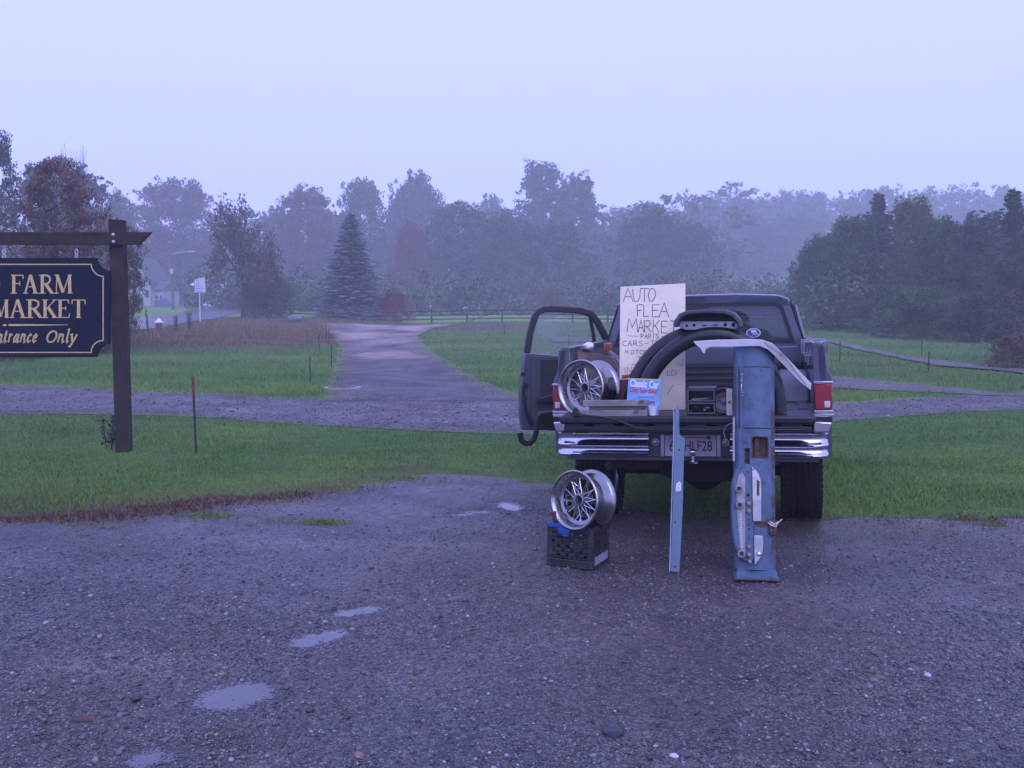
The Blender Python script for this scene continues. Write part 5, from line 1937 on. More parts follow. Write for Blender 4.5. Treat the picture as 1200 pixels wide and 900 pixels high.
# instrument pod
pod = [(866, 545), (861, 553), (857.5, 566), (856.5, 590), (857.5, 620), (860, 638), (864, 650), (870, 657), (880, 660), (884, 655), (884, 548), (876, 543)]
m = MB().prism([B(*p) for p in pod], -0.06, 0.018)
pd = m.build('instrument_pod', old_blue, dash, 0.012, seg=3)
gs = [(869, 553), (865, 557), (862.2, 570), (863, 600), (866, 640), (868, 648), (873, 652), (873, 560)]
MB().prism([B(*p) for p in gs], 0.018, 0.024).build('gauge_strip', mat('gauge_grey', (0.27, 0.27, 0.26), 0.5, 0, 0.2, 30, spot=((0.10, 0.08, 0.07), 25, 0.6)), pd, 0.003)
m = MB()
a, b = B(865.5, 602), B(869.8, 641)
for k in range(18):
    v = a[1] + (b[1] - a[1]) * k / 17
    m.box(a[0] + 0.003 + (b[0] - a[0]) * 0.35 * k / 17, a[0] + 0.016 + (b[0] - a[0]) * 0.35 * k / 17, v - 0.0022, v + 0.0022, 0.024, 0.0262)
m.build('scale_tick', plate_white, pd)
for x, y in ((865.5, 573), (866.5, 592), (868.5, 649)):
    a = B(x, y, 0.02)
    Mk = Matrix.Translation((a[0], a[1], 0.022))
    m = MB().lathe([(0.012, 0.0), (0.013, 0.018), (0.017, 0.022), (0.024, 0.020), (0.026, 0.010), (0.026, 0.0)], 24, Mk)
    g_ = m.build('gauge_ring', knob_cream, pd)
    MB().lathe([(0, 0.004), (0.0125, 0.004)], 16, Mk).build('gauge_face', cab_grey, g_)
for x, y in ((877, 590), (877, 599), (877.3, 640.5), (877.3, 650), (878, 658)):
    a = B(x, y, 0.02)
    MB().lathe([(0.006, 0.0), (0.006, 0.018), (0.012, 0.020), (0.014, 0.028), (0.011, 0.036), (0.0, 0.038)], 18, Matrix.Translation((a[0], a[1], 0.017))).build('knob', knob_cream, pd)
m = MB()
for x, y, r_ in ((876.7, 580, 0.010), (876.5, 553, 0.005), (877.5, 609, 0.005), (877.5, 630, 0.004), (878, 620, 0.006)):
    a = B(x, y, 0.018)
    m.lathe([(0, 0.001), (r_, 0.001), (r_, -0.001)], 14, Matrix.Translation((a[0], a[1], 0.0185)))
m.build('empty_hole', deep_black, pd)
up = [(881, 611.5), (880.6, 560), (880.2, 547), (884.5, 549.5), (889, 556), (891.2, 563), (892, 575), (892, 611)]
cpl = MB().prism([B(*p) for p in up], 0.016, 0.028).build('chrome_plate', old_chrome, dash, 0.004)
m = MB().prism([B(886, 581), B(889, 581), B(889.2, 564), B(886.2, 562.5)], 0.0275, 0.0295)
m.build('slot', rust, cpl)
lo = [(883.2, 663.5), (883, 626.6), (893.6, 627.6), (894.3, 640), (893.5, 648), (889.5, 656)]
cpl = MB().prism([B(*p) for p in lo], 0.010, 0.024).build('chrome_plate', old_chrome, dash, 0.004)
a = B(888.6, 649)
MB().lathe([(0, 0.014), (0.010, 0.012), (0.014, 0.004), (0.016, 0)], 18, Matrix.Translation((a[0], a[1], 0.023))).build('knob', chrome, cpl)
# torn edge and hanging wires between the plates
m = MB().prism([B(*p) for p in ((884, 613), (894, 611.5), (903, 607.5), (908, 607), (910.5, 612), (907, 617), (899, 615), (892, 618))], 0.001, 0.006)
m.build('torn_edge', rust, dash)
m = MB()
for P in ([(902, 611), (906, 613), (909, 617.5), (912, 612), (916, 608.5)], [(903, 613), (907, 617), (910, 616), (911, 611)], [(900, 612), (904, 616), (908, 614), (914, 611)]):
    m.tube([(*B(x, y, 0.02), 0.016 + 0.004 * i) for i, (x, y) in enumerate(P)], 0.0035, 6)
m.build('loose_wire', cream, dash)
a, b = B(902, 627), B(910, 618)
MB().box(a[0], b[0], a[1], b[1], -0.03, 0.004).build('rust_patch', rust, dash, 0.003)
m = MB().bar((*B(860.5, 540), -0.03), (*B(860.5, 488), -0.03), 0.012, 0.012)
m.build('pale_side_strip', mat('faded_pink', (0.36, 0.29, 0.29), 0.7, 0, 0.25, 25), dash)

# --- narrow blue strip leaning on the tailgate
sb = gp(791, 670)
sb.z = 0.003
MStr = frame(sb, wp(795, 475, sb.y + 0.23), Vector((1, -0.12, 0)).normalized())
st_o = thing('blue_trim_panel', 'narrow light blue metal strip leaning on the tailgate in front of the licence plate', 'car part', MStr)


def SB(px, py):
    p = fp(MStr, px, py)
    return (p.x, p.y)


m = MB().prism([SB(*p) for p in ((785, 669.5), (796.5, 671), (800, 600), (801.5, 540), (803, 517), (803, 514.5), (796.3, 509), (795.8, 476), (794, 474.5), (790, 485), (789.6, 500), (790, 514), (789, 560), (787.5, 620))], -0.006, 0.0)
sp_ = m.build('strip_face', strip_blue, st_o, 0.003)
m = MB().prism([SB(*p) for p in ((784.2, 669.5), (785.2, 669.5), (790, 514), (790, 478), (789.2, 480), (789, 514))], -0.045, 0.001)
m.build('turned_edge', mat('pale_edge', (0.30, 0.36, 0.42), 0.5, 0.1, 0.2, 20), st_o)
m = MB().prism([SB(*p) for p in ((792, 576), (798, 575), (798.3, 566), (796, 564), (792.5, 567))], 0.0, 0.0012)
pt_ = m.build('white_tag', white_paper, st_o, smooth=0)
m = MB()
for k, y in enumerate((568.5, 571, 573.3)):
    m.stroke([SB(793.6, y), SB(796.8, y - 0.6 + 0.5 * (k % 2))], 0.003, 0.0012, 0.002 + 0.0002 * k)
m.build('tag_scribble', plate_blue, pt_, smooth=0)
m = MB()
for y in (527, 612, 664):
    a = SB(796 if y < 600 else 791, y)
    m.lathe([(0, 0.002), (0.006, 0.001), (0.006, -0.001)], 12, Matrix.Translation((a[0], a[1], 0.0008)))
m.build('screw_hole', deep_black, st_o)

# ================================================================== THE FARM SIGN
pb = gp(145.5, 529)
PY = pb.y
sf = thing('sign_post', 'dark wooden gallows post and crossbeam standing in the lawn, carrying the farm market sign', 'sign post', (pb.x, pb.y, pb.z))


def rel(px, py, Y, o):
    p = wp(px, py, Y)
    return p - Vector(o)


o_ = (pb.x, pb.y, pb.z)
top = rel(144, 258, PY, o_)
MB().box(-0.078, 0.078, -0.078, 0.078, -0.25, top.z).build('post', post_wood, sf, 0.006)
z0, z1 = rel(144, 287.5, PY, o_).z, rel(144, 273, PY, o_).z
xr, xr2 = rel(182, 273, PY, o_).x, rel(168, 287, PY, o_).x
MB().prism([(-3.1, z0), (xr2, z0), (xr, z1), (-3.1, z1)], 0.079, 0.14, XZ).build('crossbeam', post_wood, sf, 0.005)
for zz_ in ((z1 - 0.03), (z0 + 0.035)):
    MB().lathe([(0, 0.016), (0.012, 0.013), (0.020, 0.0)], 12, Matrix.Translation((0, -0.140, zz_)) @ Matrix.Rotation(R(90), 4, 'X')).build('bolt', lamp_grey, sf)
MB().box(-2.98, -2.83, -0.078, 0.078, -0.25, top.z).build('post', post_wood, sf, 0.006)

SY = PY - 0.11
sc_ = gp(0, 500)
MSg = Matrix.Translation(wp(0, 361, SY)) @ XZ
sg = thing('farm_sign', 'navy blue carved board with gold FARM MARKET lettering hanging from the dark crossbeam', 'sign', MSg)


def G(px, py):
    p = fp(MSg, px, py)
    return (p.x, p.y)


def corner(cx, cy, r, a0, a1, n=8):
    c = G(cx, cy)
    k = G(cx + r, cy)[0] - c[0]
    return [(c[0] + k * math.cos(R(a0 + (a1 - a0) * i / n)), c[1] + k * math.sin(R(a0 + (a1 - a0) * i / n))) for i in range(n + 1)]


def outline(x1, y0, y1, r, cx_off=0):
    """board outline with scooped corners; mirrored about pixel 0"""
    right = [G(x1 - r, y0)] + corner(x1, y0, r, 180, 270)[1:-1] + [G(x1, y0 + r)]
    right += [G(x1, y1 - r)] + corner(x1, y1, r, 90, 180)[1:-1] + [G(x1 - r, y1)]
    c = G(0, y0)[0]
    left = [(2 * c - a, b) for a, b in right[::-1]]
    return right + left


MB().prism(outline(128.5, 302, 418.5, 15), -0.045, 0.0).build('board', sign_navy, sg, 0.006)
bl = outline(121, 309.8, 413, 14)
MB().stroke(bl, 0.013, 0.0, 0.003, closed=True).build('gold_border', gold, sg, smooth=0)
SER = {   # strokes: points then stroke width (thick stems, thin hairlines), serifs as short bars
    'F': [([(0.22, 0), (0.22, 1)], 'k'), ([(0.22, 0.975), (0.95, 0.975)], 'h'), ([(0.93, 1.0), (0.95, 0.78)], 'h'), ([(0.22, 0.53), (0.68, 0.53)], 'h'), ([(0.68, 0.64), (0.68, 0.42)], 'h'), ([(0.0, 0.02), (0.46, 0.02)], 'h'), ([(0.0, 0.98), (0.22, 0.98)], 'h')],
    'A': [([(0.46, 1), (0.13, 0.02)], 'm'), ([(0.47, 1), (0.82, 0.02)], 'k'), ([(0.27, 0.36), (0.68, 0.36)], 'h'), ([(0, 0.02), (0.30, 0.02)], 'h'), ([(0.62, 0.02), (1.0, 0.02)], 'h')],
    'R': [([(0.22, 0), (0.22, 1)], 'k'), ([(0.22, 0.975), (0.55, 0.97), (0.74, 0.86), (0.76, 0.72), (0.66, 0.57), (0.44, 0.50), (0.22, 0.5)], 'm'), ([(0.46, 0.5), (0.88, 0.03)], 'k'), ([(0.0, 0.02), (0.44, 0.02)], 'h'), ([(0.0, 0.98), (0.22, 0.98)], 'h'), ([(0.80, 0.02), (1.0, 0.02)], 'h')],
    'M': [([(0.12, 0), (0.16, 1)], 'h'), ([(0.16, 1), (0.49, 0.06)], 'k'), ([(0.50, 0.06), (0.83, 1)], 'h'), ([(0.84, 1), (0.87, 0)], 'k'), ([(0.0, 0.02), (0.24, 0.02)], 'h'), ([(0.74, 0.02), (1.0, 0.02)], 'h'), ([(0.02, 0.98), (0.2, 0.98)], 'h'), ([(0.8, 0.98), (0.98, 0.98)], 'h')],
    'K': [([(0.2, 0), (0.2, 1)], 'k'), ([(0.84, 0.97), (0.24, 0.45)], 'h'), ([(0.40, 0.58), (0.86, 0.03)], 'k'), ([(0.0, 0.02), (0.40, 0.02)], 'h'), ([(0.0, 0.98), (0.40, 0.98)], 'h'), ([(0.70, 0.98), (0.98, 0.98)], 'h'), ([(0.68, 0.02), (1.0, 0.02)], 'h')],
    'E': [([(0.22, 0), (0.22, 1)], 'k'), ([(0.0, 0.975), (0.90, 0.975)], 'h'), ([(0.88, 1.0), (0.90, 0.78)], 'h'), ([(0.22, 0.53), (0.66, 0.53)], 'h'), ([(0.66, 0.64), (0.66, 0.42)], 'h'), ([(0.0, 0.025), (0.94, 0.025)], 'h'), ([(0.93, 0.0), (0.98, 0.25)], 'h')],
    'T': [([(0.5, 0), (0.5, 1)], 'k'), ([(0.02, 0.975), (0.98, 0.975)], 'h'), ([(0.02, 1.0), (0.0, 0.75)], 'h'), ([(0.98, 1.0), (1.0, 0.75)], 'h'), ([(0.3, 0.02), (0.70, 0.02)], 'h')],
    'O': [([(0.5 + 0.45 * math.cos(a * PI / 10), 0.5 + 0.5 * math.sin(a * PI / 10)) for a in range(21)], 'm')]}
ITA = {   # slanted lower case, x height 0.62
    'E': [([(0.9, 0.9), (0.55, 1.0), (0.25, 0.8), (0.3, 0.58), (0.6, 0.52)], 'm'), ([(0.5, 0.52), (0.1, 0.35), (0.08, 0.1), (0.4, 0.0), (0.8, 0.12)], 'm')],
    'n': [([(0.1, 0.55), (0.22, 0.62), (0.1, 0.0)], 'm'), ([(0.14, 0.35), (0.5, 0.62), (0.75, 0.58), (0.72, 0.2), (0.8, 0.0), (0.98, 0.1)], 'm')],
    't': [([(0.55, 0.9), (0.3, 0.15), (0.45, 0.0), (0.8, 0.12)], 'm'), ([(0.12, 0.62), (0.9, 0.62)], 'h')],
    'r': [([(0.1, 0.55), (0.28, 0.62), (0.15, 0.0)], 'm'), ([(0.2, 0.35), (0.55, 0.62), (0.9, 0.55)], 'm')],
    'a': [([(0.85, 0.62), (0.45, 0.6), (0.1, 0.3), (0.15, 0.02), (0.45, 0.06), (0.8, 0.5)], 'm'), ([(0.85, 0.62), (0.72, 0.1), (0.82, 0.0), (1.0, 0.1)], 'm')],
    'c': [([(0.9, 0.5), (0.65, 0.62), (0.25, 0.45), (0.12, 0.12), (0.4, 0.0), (0.85, 0.15)], 'm')],
    'e': [([(0.15, 0.28), (0.7, 0.36), (0.85, 0.52), (0.6, 0.62), (0.25, 0.45), (0.12, 0.12), (0.4, 0.0), (0.85, 0.15)], 'm')],
    'O': [([(0.5 + 0.47 * math.cos(a * PI / 9) + 0.08 * math.sin(a * PI / 9), 0.5 + 0.5 * math.sin(a * PI / 9)) for a in range(19)], 'm')],
    'l': [([(0.2, 0.95), (0.6, 1.0), (0.35, 0.08), (0.5, 0.0), (0.85, 0.12)], 'm')],
    'y': [([(0.05, 0.55), (0.25, 0.62), (0.4, 0.05)], 'm'), ([(0.95, 0.62), (0.55, 0.05), (0.2, -0.35), (0.0, -0.3)], 'm')]}
_k = [0]


def serif(mb, table, ch, x0, x1, y0, y1, k, hw, mw, sl=0.0):
    for pts, kind in table[ch]:
        _k[0] += 1
        w_ = {'k': k, 'h': hw, 'm': mw}[kind]
        mb.stroke([G(x0 + (x1 - x0) * a + sl * b * (y1 - y0), y1 - (y1 - y0) * b) for a, b in pts], w_, 0.0, 0.005 + 0.00025 * (_k[0] % 9))


m = MB()
for ch, a, b in (('F', 13, 28), ('A', 27.5, 45), ('R', 46, 63), ('M', 63.5, 85)):
    serif(m, SER, ch, a, b, 322, 344, 0.036, 0.011, 0.020)
serif(m, SER, 'O', -18, -0.3, 322, 344, 0.036, 0.011, 0.026)
for ch, a, b in (('M', -8, 10.5), ('A', 11.5, 31), ('R', 31, 50), ('K', 49.5, 67), ('E', 67.5, 82), ('T', 84.5, 100)):
    serif(m, SER, ch, a, b, 351, 372.5, 0.036, 0.011, 0.020)
m.build('gold_capitals', gold, sg, smooth=0)
m = MB()
x = -11.5
for ch, w_ in zip('Entrance', (7, 7, 4.6, 5.6, 7.2, 7.4, 6, 6)):
    serif(m, ITA, ch, x + 0.2, x + w_ - 0.4, 386, 401, 0.016, 0.014, 0.0185, 0.16)
    x += w_ + 0.6
for ch, a, b in (('O', 55.5, 67), ('n', 68, 76.5), ('l', 77.5, 82), ('y', 82, 91)):
    serif(m, ITA, ch, a - 1, b - 1.5, 388 if ch == 'O' else 386, 401, 0.016, 0.014, 0.0195, 0.16)
m.build('gold_script', gold, sg, smooth=0)
m = MB()
m.prism([G(10, 379.7), G(40, 379.9), G(80, 380.4), G(80, 380.9), G(40, 381.8), G(10, 382)], 0, 0.004)
m.build('gold_rule', gold, sg, smooth=0)
m = MB()
m.prism([G(5.5 + 2.4 * math.cos(a * PI / 8), 381 + 1.2 * math.sin(a * PI / 8)) for a in range(16)], 0, 0.004)
m.build('gold_dot', gold, sg, smooth=0)
for px in (3.5, 88.5, -86):
    a, b = G(px, 288), G(px, 303)
    m = MB()
    c = ((a[1] + b[1]) / 2)
    for k in range(2):
        rr_ = 0.030
        cy = b[1] + 0.028 + k * 0.056
        pts = [(a[0] + rr_ * 0.55 * math.cos(q * PI / 6), cy + rr_ * math.sin(q * PI / 6), -0.02 + (0 if k else 0.004)) for q in range(13)]
        m.tube(pts, 0.0055, 6)
    m.tube([(a[0], b[1] - 0.01, -0.02), (a[0], b[1] + 0.02, -0.02)], 0.008, 6)
    m.build('hanging_hook', lamp_grey, sg)

# ================================================================== STAKES IN THE GRASS
def stake(px, py0, py1, label, red=True, lean=0.0, r_=0.011):
    b = gp(px, py1)
    h_ = (wp(px, py0, b.y).z - b.z)
    t_ = thing('marker_stake', label, 'stake', (b.x, b.y, b.z), 'metal stakes marking the field edges')
    k = 0.74 if red else 0.98
    MB().tube([(0, 0, -0.1), (lean * k, 0, h_ * k)], r_, 8).build('shaft', stake_green, t_)
    MB().tube([(lean * k, 0, h_ * k + 0.001), (lean, 0, h_)], r_ * 1.15, 8).build('stake_top', stake_red if red else stake_green, t_)


stake(230, 441, 532, 'red topped stake standing in the near lawn, right of the farm sign post', True, -0.02, 0.014)
stake(363.5, 417, 451, 'thin dark stake at the corner of lane and dirt track, beside the drain', False, 0.0, 0.014)
stake(388.5, 403, 430, 'thin leaning stake at the left edge of the dirt track, just beyond the drain', False, 0.01, 0.015)
stake(374.5, 392, 412, 'thin dark stake in the grass left of the sandy patch of the track', False, -0.03, 0.016)
stake(382, 380, 399, 'leftmost of a close pair of thin stakes at the far end of the track', False, 0.03, 0.018)
stake(385, 384, 404, 'rightmost of a close pair of thin stakes at the far end of the track', False, 0.04, 0.018)
stake(591, 379, 393, 'lone thin stake far out in the grass left of the open truck door', False, 0, 0.02)
stake(667, 392, 412, 'thin stake seen through the window of the open truck door', False, 0, 0.016)
stake(984, 400, 424, 'thin stake in the grass just right of the truck mirror', False, 0, 0.015)
stake(1088, 412, 435, 'darker stake below the far track on the right', False, 0, 0.02)
stake(1080, 399, 416, 'thin stake above the far track on the right', False, 0, 0.018)

# drain cover beside the track
dr = gp(401, 455)
t_ = thing('drain_cover', 'round dark drain cover set in a wet ring at the start of the dirt track', 'drain cover', (dr.x, dr.y, h1(dr.x, dr.y) + 0.03))
MB().lathe([(0, 0.012), (0.26, 0.012), (0.30, 0.006), (0.31, -0.02)], 28).build('iron_lid', mat('drain_iron', (0.035, 0.035, 0.04), 0.55, 0.4, 0.3, 12, bump=0.2, bscale=30), t_)
MB().lathe([(0.315, 0.002), (0.40, 0.002), (0.42, -0.03)], 28).build('concrete_ring', mat('pale_concrete', (0.24, 0.23, 0.22), 0.6, 0, 0.2, 8), t_)
# a bit of broken brick and a few bigger stones on the lot
b = gp(99, 843)
t_ = tag(MB().box(-0.045, 0.045, -0.025, 0.025, -0.006, 0.012).build('brick_fragment', brick_red, None, 0.008), 'flat fragment of red brick lying in the gravel at bottom left', 'brick fragment')
t_.location = (b.x, b.y, 0.0)
t_.rotation_euler = (0.03, 0.06, 0.35)
rr = random.Random(12)
for px, py, r_, lab, colr in ((1087, 793, 0.020, 'pale bluish stone on the gravel at the right', (0.42, 0.42, 0.45)), (790, 888, 0.020, 'small white stone beside a dark one at the bottom edge', (0.5, 0.48, 0.46)), (802, 886, 0.026, 'dark flat stone beside a small white one at the bottom edge', (0.06, 0.06, 0.065)),
                              (421, 888, 0.022, 'orange brown stone near the bottom edge', (0.24, 0.14, 0.09)), (160, 820, 0.030, 'dark purplish stone left of the largest puddle', (0.07, 0.045, 0.045)), (303, 774, 0.022, 'black wet stone above the largest puddle', (0.035, 0.035, 0.04)),
                              (1024, 799, 0.020, 'rust brown stone on the right of the lot', (0.22, 0.12, 0.08)), (717, 860, 0.05, 'dark lump of broken asphalt on the lot', (0.045, 0.045, 0.05))):
    p = gp(px, py)
    vs = [Vector(v) * r_ * rr.uniform(0.8, 1.15) for v in IV]
    vs = [Vector((v.x * 1.25, v.y, v.z * 0.6)) for v in vs]
    o = MB().add(vs, [tuple(f) for f in IF]).build('stone', mat('stone_%d' % px, colr, 0.6, 0, 0.2, 40, bump=0.3, bscale=80), None, 0.003, smooth=20)
    o.location = (p.x, p.y, r_ * 0.4)
    o.rotation_euler.z = rr.uniform(0, 6)
    tag(o, lab, 'stone')

# ================================================================== ROADSIDE, HOUSE, FENCE
def at(px, py, Y):
    p = wp(px, py, Y)
    return p


# hydrant
b = gp(186.5, 388)
hb = Vector((b.x, b.y, h1(b.x, b.y)))
t_ = thing('fire_hydrant', 'red fire hydrant with a white cap on the dry grass bank', 'fire hydrant', hb)
MB().lathe([(0, 0), (0.17, 0), (0.17, 0.04), (0.12, 0.06), (0.12, 0.34), (0.15, 0.36), (0.15, 0.39), (0.12, 0.40)], 20).build('barrel', hyd_red, t_)
MB().lathe([(0.13, 0.40), (0.15, 0.42), (0.15, 0.46), (0.13, 0.50), (0.08, 0.58), (0.04, 0.61), (0.04, 0.66), (0, 0.66)], 20).build('cap', hyd_white, t_)
for s in (-1, 1):
    MB().lathe([(0, 0.2), (0.055, 0.2), (0.06, 0.13), (0.05, 0.1)], 12, Matrix.Translation((0, 0, 0.44)) @ Matrix.Rotation(R(90 * s), 4, 'Y')).build('outlet', hyd_white, t_)

# direction sign by the road
b = gp(234.5, 377)
sb_ = Vector((b.x, b.y, h1(b.x, b.y)))
Yd = b.y
t_ = thing('direction_sign', 'pale road sign of stacked name slats with arrow ends on a thin post', 'road sign', sb_)
zt = at(234.5, 343, Yd).z - sb_.z
MB().tube([(0, 0, -0.2), (0, 0, zt)], 0.045, 8).build('post', lamp_grey, t_)
pan = []
zb_, zt_ = at(234, 342.5, Yd).z - sb_.z, at(234, 327.5, Yd).z - sb_.z
xl, xr_ = at(228.8, 340, Yd).x - sb_.x, at(240, 340, Yd).x - sb_.x
for k in range(5):
    a0 = zb_ + (zt_ - zb_) * k / 5
    MB().box(xl, xr_, -0.07, -0.05, a0 + 0.012, a0 + (zt_ - zb_) / 5 - 0.012).build('name_slat', hyd_white, t_)
    m = MB()
    rr = random.Random(k)
    x = xl + 0.06
    while x < xr_ - 0.12:
        l_ = rr.uniform(0.03, 0.09)
        m.box(x, x + l_, -0.073, -0.070, a0 + 0.05, a0 + (zt_ - zb_) / 5 - 0.05)
        x += l_ + 0.025
    m.build('slat_print', plate_blue, t_)
p0, p1, p2 = (at(x, y, Yd) - sb_ for x, y in ((228, 330.5), (228, 335.5), (222.5, 333.5)))
MB().prism([(p.x, p.z) for p in (p0, p1, p2)], 0.05, 0.07, XZ).build('arrow_left', hyd_white, t_)
p0, p1, p2, p3 = (at(x, y, Yd) - sb_ for x, y in ((231, 326.8), (240.6, 324.8), (241.4, 342), (240.4, 342)))
MB().prism([(p.x, p.z) for p in (p0, p1, p2, p3)], 0.075, 0.09, XZ).build('back_board', lamp_grey, t_)

# utility pole with street light
Yp = 116
b = wp(203, 371, Yp)
pz = h1(b.x, Yp)
t_ = thing('utility_pole', 'brown wooden utility pole with a street light arm beyond the road', 'utility pole', (b.x, Yp, pz))
MB().tube([(0, 0, -0.3), (0.02, 0, wp(203, 272, Yp).z - pz)], [0.16, 0.11], 12).build('pole', pole_wood, t_)
za = wp(203, 297, Yp).z - pz
xa = wp(226, 294, Yp).x - b.x
MB().tube([(0, -0.1, za - 0.1), (0.6, -0.1, za + 0.1), (xa - 0.4, -0.1, za + 0.22)], 0.035, 8).build('lamp_arm', lamp_grey, t_)
MB().box(xa - 0.45, xa + 0.25, -0.28, 0.05, za + 0.14, za + 0.28).build('lamp_head', lamp_grey, t_, 0.04)
MB().box(-0.18, 0.18, -0.25, -0.12, wp(203, 321, Yp).z - pz, wp(203, 315, Yp).z - pz).build('transformer_box', lamp_grey, t_, 0.02)

# white house beyond the road
Yh = 150
hb = wp(172, 372, Yh)
hz = h1(hb.x, Yh)
t_ = thing('white_house', 'white gabled house half hidden behind the reddish tree, beyond the road', 'house', (hb.x, Yh, hz))


def hx(px):
    return wp(px, 340, Yh).x - hb.x


def hz_(py):
    return wp(172, py, Yh).z - hz


xm = hx(158)
m = MB().prism([(hx(140), -0.3), (hx(176), -0.3), (hx(176), hz_(330)), (xm, hz_(302)), (hx(140), hz_(330))], -9, 0, XZ)
m.build('gable_wall', house_white, t_)
m = MB()
for s, xa_ in ((1, hx(178.5)), (-1, hx(137.5))):
    m.add([(xm, -0.3, hz_(300)), (xa_, -0.3, hz_(332.5)), (xa_, 9.3, hz_(332.5)), (xm, 9.3, hz_(300)), (xm, -0.3, hz_(301.5)), (xa_, -0.3, hz_(334)), (xa_, 9.3, hz_(334)), (xm, 9.3, hz_(301.5))],
          [(0, 1, 2, 3), (4, 7, 6, 5), (0, 4, 5, 1), (2, 6, 7, 3), (1, 5, 6, 2), (0, 3, 7, 4)])
m.build('roof', house_roof, t_)
m = MB().box(hx(176), hx(189), 1.0, 8, -0.3, hz_(339))
m.build('side_wing_wall', house_white, t_)
m = MB()
m.add([(hx(175), 0.5, hz_(339.5)), (hx(190.5), 0.5, hz_(339.5)), (hx(190), 4.5, hz_(328)), (hx(175), 4.5, hz_(328)), (hx(190.5), 8.5, hz_(339.5)), (hx(175), 8.5, hz_(339.5))], [(0, 1, 2, 3), (3, 2, 4, 5), (1, 4, 2)])
m.build('wing_roof', house_roof, t_)
for x0, x1, y0, y1, yy in ((163, 168, 330, 341, -0.04), (163, 168, 350, 362, -0.04), (171, 174.5, 340, 349, -0.04), (178.5, 182.5, 346, 356, 0.96), (184.5, 187.5, 346, 356, 0.96)):
    f = MB().box(hx(x0) - 0.1, hx(x1) + 0.1, yy, yy + 0.1, hz_(y1) - 0.1, hz_(y0) + 0.1).build('window_frame', house_white, t_)
    MB().box(hx(x0), hx(x1), yy - 0.012, yy + 0.05, hz_(y1), hz_(y0)).build('pane', window_dark, f)
    MB().box(hx(x0), hx(x1), yy - 0.03, yy, (hz_(y1) + hz_(y0)) / 2 - 0.04, (hz_(y1) + hz_(y0)) / 2 + 0.04).build('sash_bar', house_white, f)
# blue tarpaulin beside the house
b = wp(192, 364, 140)
vs, fs = [], []
rr = random.Random(6)
for i in range(9):
    for j in range(6):
        vs.append(((i / 8 - 0.5) * 2.4, (j / 5 - 0.5) * 1.8, 1.35 * (1 - abs(2 * i / 8 - 1) ** 3) * (1 - abs(2 * j / 5 - 1) ** 3) * rr.uniform(0.8, 1.0) - 0.05))
for i in range(8):
    for j in range(5):
        fs.append((i * 6 + j, (i + 1) * 6 + j, (i + 1) * 6 + j + 1, i * 6 + j + 1))
o = MB().add(vs, fs).build('blue_tarpaulin', mat('tarp_blue', (0.02, 0.05, 0.17), 0.5, var=0.15), None, smooth=60)
o.location = (b.x, 140, h1(b.x, 140))
tag(o, 'blue tarpaulin over a heap beside the white house', 'tarpaulin')

# low red barn far behind the fence, left of the plywood sign
Yb = 150
b = wp(700, 365, Yb)
bz = h1(b.x, Yb)
t_ = thing('red_barn', 'dark red barn half lost among the trees behind the fence', 'barn', (b.x, Yb, bz))
wx = [wp(x, 350, Yb).x - b.x for x in (684, 716, 700)]
ze, zr = wp(700, 350, Yb).z - bz, wp(700, 342, Yb).z - bz
MB().prism([(wx[0], -2), (wx[1], -2), (wx[1], ze), (wx[2], zr), (wx[0], ze)], -8, 0, XZ).build('wall', barn_red, t_)
m = MB()
for xa_ in (wx[0] - 0.3, wx[1] + 0.3):
    m.add([(wx[2], -0.3, zr + 0.1), (xa_, -0.3, ze - 0.05), (xa_, 8.3, ze - 0.05), (wx[2], 8.3, zr + 0.1), (wx[2], -0.3, zr + 0.3), (xa_, -0.3, ze + 0.15), (xa_, 8.3, ze + 0.15), (wx[2], 8.3, zr + 0.3)], [(0, 3, 2, 1), (4, 5, 6, 7), (0, 1, 5, 4), (2, 3, 7, 6), (1, 2, 6, 5), (0, 4, 7, 3)])
m.build('roof', house_roof, t_)
MB().box(wx[2] - 1.2, wx[2] + 1.2, -0.08, 0.05, -1, ze - 0.6).build('barn_door', dark_red, t_)

# rail fence along the end of the field
Yf = 84
px_posts = [300 + 20.6 * k for k in range(45)]
f0 = wp(300, 378, Yf)
t_ = thing('rail_fence', 'long weathered rail fence with diagonal braces along the far end of the field', 'fence', (0, Yf, 0))
post_me = MB().box(-0.07, 0.07, -0.06, 0.06, -0.3, 1.12).mesh('post')
post_me.materials.append(rail_wood)
PX = []
for k, px in enumerate(px_posts):
    x = (px - 600) / FPX * Yf
    z = h1(x, Yf)
    PX.append((x, z))
    if k % 2 == 0:
        o = link('post', post_me, t_)
        o.location = (x, 0, z)
for k in range(0, len(PX) - 2, 2):
    (xa_, za_), (xb, zb) = PX[k], PX[k + 2]
    for hgt in (0.32, 0.66, 1.0):
        MB().bar((xa_ - 0.02, -0.07, za_ + hgt), (xb + 0.02, -0.07, zb + hgt), 0.05, 0.115).build('rail', rail_wood, t_)
    if k % 4 == 0:
        MB().bar((xa_ + 0.2, -0.13, za_ + 0.1), (xb - 0.2, -0.13, zb + 1.0), 0.04, 0.07).build('brace', rail_wood, t_)

# field boulder by the fence
b = gp(346, 377)
vs = [Vector((v[0] * 0.72, v[1] * 0.6, v[2] * 0.42)) * random.uniform(0.85, 1.1) for v in IV]
o = MB().add(vs, [tuple(f) for f in IF]).build('boulder', stone_mat, None, 0.12, smooth=60, seg=3)
o.location = (b.x, b.y, h1(b.x, b.y) + 0.18)
tag(o, 'pale boulder lying by the left end of the rail fence', 'boulder')

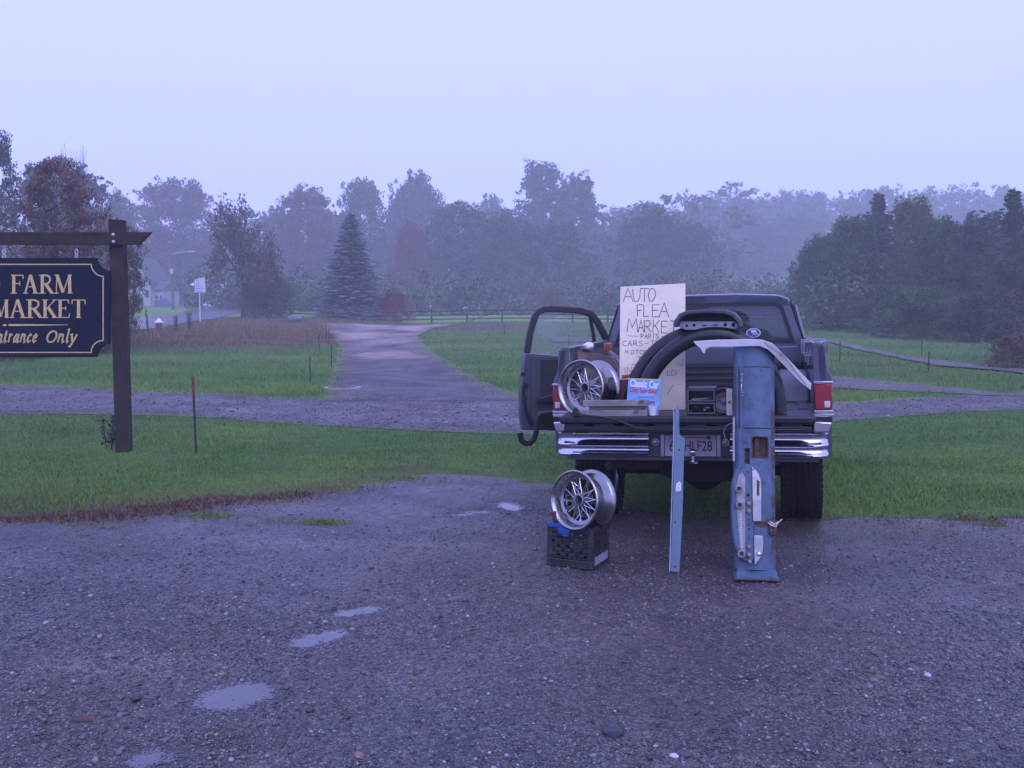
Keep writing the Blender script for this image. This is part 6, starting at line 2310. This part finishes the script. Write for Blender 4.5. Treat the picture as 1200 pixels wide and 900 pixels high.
# ================================================================== TREES
def leaf_cloud(cen, rad, n, size, rng, rel_cols, updown=0.35, squash=0.8, stretch=1.0):
    """n leaves round every clump; returns vertices, quads, colours"""
    k = len(cen)
    N = k * n
    ci = np.repeat(np.arange(k), n)
    d = rng.normal(0, 1, (N, 3))
    d /= np.linalg.norm(d, axis=1)[:, None]
    rr = rng.uniform(0.25, 1, N) ** 0.6
    P = cen[ci] + d * (rad[ci] * rr)[:, None] * np.array([1, 1, squash])
    nrm = d * 0.5 + rng.normal(0, 0.55, (N, 3)) + np.array([0, 0, updown])
    nrm /= np.linalg.norm(nrm, axis=1)[:, None]
    a = np.cross(nrm, rng.normal(0, 1, (N, 3)))
    a /= np.linalg.norm(a, axis=1)[:, None] + 1e-9
    b = np.cross(nrm, a)
    s = size * rng.uniform(0.55, 1.35, N)[:, None]
    v = np.empty((N, 4, 3))
    v[:, 0] = P - a * s * 0.5 * stretch
    v[:, 1] = P + b * s * 0.32 + nrm * s * 0.08
    v[:, 2] = P + a * s * 0.5 * stretch
    v[:, 3] = P - b * s * 0.32 + nrm * s * 0.08
    tone = rng.uniform(0.70, 1.30, k)[ci] * rng.uniform(0.72, 1.28, N)
    ch = rel_cols[rng.randint(0, len(rel_cols), k)][ci]
    alt = rng.rand(N) < 0.2
    ch[alt] = rel_cols[rng.randint(0, len(rel_cols), alt.sum())]
    col = ch * tone[:, None]
    return v.reshape(-1, 3), np.arange(N * 4).reshape(-1, 4), np.repeat(col, 4, 0)


def env(kind, t):
    if kind == 'round':
        return np.sqrt(np.clip(1 - ((t - 0.45) / 0.56) ** 2, 0.02, 1))
    if kind == 'tall':
        return np.clip(1.05 - 0.75 * t, 0, 1) * np.clip(0.55 + 1.6 * t, 0, 1) + 0.05
    if kind == 'pine':
        return (np.clip(1.0 - t, 0, 1) ** 0.95 + 0.015) * (0.62 + 0.38 * np.sin(t * 40))
    if kind == 'bush':
        return np.sqrt(np.clip(1 - (t * 0.95) ** 2, 0.03, 1))
    if kind == 'multi':
        return np.clip(0.62 + 0.55 * t, 0, 1) * np.sqrt(np.clip(1.03 - t ** 3, 0.03, 1))
    return np.ones_like(t)


REL = np.array([(1, 1, 1), (1.15, 1.05, 0.8), (0.85, 0.95, 1.0), (0.9, 1.0, 0.85)])
REL_AUT = np.array([(1, 1, 1), (1.45, 0.95, 0.72), (0.8, 1.05, 0.9), (1.25, 0.9, 0.75), (0.75, 0.95, 0.8)])


def tree_proto(seed, kind, Hh, Rr, base, nclump, nleaf, leaf, limbs=16, relc=REL, crad=(0.16, 0.30), stems=1):
    rng = np.random.RandomState(seed)
    t = rng.beta(1.3, 1.15, nclump)
    th = rng.uniform(0, 2 * PI, nclump)
    ph = rng.uniform(0, 6, 3)
    lump = 1 + 0.26 * np.sin(2 * th + ph[0] + 5 * t) + 0.20 * np.sin(3 * th + ph[1] - 9 * t) + 0.14 * np.sin(5 * th + ph[2] + 14 * t)
    r = Rr * env(kind, t) * lump * rng.uniform(0.25, 1, nclump) ** 0.5
    cen = np.c_[r * np.cos(th), r * np.sin(th), base + (Hh - base) * t * 0.965]
    rad = Rr * rng.uniform(*crad, nclump) * np.clip(1.15 - 0.5 * t, 0.5, 1)
    if kind == 'pine':
        rad = rad * (0.30 + 0.70 * env(kind, t))
    v, f, c = leaf_cloud(cen, rad, nleaf, leaf * 0.86, rng, relc)
    # sprays that break the outline
    n2 = int(nclump * 1.7)
    t2 = rng.beta(1.35, 1.0, n2)
    th2 = rng.uniform(0, 2 * PI, n2)
    lump2 = 1 + 0.26 * np.sin(2 * th2 + ph[0] + 5 * t2) + 0.20 * np.sin(3 * th2 + ph[1] - 9 * t2) + 0.14 * np.sin(5 * th2 + ph[2] + 14 * t2)
    r2 = Rr * env(kind, t2) * lump2 * rng.uniform(0.80, 1.45 if kind == 'pine' else 1.22, n2)
    cen2 = np.c_[r2 * np.cos(th2), r2 * np.sin(th2), base + (Hh - base) * t2 * rng.uniform(0.97, 1.045, n2)]
    rs2 = Rr * rng.uniform(0.05, 0.12, n2) * (0.35 + 0.65 * env(kind, t2) if kind == 'pine' else 1.0)
    v2, f2, c2 = leaf_cloud(cen2, rs2, max(6, nleaf // 5), leaf * 0.85, rng, relc)
    v, f, c = np.vstack([v, v2]), np.vstack([f, f2 + len(v)]), np.vstack([c, c2])
    v[:, 2] = np.maximum(v[:, 2], 0.05)
    crown = np_mesh('crown', v, f, leaves, c)
    m = MB()
    tr = Hh * 0.018 + 0.02
    spine = []
    for s in range(stems):
        ox, oy = (rng.normal(0, 0.25), rng.normal(0, 0.25)) if stems > 1 else (0, 0)
        lx2, ly2 = (rng.normal(0, Rr * 0.35), rng.normal(0, Rr * 0.35)) if stems > 1 else (rng.normal(0, 0.03 * Hh), rng.normal(0, 0.03 * Hh))
        pts = [Vector((ox + lx2 * q ** 1.4 + 0.02 * Hh * math.sin(3 * q + s), oy + ly2 * q ** 1.4, Hh * 0.9 * q - (0.3 if q == 0 else 0))) for q in np.linspace(0, 1, 8)]
        m.tube(pts, [tr / stems ** 0.5 * (1 - 0.88 * q) * (1.35 if q == 0 else 1) for q in np.linspace(0, 1, 8)], 8)
        spine.append(pts)
    pick = rng.choice(nclump, min(limbs, nclump), replace=False)
    for i in pick:
        e = Vector(cen[i])
        sp = spine[rng.randint(stems)]
        q = max(0.12, min(0.92, (e.z - 0.35 * math.hypot(e.x, e.y)) / (Hh * 0.9)))
        k = q * 7
        j = min(6, int(k))
        s0 = sp[j].lerp(sp[j + 1], k - j)
        mid = s0.lerp(e, 0.55) + Vector((0, 0, 0.06 * (e - s0).length))
        rl = tr * 0.42 * (1 - 0.75 * q)
        m.tube([s0, mid, e], [rl, rl * 0.65, rl * 0.18], 5)
    trunk = m.mesh('trunk', 60)
    trunk.materials.append(bark)
    return trunk, crown, Hh, Rr * 1.05


def spruce_proto(seed, Hh=11.0, Rr=2.5):
    rng = np.random.RandomState(seed)
    vs, cs = [], []
    z = 0.35
    while z < Hh - 0.15:
        t = z / Hh
        R_ = Rr * (1 - t) ** 0.72 * rng.uniform(0.86, 1.08) + 0.06
        nb = max(6, int(22 * (1 - t) + 6))
        for k in range(nb):
            a = 2 * PI * k / nb + rng.uniform(-0.15, 0.15)
            L = R_ * rng.uniform(0.82, 1.12)
            n = max(5, int(L * 15))
            zb = z + rng.uniform(-0.17, 0.17)
            for q in np.linspace(0.15, 1, n):
                px_, pz_ = L * q, zb - 0.34 * L * q + 0.22 * L * q * q
                for sgn in (-1, 0, 1):
                    w_ = (0.16 + 0.16 * (1 - q)) * (0.5 + 0.5 * (1 - t))
                    s = rng.uniform(0.16, 0.28)
                    aa = a + sgn * rng.uniform(0.2, 0.7)
                    c = np.array([px_ * math.cos(a) - sgn * w_ * 0.6 * math.sin(a), px_ * math.sin(a) + sgn * w_ * 0.6 * math.cos(a), pz_ + rng.uniform(-0.05, 0.05)])
                    d = np.array([math.cos(aa), math.sin(aa), -0.18 + rng.uniform(-0.2, 0.2)]) * s
                    nn = np.array([-math.sin(aa), math.cos(aa), rng.uniform(-0.5, 0.5)]) * s * 0.30
                    vs += [c - d * 0.3, c + nn, c + d, c - nn]
                    cs += [rng.uniform(0.6, 1.3) * (1.0 + 0.7 * (q > 0.78))] * 4
        z += 0.30 * (1.05 - 0.45 * t)
    v = np.array(vs)
    c = np.array(cs)[:, None] * np.array([[1, 1, 1.0]])
    crown = np_mesh('crown', v, np.arange(len(v)).reshape(-1, 4), leaves, c)
    m = MB().tube([(0, 0, -0.3), (0, 0, Hh * 0.5), (0, 0, Hh)], [0.17, 0.09, 0.01], 8)
    trunk = m.mesh('trunk', 60)
    trunk.materials.append(bark)
    return trunk, crown, Hh, Rr * 1.0


def twig_proto(seed, Hh, Rr, sparse, leaf, levels=4, spread=0.62):
    """an open crown: limbs forking down to fine twigs, few leaves"""
    rng = np.random.RandomState(seed)
    m = MB()
    tips = []

    def grow(p, d, L, r, lev):
        n = 4
        pts = [p]
        for i in range(n):
            d = (d + Vector(rng.normal(0, 0.10, 3)) + Vector((0, 0, 0.03))).normalized()
            pts.append(pts[-1] + d * L / n)
        m.tube(pts, [r * (1 - 0.45 * i / n) for i in range(n + 1)], 6 if lev > 2 else 4, cap=False)
        if lev == 0:
            tips.append(pts[-1])
            return
        tips.append(pts[-2])
        kids = 4 if lev >= 3 else 3
        for k in range(kids):
            a = 2 * PI * (k + rng.uniform(-0.3, 0.3)) / kids
            o = d.orthogonal().normalized()
            o2 = d.cross(o)
            side = o * math.cos(a) + o2 * math.sin(a)
            nd = (d * (1 - spread * 0.55) + side * spread * rng.uniform(0.7, 1.15)).normalized()
            start = pts[-1] if k else pts[-1]
            j = rng.randint(2, n + 1)
            grow(pts[j], nd, L * rng.uniform(0.62, 0.80), r * 0.56, lev - 1)
        grow(pts[-1], d, L * 0.72, r * 0.6, lev - 1)

    grow(Vector((0, 0, -0.2)), Vector((0, 0, 1)), Hh * 0.30, Hh * 0.026, levels)
    trunk = m.mesh('trunk', 60)
    trunk.materials.append(bark)
    T = np.array([tuple(p) for p in tips])
    keep = rng.rand(len(T)) < np.clip(sparse * (1.35 - T[:, 2] / Hh), 0, 1)
    T = T[keep]
    v, f, c = leaf_cloud(T, np.full(len(T), 0.42 * Hh / 9), 12, leaf, rng, REL_AUT)
    crown = np_mesh('crown', v, f, leaves, c)
    hi = max(p.z for p in tips)
    ri = np.percentile([math.hypot(p.x, p.y) for p in tips], 95)
    return trunk, crown, hi, ri


PR = {
    'roundA': tree_proto(1, 'round', 16, 5.5, 1.2, 210, 75, 0.50),
    'roundB': tree_proto(2, 'round', 16, 5.5, 0.6, 230, 70, 0.50),
    'tallA': tree_proto(3, 'tall', 19, 4.6, 1.5, 200, 70, 0.50),
    'autumn': tree_proto(4, 'round', 16, 5.5, 1.0, 262, 112, 0.36, relc=REL_AUT),
    'pineA': tree_proto(5, 'pine', 19, 4.2, 2.0, 300, 83, 0.36, crad=(0.15, 0.24)),
    'open': tree_proto(6, 'tall', 19, 5.0, 4.0, 112, 88, 0.36, limbs=50, crad=(0.15, 0.26)),
    'nearA': tree_proto(7, 'round', 13, 4.5, 0.2, 420, 85, 0.27, relc=REL_AUT),
    'nearB': tree_proto(8, 'tall', 14, 4.0, 0.3, 400, 85, 0.27),
    'nearPine': tree_proto(9, 'pine', 15, 3.2, 0.8, 380, 70, 0.26, crad=(0.14, 0.24)),
    'bushA': tree_proto(10, 'bush', 4, 3.2, 0.0, 220, 75, 0.20, relc=REL_AUT, crad=(0.14, 0.24)),
    'bushB': tree_proto(11, 'bush', 4, 3.0, 0.0, 240, 80, 0.17, crad=(0.12, 0.22)),
    'multi': tree_proto(12, 'multi', 7, 2.6, 0.9, 250, 60, 0.145, limbs=110, relc=REL_AUT, crad=(0.09, 0.18), stems=6),
    'spruce': spruce_proto(13),
    'twig': twig_proto(14, 9.0, 3.2, 0.85, 0.24, spread=0.74),
    'snag': twig_proto(15, 12.0, 3.0, 0.0, 0.2, levels=4, spread=0.5)}

DG_ = (0.052, 0.092, 0.030)      # dark green
MG_ = (0.070, 0.112, 0.036)      # mid green
GG_ = (0.075, 0.090, 0.060)      # grey green
YG_ = (0.110, 0.120, 0.040)      # yellowing
RB_ = (0.122, 0.070, 0.052)      # red brown
OR_ = (0.190, 0.095, 0.040)      # orange
PU_ = (0.110, 0.068, 0.072)      # purplish
TREES = [
    # name, label, centre px, top px, width px, distance, prototype, colour, spin
    ('maple_tree', 'reddish brown many stemmed tree rising behind the farm sign', 66, 188, 128, 36, 'multi', RB_, 0.3),
    ('young_tree', 'small leafy green brown tree peeping out beside the sign post', 140, 262, 62, 35, 'multi', (0.095, 0.085, 0.045), 2.2),
    ('leafy_bush', 'dark bush low under the farm sign at the left edge', 20, 392, 120, 33, 'bushA', (0.060, 0.070, 0.035), 1.0),
    ('leafy_bush', 'dark brown green bush under the right half of the farm sign', 92, 372, 80, 34.5, 'bushB', (0.070, 0.065, 0.038), 2.0),
    ('oak_tree', 'big grey green tree behind the reddish one, above the farm sign', 66, 190, 130, 105, 'roundB', GG_, 0.5),
    ('tall_tree', 'tall thin topped tree cut by the left edge of the picture', -6, 150, 62, 58, 'open', GG_, 1.2),
    ('bare_tree', 'leafless snag with forked branches standing above the big grey green tree', 88, 168, 46, 108, 'snag', RB_, 0.9),
    ('small_tree', 'small grey tree just left of the broad purplish maple', 138, 227, 44, 168, 'roundA', GG_, 2.8),
    ('maple_tree', 'broad purplish maple behind the utility pole and the white house', 207, 213, 126, 198, 'autumn', PU_, 0.2),
    ('twiggy_tree', 'thin leaved tree with visible dark trunk beside the wet road', 281, 228, 92, 80, 'twig', (0.085, 0.080, 0.050), 0.0),
    ('leafy_bush', 'low green tree crowding the twiggy tree from the right, by the fence end', 312, 318, 62, 84, 'bushA', MG_, 1.0),
    ('grey_tree', 'hazy grey tree between the twiggy roadside tree and the orange tinged one', 322, 248, 60, 198, 'roundA', GG_, 1.9),
    ('maple_tree', 'orange tinged tree left of the blue spruce', 358, 221, 92, 180, 'autumn', (0.125, 0.088, 0.045), 1.1),
    ('spruce_tree', 'blue spruce with tiered branches behind the rail fence', 411, 249, 74, 89, 'spruce', (0.165, 0.215, 0.225), 0.0),
    ('oak_tree', 'dull green tree rising right behind the blue spruce', 424, 213, 84, 198, 'roundB', MG_, 2.0),
    ('oak_tree', 'tall grey green tree peaking to the right of the spruce', 487, 205, 86, 214, 'roundA', GG_, 0.8),
    ('maple_tree', 'red leaved small maple glowing in the dark wood edge right of the spruce', 480, 262, 48, 151, 'autumn', (0.150, 0.055, 0.046), 1.7),
    ('red_bush', 'low red bush just behind the rail fence beside the spruce', 460, 342, 46, 88, 'bushB', (0.155, 0.032, 0.036), 0.4),
    ('oak_tree', 'dark green tree right of the red maple', 535, 240, 104, 161, 'roundB', DG_, 0.0),
    ('oak_tree', 'faint tree top fading in the mist, centre left of the tallest tree', 574, 232, 72, 276, 'roundA', MG_, 0.6),
    ('oak_tree', 'dark green tree in front of the left foot of the tallest tree', 592, 252, 90, 156, 'roundA', DG_, 2.6),
    ('tall_tree', 'tallest tree of the wood, with a pointed crown', 634, 192, 74, 214, 'tallA', DG_, 0.0),
    ('tall_tree', 'broad tall tree leaning against the tallest one from the right', 676, 208, 84, 206, 'tallA', MG_, 2.1),
    ('oak_tree', 'dark rounded tree low in front of the tallest tree', 652, 262, 110, 158, 'roundB', DG_, 1.4),
    ('open_tree', 'gappy misty tree right of the broad tall tree', 727, 243, 70, 282, 'open', GG_, 0.5),
    ('small_tree', 'pale brownish small tree at the wood edge above the truck door', 646, 338, 34, 108, 'bushA', (0.15, 0.12, 0.09), 0.5),
    ('oak_tree', 'dark green tree standing behind the plywood sign', 764, 244, 92, 163, 'roundA', DG_, 0.9),
    ('oak_tree', 'dark tree behind the truck cab roof', 812, 262, 76, 168, 'roundB', DG_, 2.4),
    ('oak_tree', 'misty tree behind the right end of the truck roof', 893, 262, 74, 258, 'tallA', MG_, 1.0),
    ('oak_tree', 'very faint tree left of the misty one above the truck roof', 848, 258, 62, 270, 'roundA', MG_, 0.1),
    ('oak_tree', 'faint tree between the misty one and the dark right hand wood', 936, 252, 70, 260, 'roundB', MG_, 0.1),
    ('dark_tree', 'dark tree at the left end of the right hand wood', 966, 278, 84, 76, 'nearA', DG_, 0.7),
    ('dark_tree', 'dark tree second from the left end of the right hand wood', 1000, 256, 82, 73, 'nearB', MG_, 1.9),
    ('pine_tree', 'pointed pine rising from the left half of the right hand wood', 1030, 232, 124, 78, 'nearPine', MG_, 0.3),
    ('dark_tree', 'yellowish green tree just right of the pointed pine', 1070, 234, 74, 70, 'nearB', YG_, 2.7),
    ('dark_tree', 'dark bushy tree in the middle of the right hand wood', 1106, 258, 84, 63, 'nearA', DG_, 1.3),
    ('dark_tree', 'grey green tree in the right half of the right hand wood', 1150, 252, 86, 62, 'nearB', GG_, 0.0),
    ('pine_tree', 'dark pine with a tall tip close to the right edge', 1188, 228, 120, 64, 'nearPine', DG_, 1.0),
    ('dark_tree', 'reddish tinted dark tree cut by the right edge', 1216, 270, 96, 52, 'nearA', (0.085, 0.072, 0.045), 2.0),
    ('leafy_bush', 'big leaning light green bush at the foot of the right hand wood', 1085, 338, 118, 54, 'bushB', MG_, 0.6),
    ('leafy_bush', 'dark bush between the light green bush and the right edge', 1158, 345, 100, 47, 'bushA', (0.066, 0.070, 0.042), 1.6),
    ('leafy_bush', 'low dark bush under the left end of the right hand wood', 990, 335, 96, 68, 'bushB', DG_, 2.2),
    ('leafy_bush', 'low dark bush under the pointed pine', 1038, 336, 84, 62, 'bushA', DG_, 0.2),
    ('brown_shrub', 'brown dried shrub at the right edge beside the far track', 1194, 392, 70, 29, 'bushB', (0.145, 0.105, 0.070), 0.8)]
for nm, lab, cx, topy, wpx, Y, pk, colr, spin in TREES:
    p = wp(cx, topy, Y)
    gz_ = h1(p.x, Y)
    tr_, cr_, Hh, Rr = PR[pk]
    wid = wpx / FPX * Y / 2
    co = np.empty(len(cr_.vertices) * 3, np.float32)
    cr_.vertices.foreach_get('co', co)
    Rr = np.percentile(np.hypot(co[0::3], co[1::3]), 96.5) if len(co) else Rr
    sx = wid / Rr
    sz = (p.z - gz_) / Hh
    t_ = thing(nm, lab, nm.split('_')[-1], Matrix.Translation((p.x, Y, gz_)) @ Matrix.Rotation(spin, 4, 'Z') @ Matrix.Diagonal((sx, sx, sz, 1)))
    link('trunk', tr_, t_)
    c_ = link('crown' if 'bush' not in pk else 'foliage', cr_, t_)
    c_.color = (*colr, 1)

# undergrowth along the wood edge, and the far wood on the hill
rng = np.random.RandomState(77)


def mass(name, label, pts, rads, nleaf, leaf, cols, sq=0.8):
    v, f, c = leaf_cloud(np.array(pts), np.array(rads), nleaf, leaf, rng, np.array(cols))
    o = link(name, np_mesh(name, v, f, leaves, c))
    o.color = (1, 1, 1, 1)
    return tag(o, label, None, None, 'stuff')


pts, rads = [], []
for k in range(820):
    Y = rng.uniform(110, 140)
    x = rng.uniform(-0.30, 0.30) * Y
    if x < -0.20 * Y and Y < 100:
        continue
    z = h1(x, Y) + rng.uniform(0.2, 2.0) + 3.2 * rng.rand() ** 3
    pts.append((x, Y, z))
    rads.append(rng.uniform(0.9, 1.9))
mass('undergrowth', 'tangled dark undergrowth filling the wood edge behind the rail fence', pts, rads, 28, 0.55, [DG_, MG_, DG_, (0.075, 0.066, 0.042), (0.045, 0.062, 0.034)])
pts, rads = [], []
for k in range(200):
    Y = rng.uniform(119, 140)
    x = rng.uniform(-0.60, -0.24) * Y
    if -0.40 * Y < x < -0.33 * Y:
        continue
    pts.append((x, Y, h1(x, Y) + rng.uniform(0.2, 4.5)))
    rads.append(rng.uniform(1.0, 2.0))
mass('roadside_undergrowth', 'dark hedge and scrub behind the white house along the far side of the road', pts, rads, 60, 0.45, [DG_, MG_, (0.075, 0.066, 0.042)])
pts, rads = [], []
for k in range(330):
    Y = rng.uniform(54, 82)
    x = rng.uniform(0.29, 0.66) * Y
    if Y < 62 - 0.1 * (x - 20):
        continue
    z = h1(x, Y) + rng.uniform(0.1, 3.6)
    pts.append((x, Y, z))
    rads.append(rng.uniform(0.7, 1.5))
mass('wood_undergrowth', 'dark tangled shrubs under the trees of the right hand wood', pts, rads, 44, 0.30, [DG_, MG_, DG_, (0.075, 0.062, 0.045)])
pts, rads = [], []
for k in range(300):
    Y = rng.uniform(285, 400)
    x = rng.uniform(0.06, 0.66) * Y
    hgt = rng.uniform(11, 16)
    R_ = rng.uniform(3.5, 5.5)
    for q in range(16):
        t = rng.uniform(0.1, 1)
        a = rng.uniform(0, 2 * PI)
        rr_ = R_ * math.sqrt(max(0.05, 1 - (1.25 * (t - 0.4)) ** 2)) * rng.uniform(0.3, 1)
        pts.append((x + rr_ * math.cos(a), Y + rr_ * math.sin(a), h1(x, Y) + hgt * t))
        rads.append(R_ * rng.uniform(0.28, 0.46))
mass('far_woods', 'far wood on the hill fading into the mist behind the truck and the right hand wood', pts, rads, 21, 1.1, [DG_, MG_, GG_, (0.095, 0.085, 0.045)])
pts, rads = [], []
for k in range(300):
    Y = rng.uniform(200, 280)
    x = rng.uniform(-0.62, 0.24) * Y
    hgt = rng.uniform(15, 23) * (1.0 if x > -0.3 * Y else 0.8)
    R_ = rng.uniform(3, 4.8)
    for q in range(16):
        t = rng.uniform(0.1, 1)
        a = rng.uniform(0, 2 * PI)
        rr_ = R_ * math.sqrt(max(0.05, 1 - (1.25 * (t - 0.4)) ** 2)) * rng.uniform(0.3, 1)
        pts.append((x + rr_ * math.cos(a), Y + rr_ * math.sin(a), h1(x, Y) + hgt * t))
        rads.append(R_ * rng.uniform(0.28, 0.46))
mass('misty_woods', 'misty wood filling the gaps behind the trees beyond the fence', pts, rads, 21, 1.1, [DG_, MG_, GG_])

# tall weeds: by the sign post, by the hydrant
def weed(px, py, hgt, label, n=3, colr=(0.06, 0.05, 0.035)):
    b = gp(px, py)
    t_ = thing('tall_weed', label, 'weed', (b.x, b.y, b.z))
    rr = random.Random(int(px))
    rg = np.random.RandomState(int(px))
    m = MB()
    tips = []
    for k in range(n):
        a = rr.uniform(0, 6.28)
        l_ = hgt * rr.uniform(0.7, 1)
        p = [Vector((0.03 * math.cos(a) + 0.10 * l_ * q * math.cos(a), 0.03 * math.sin(a), l_ * q)) for q in (0, 0.4, 0.75, 1)]
        m.tube(p, [0.006, 0.005, 0.004, 0.002], 5)
        for q in np.linspace(0.2, 1, 9):
            tips.append(tuple(p[0].lerp(p[-1], q)))
    m.build('stem', bark, t_)
    v, f, c = leaf_cloud(np.array(tips), np.full(len(tips), 0.06), 7, 0.05, rg, np.array([colr, (0.05, 0.07, 0.03)]))
    link('foliage', np_mesh('foliage', v, f, leaves, c), t_).color = (1, 1, 1, 1)


weed(128, 527, 0.50, 'dry dark weed growing at the foot of the sign post')
weed(175, 392, 1.1, 'tall straggly weed on the bank left of the hydrant', 5, (0.12, 0.09, 0.055))
weed(222, 387, 1.2, 'dark clump of weeds on the bank right of the hydrant', 9, (0.075, 0.075, 0.04))
weed(206, 388, 0.8, 'brown clump of tall weeds on the bank just right of the hydrant', 7, (0.14, 0.09, 0.06))

# ================================================================== HAZE
hz_m = bpy.data.materials.new('haze')
hz_m.use_nodes = True
n, l = hz_m.node_tree.nodes, hz_m.node_tree.links
n.clear()
pv = n.new('ShaderNodeVolumePrincipled')
pv.inputs['Color'].default_value = (0.97, 0.975, 0.99, 1)
pv.inputs['Density'].default_value = 0.0021
pv.inputs['Anisotropy'].default_value = 0.0
ou = n.new('ShaderNodeOutputMaterial')
l.new(pv.outputs['Volume'], ou.inputs['Volume'])
o = MB().box(-345, 345, -65, 420, -2.0, 62).build('haze', hz_m, None, smooth=0)
tag(o, None, None, None, 'stuff')
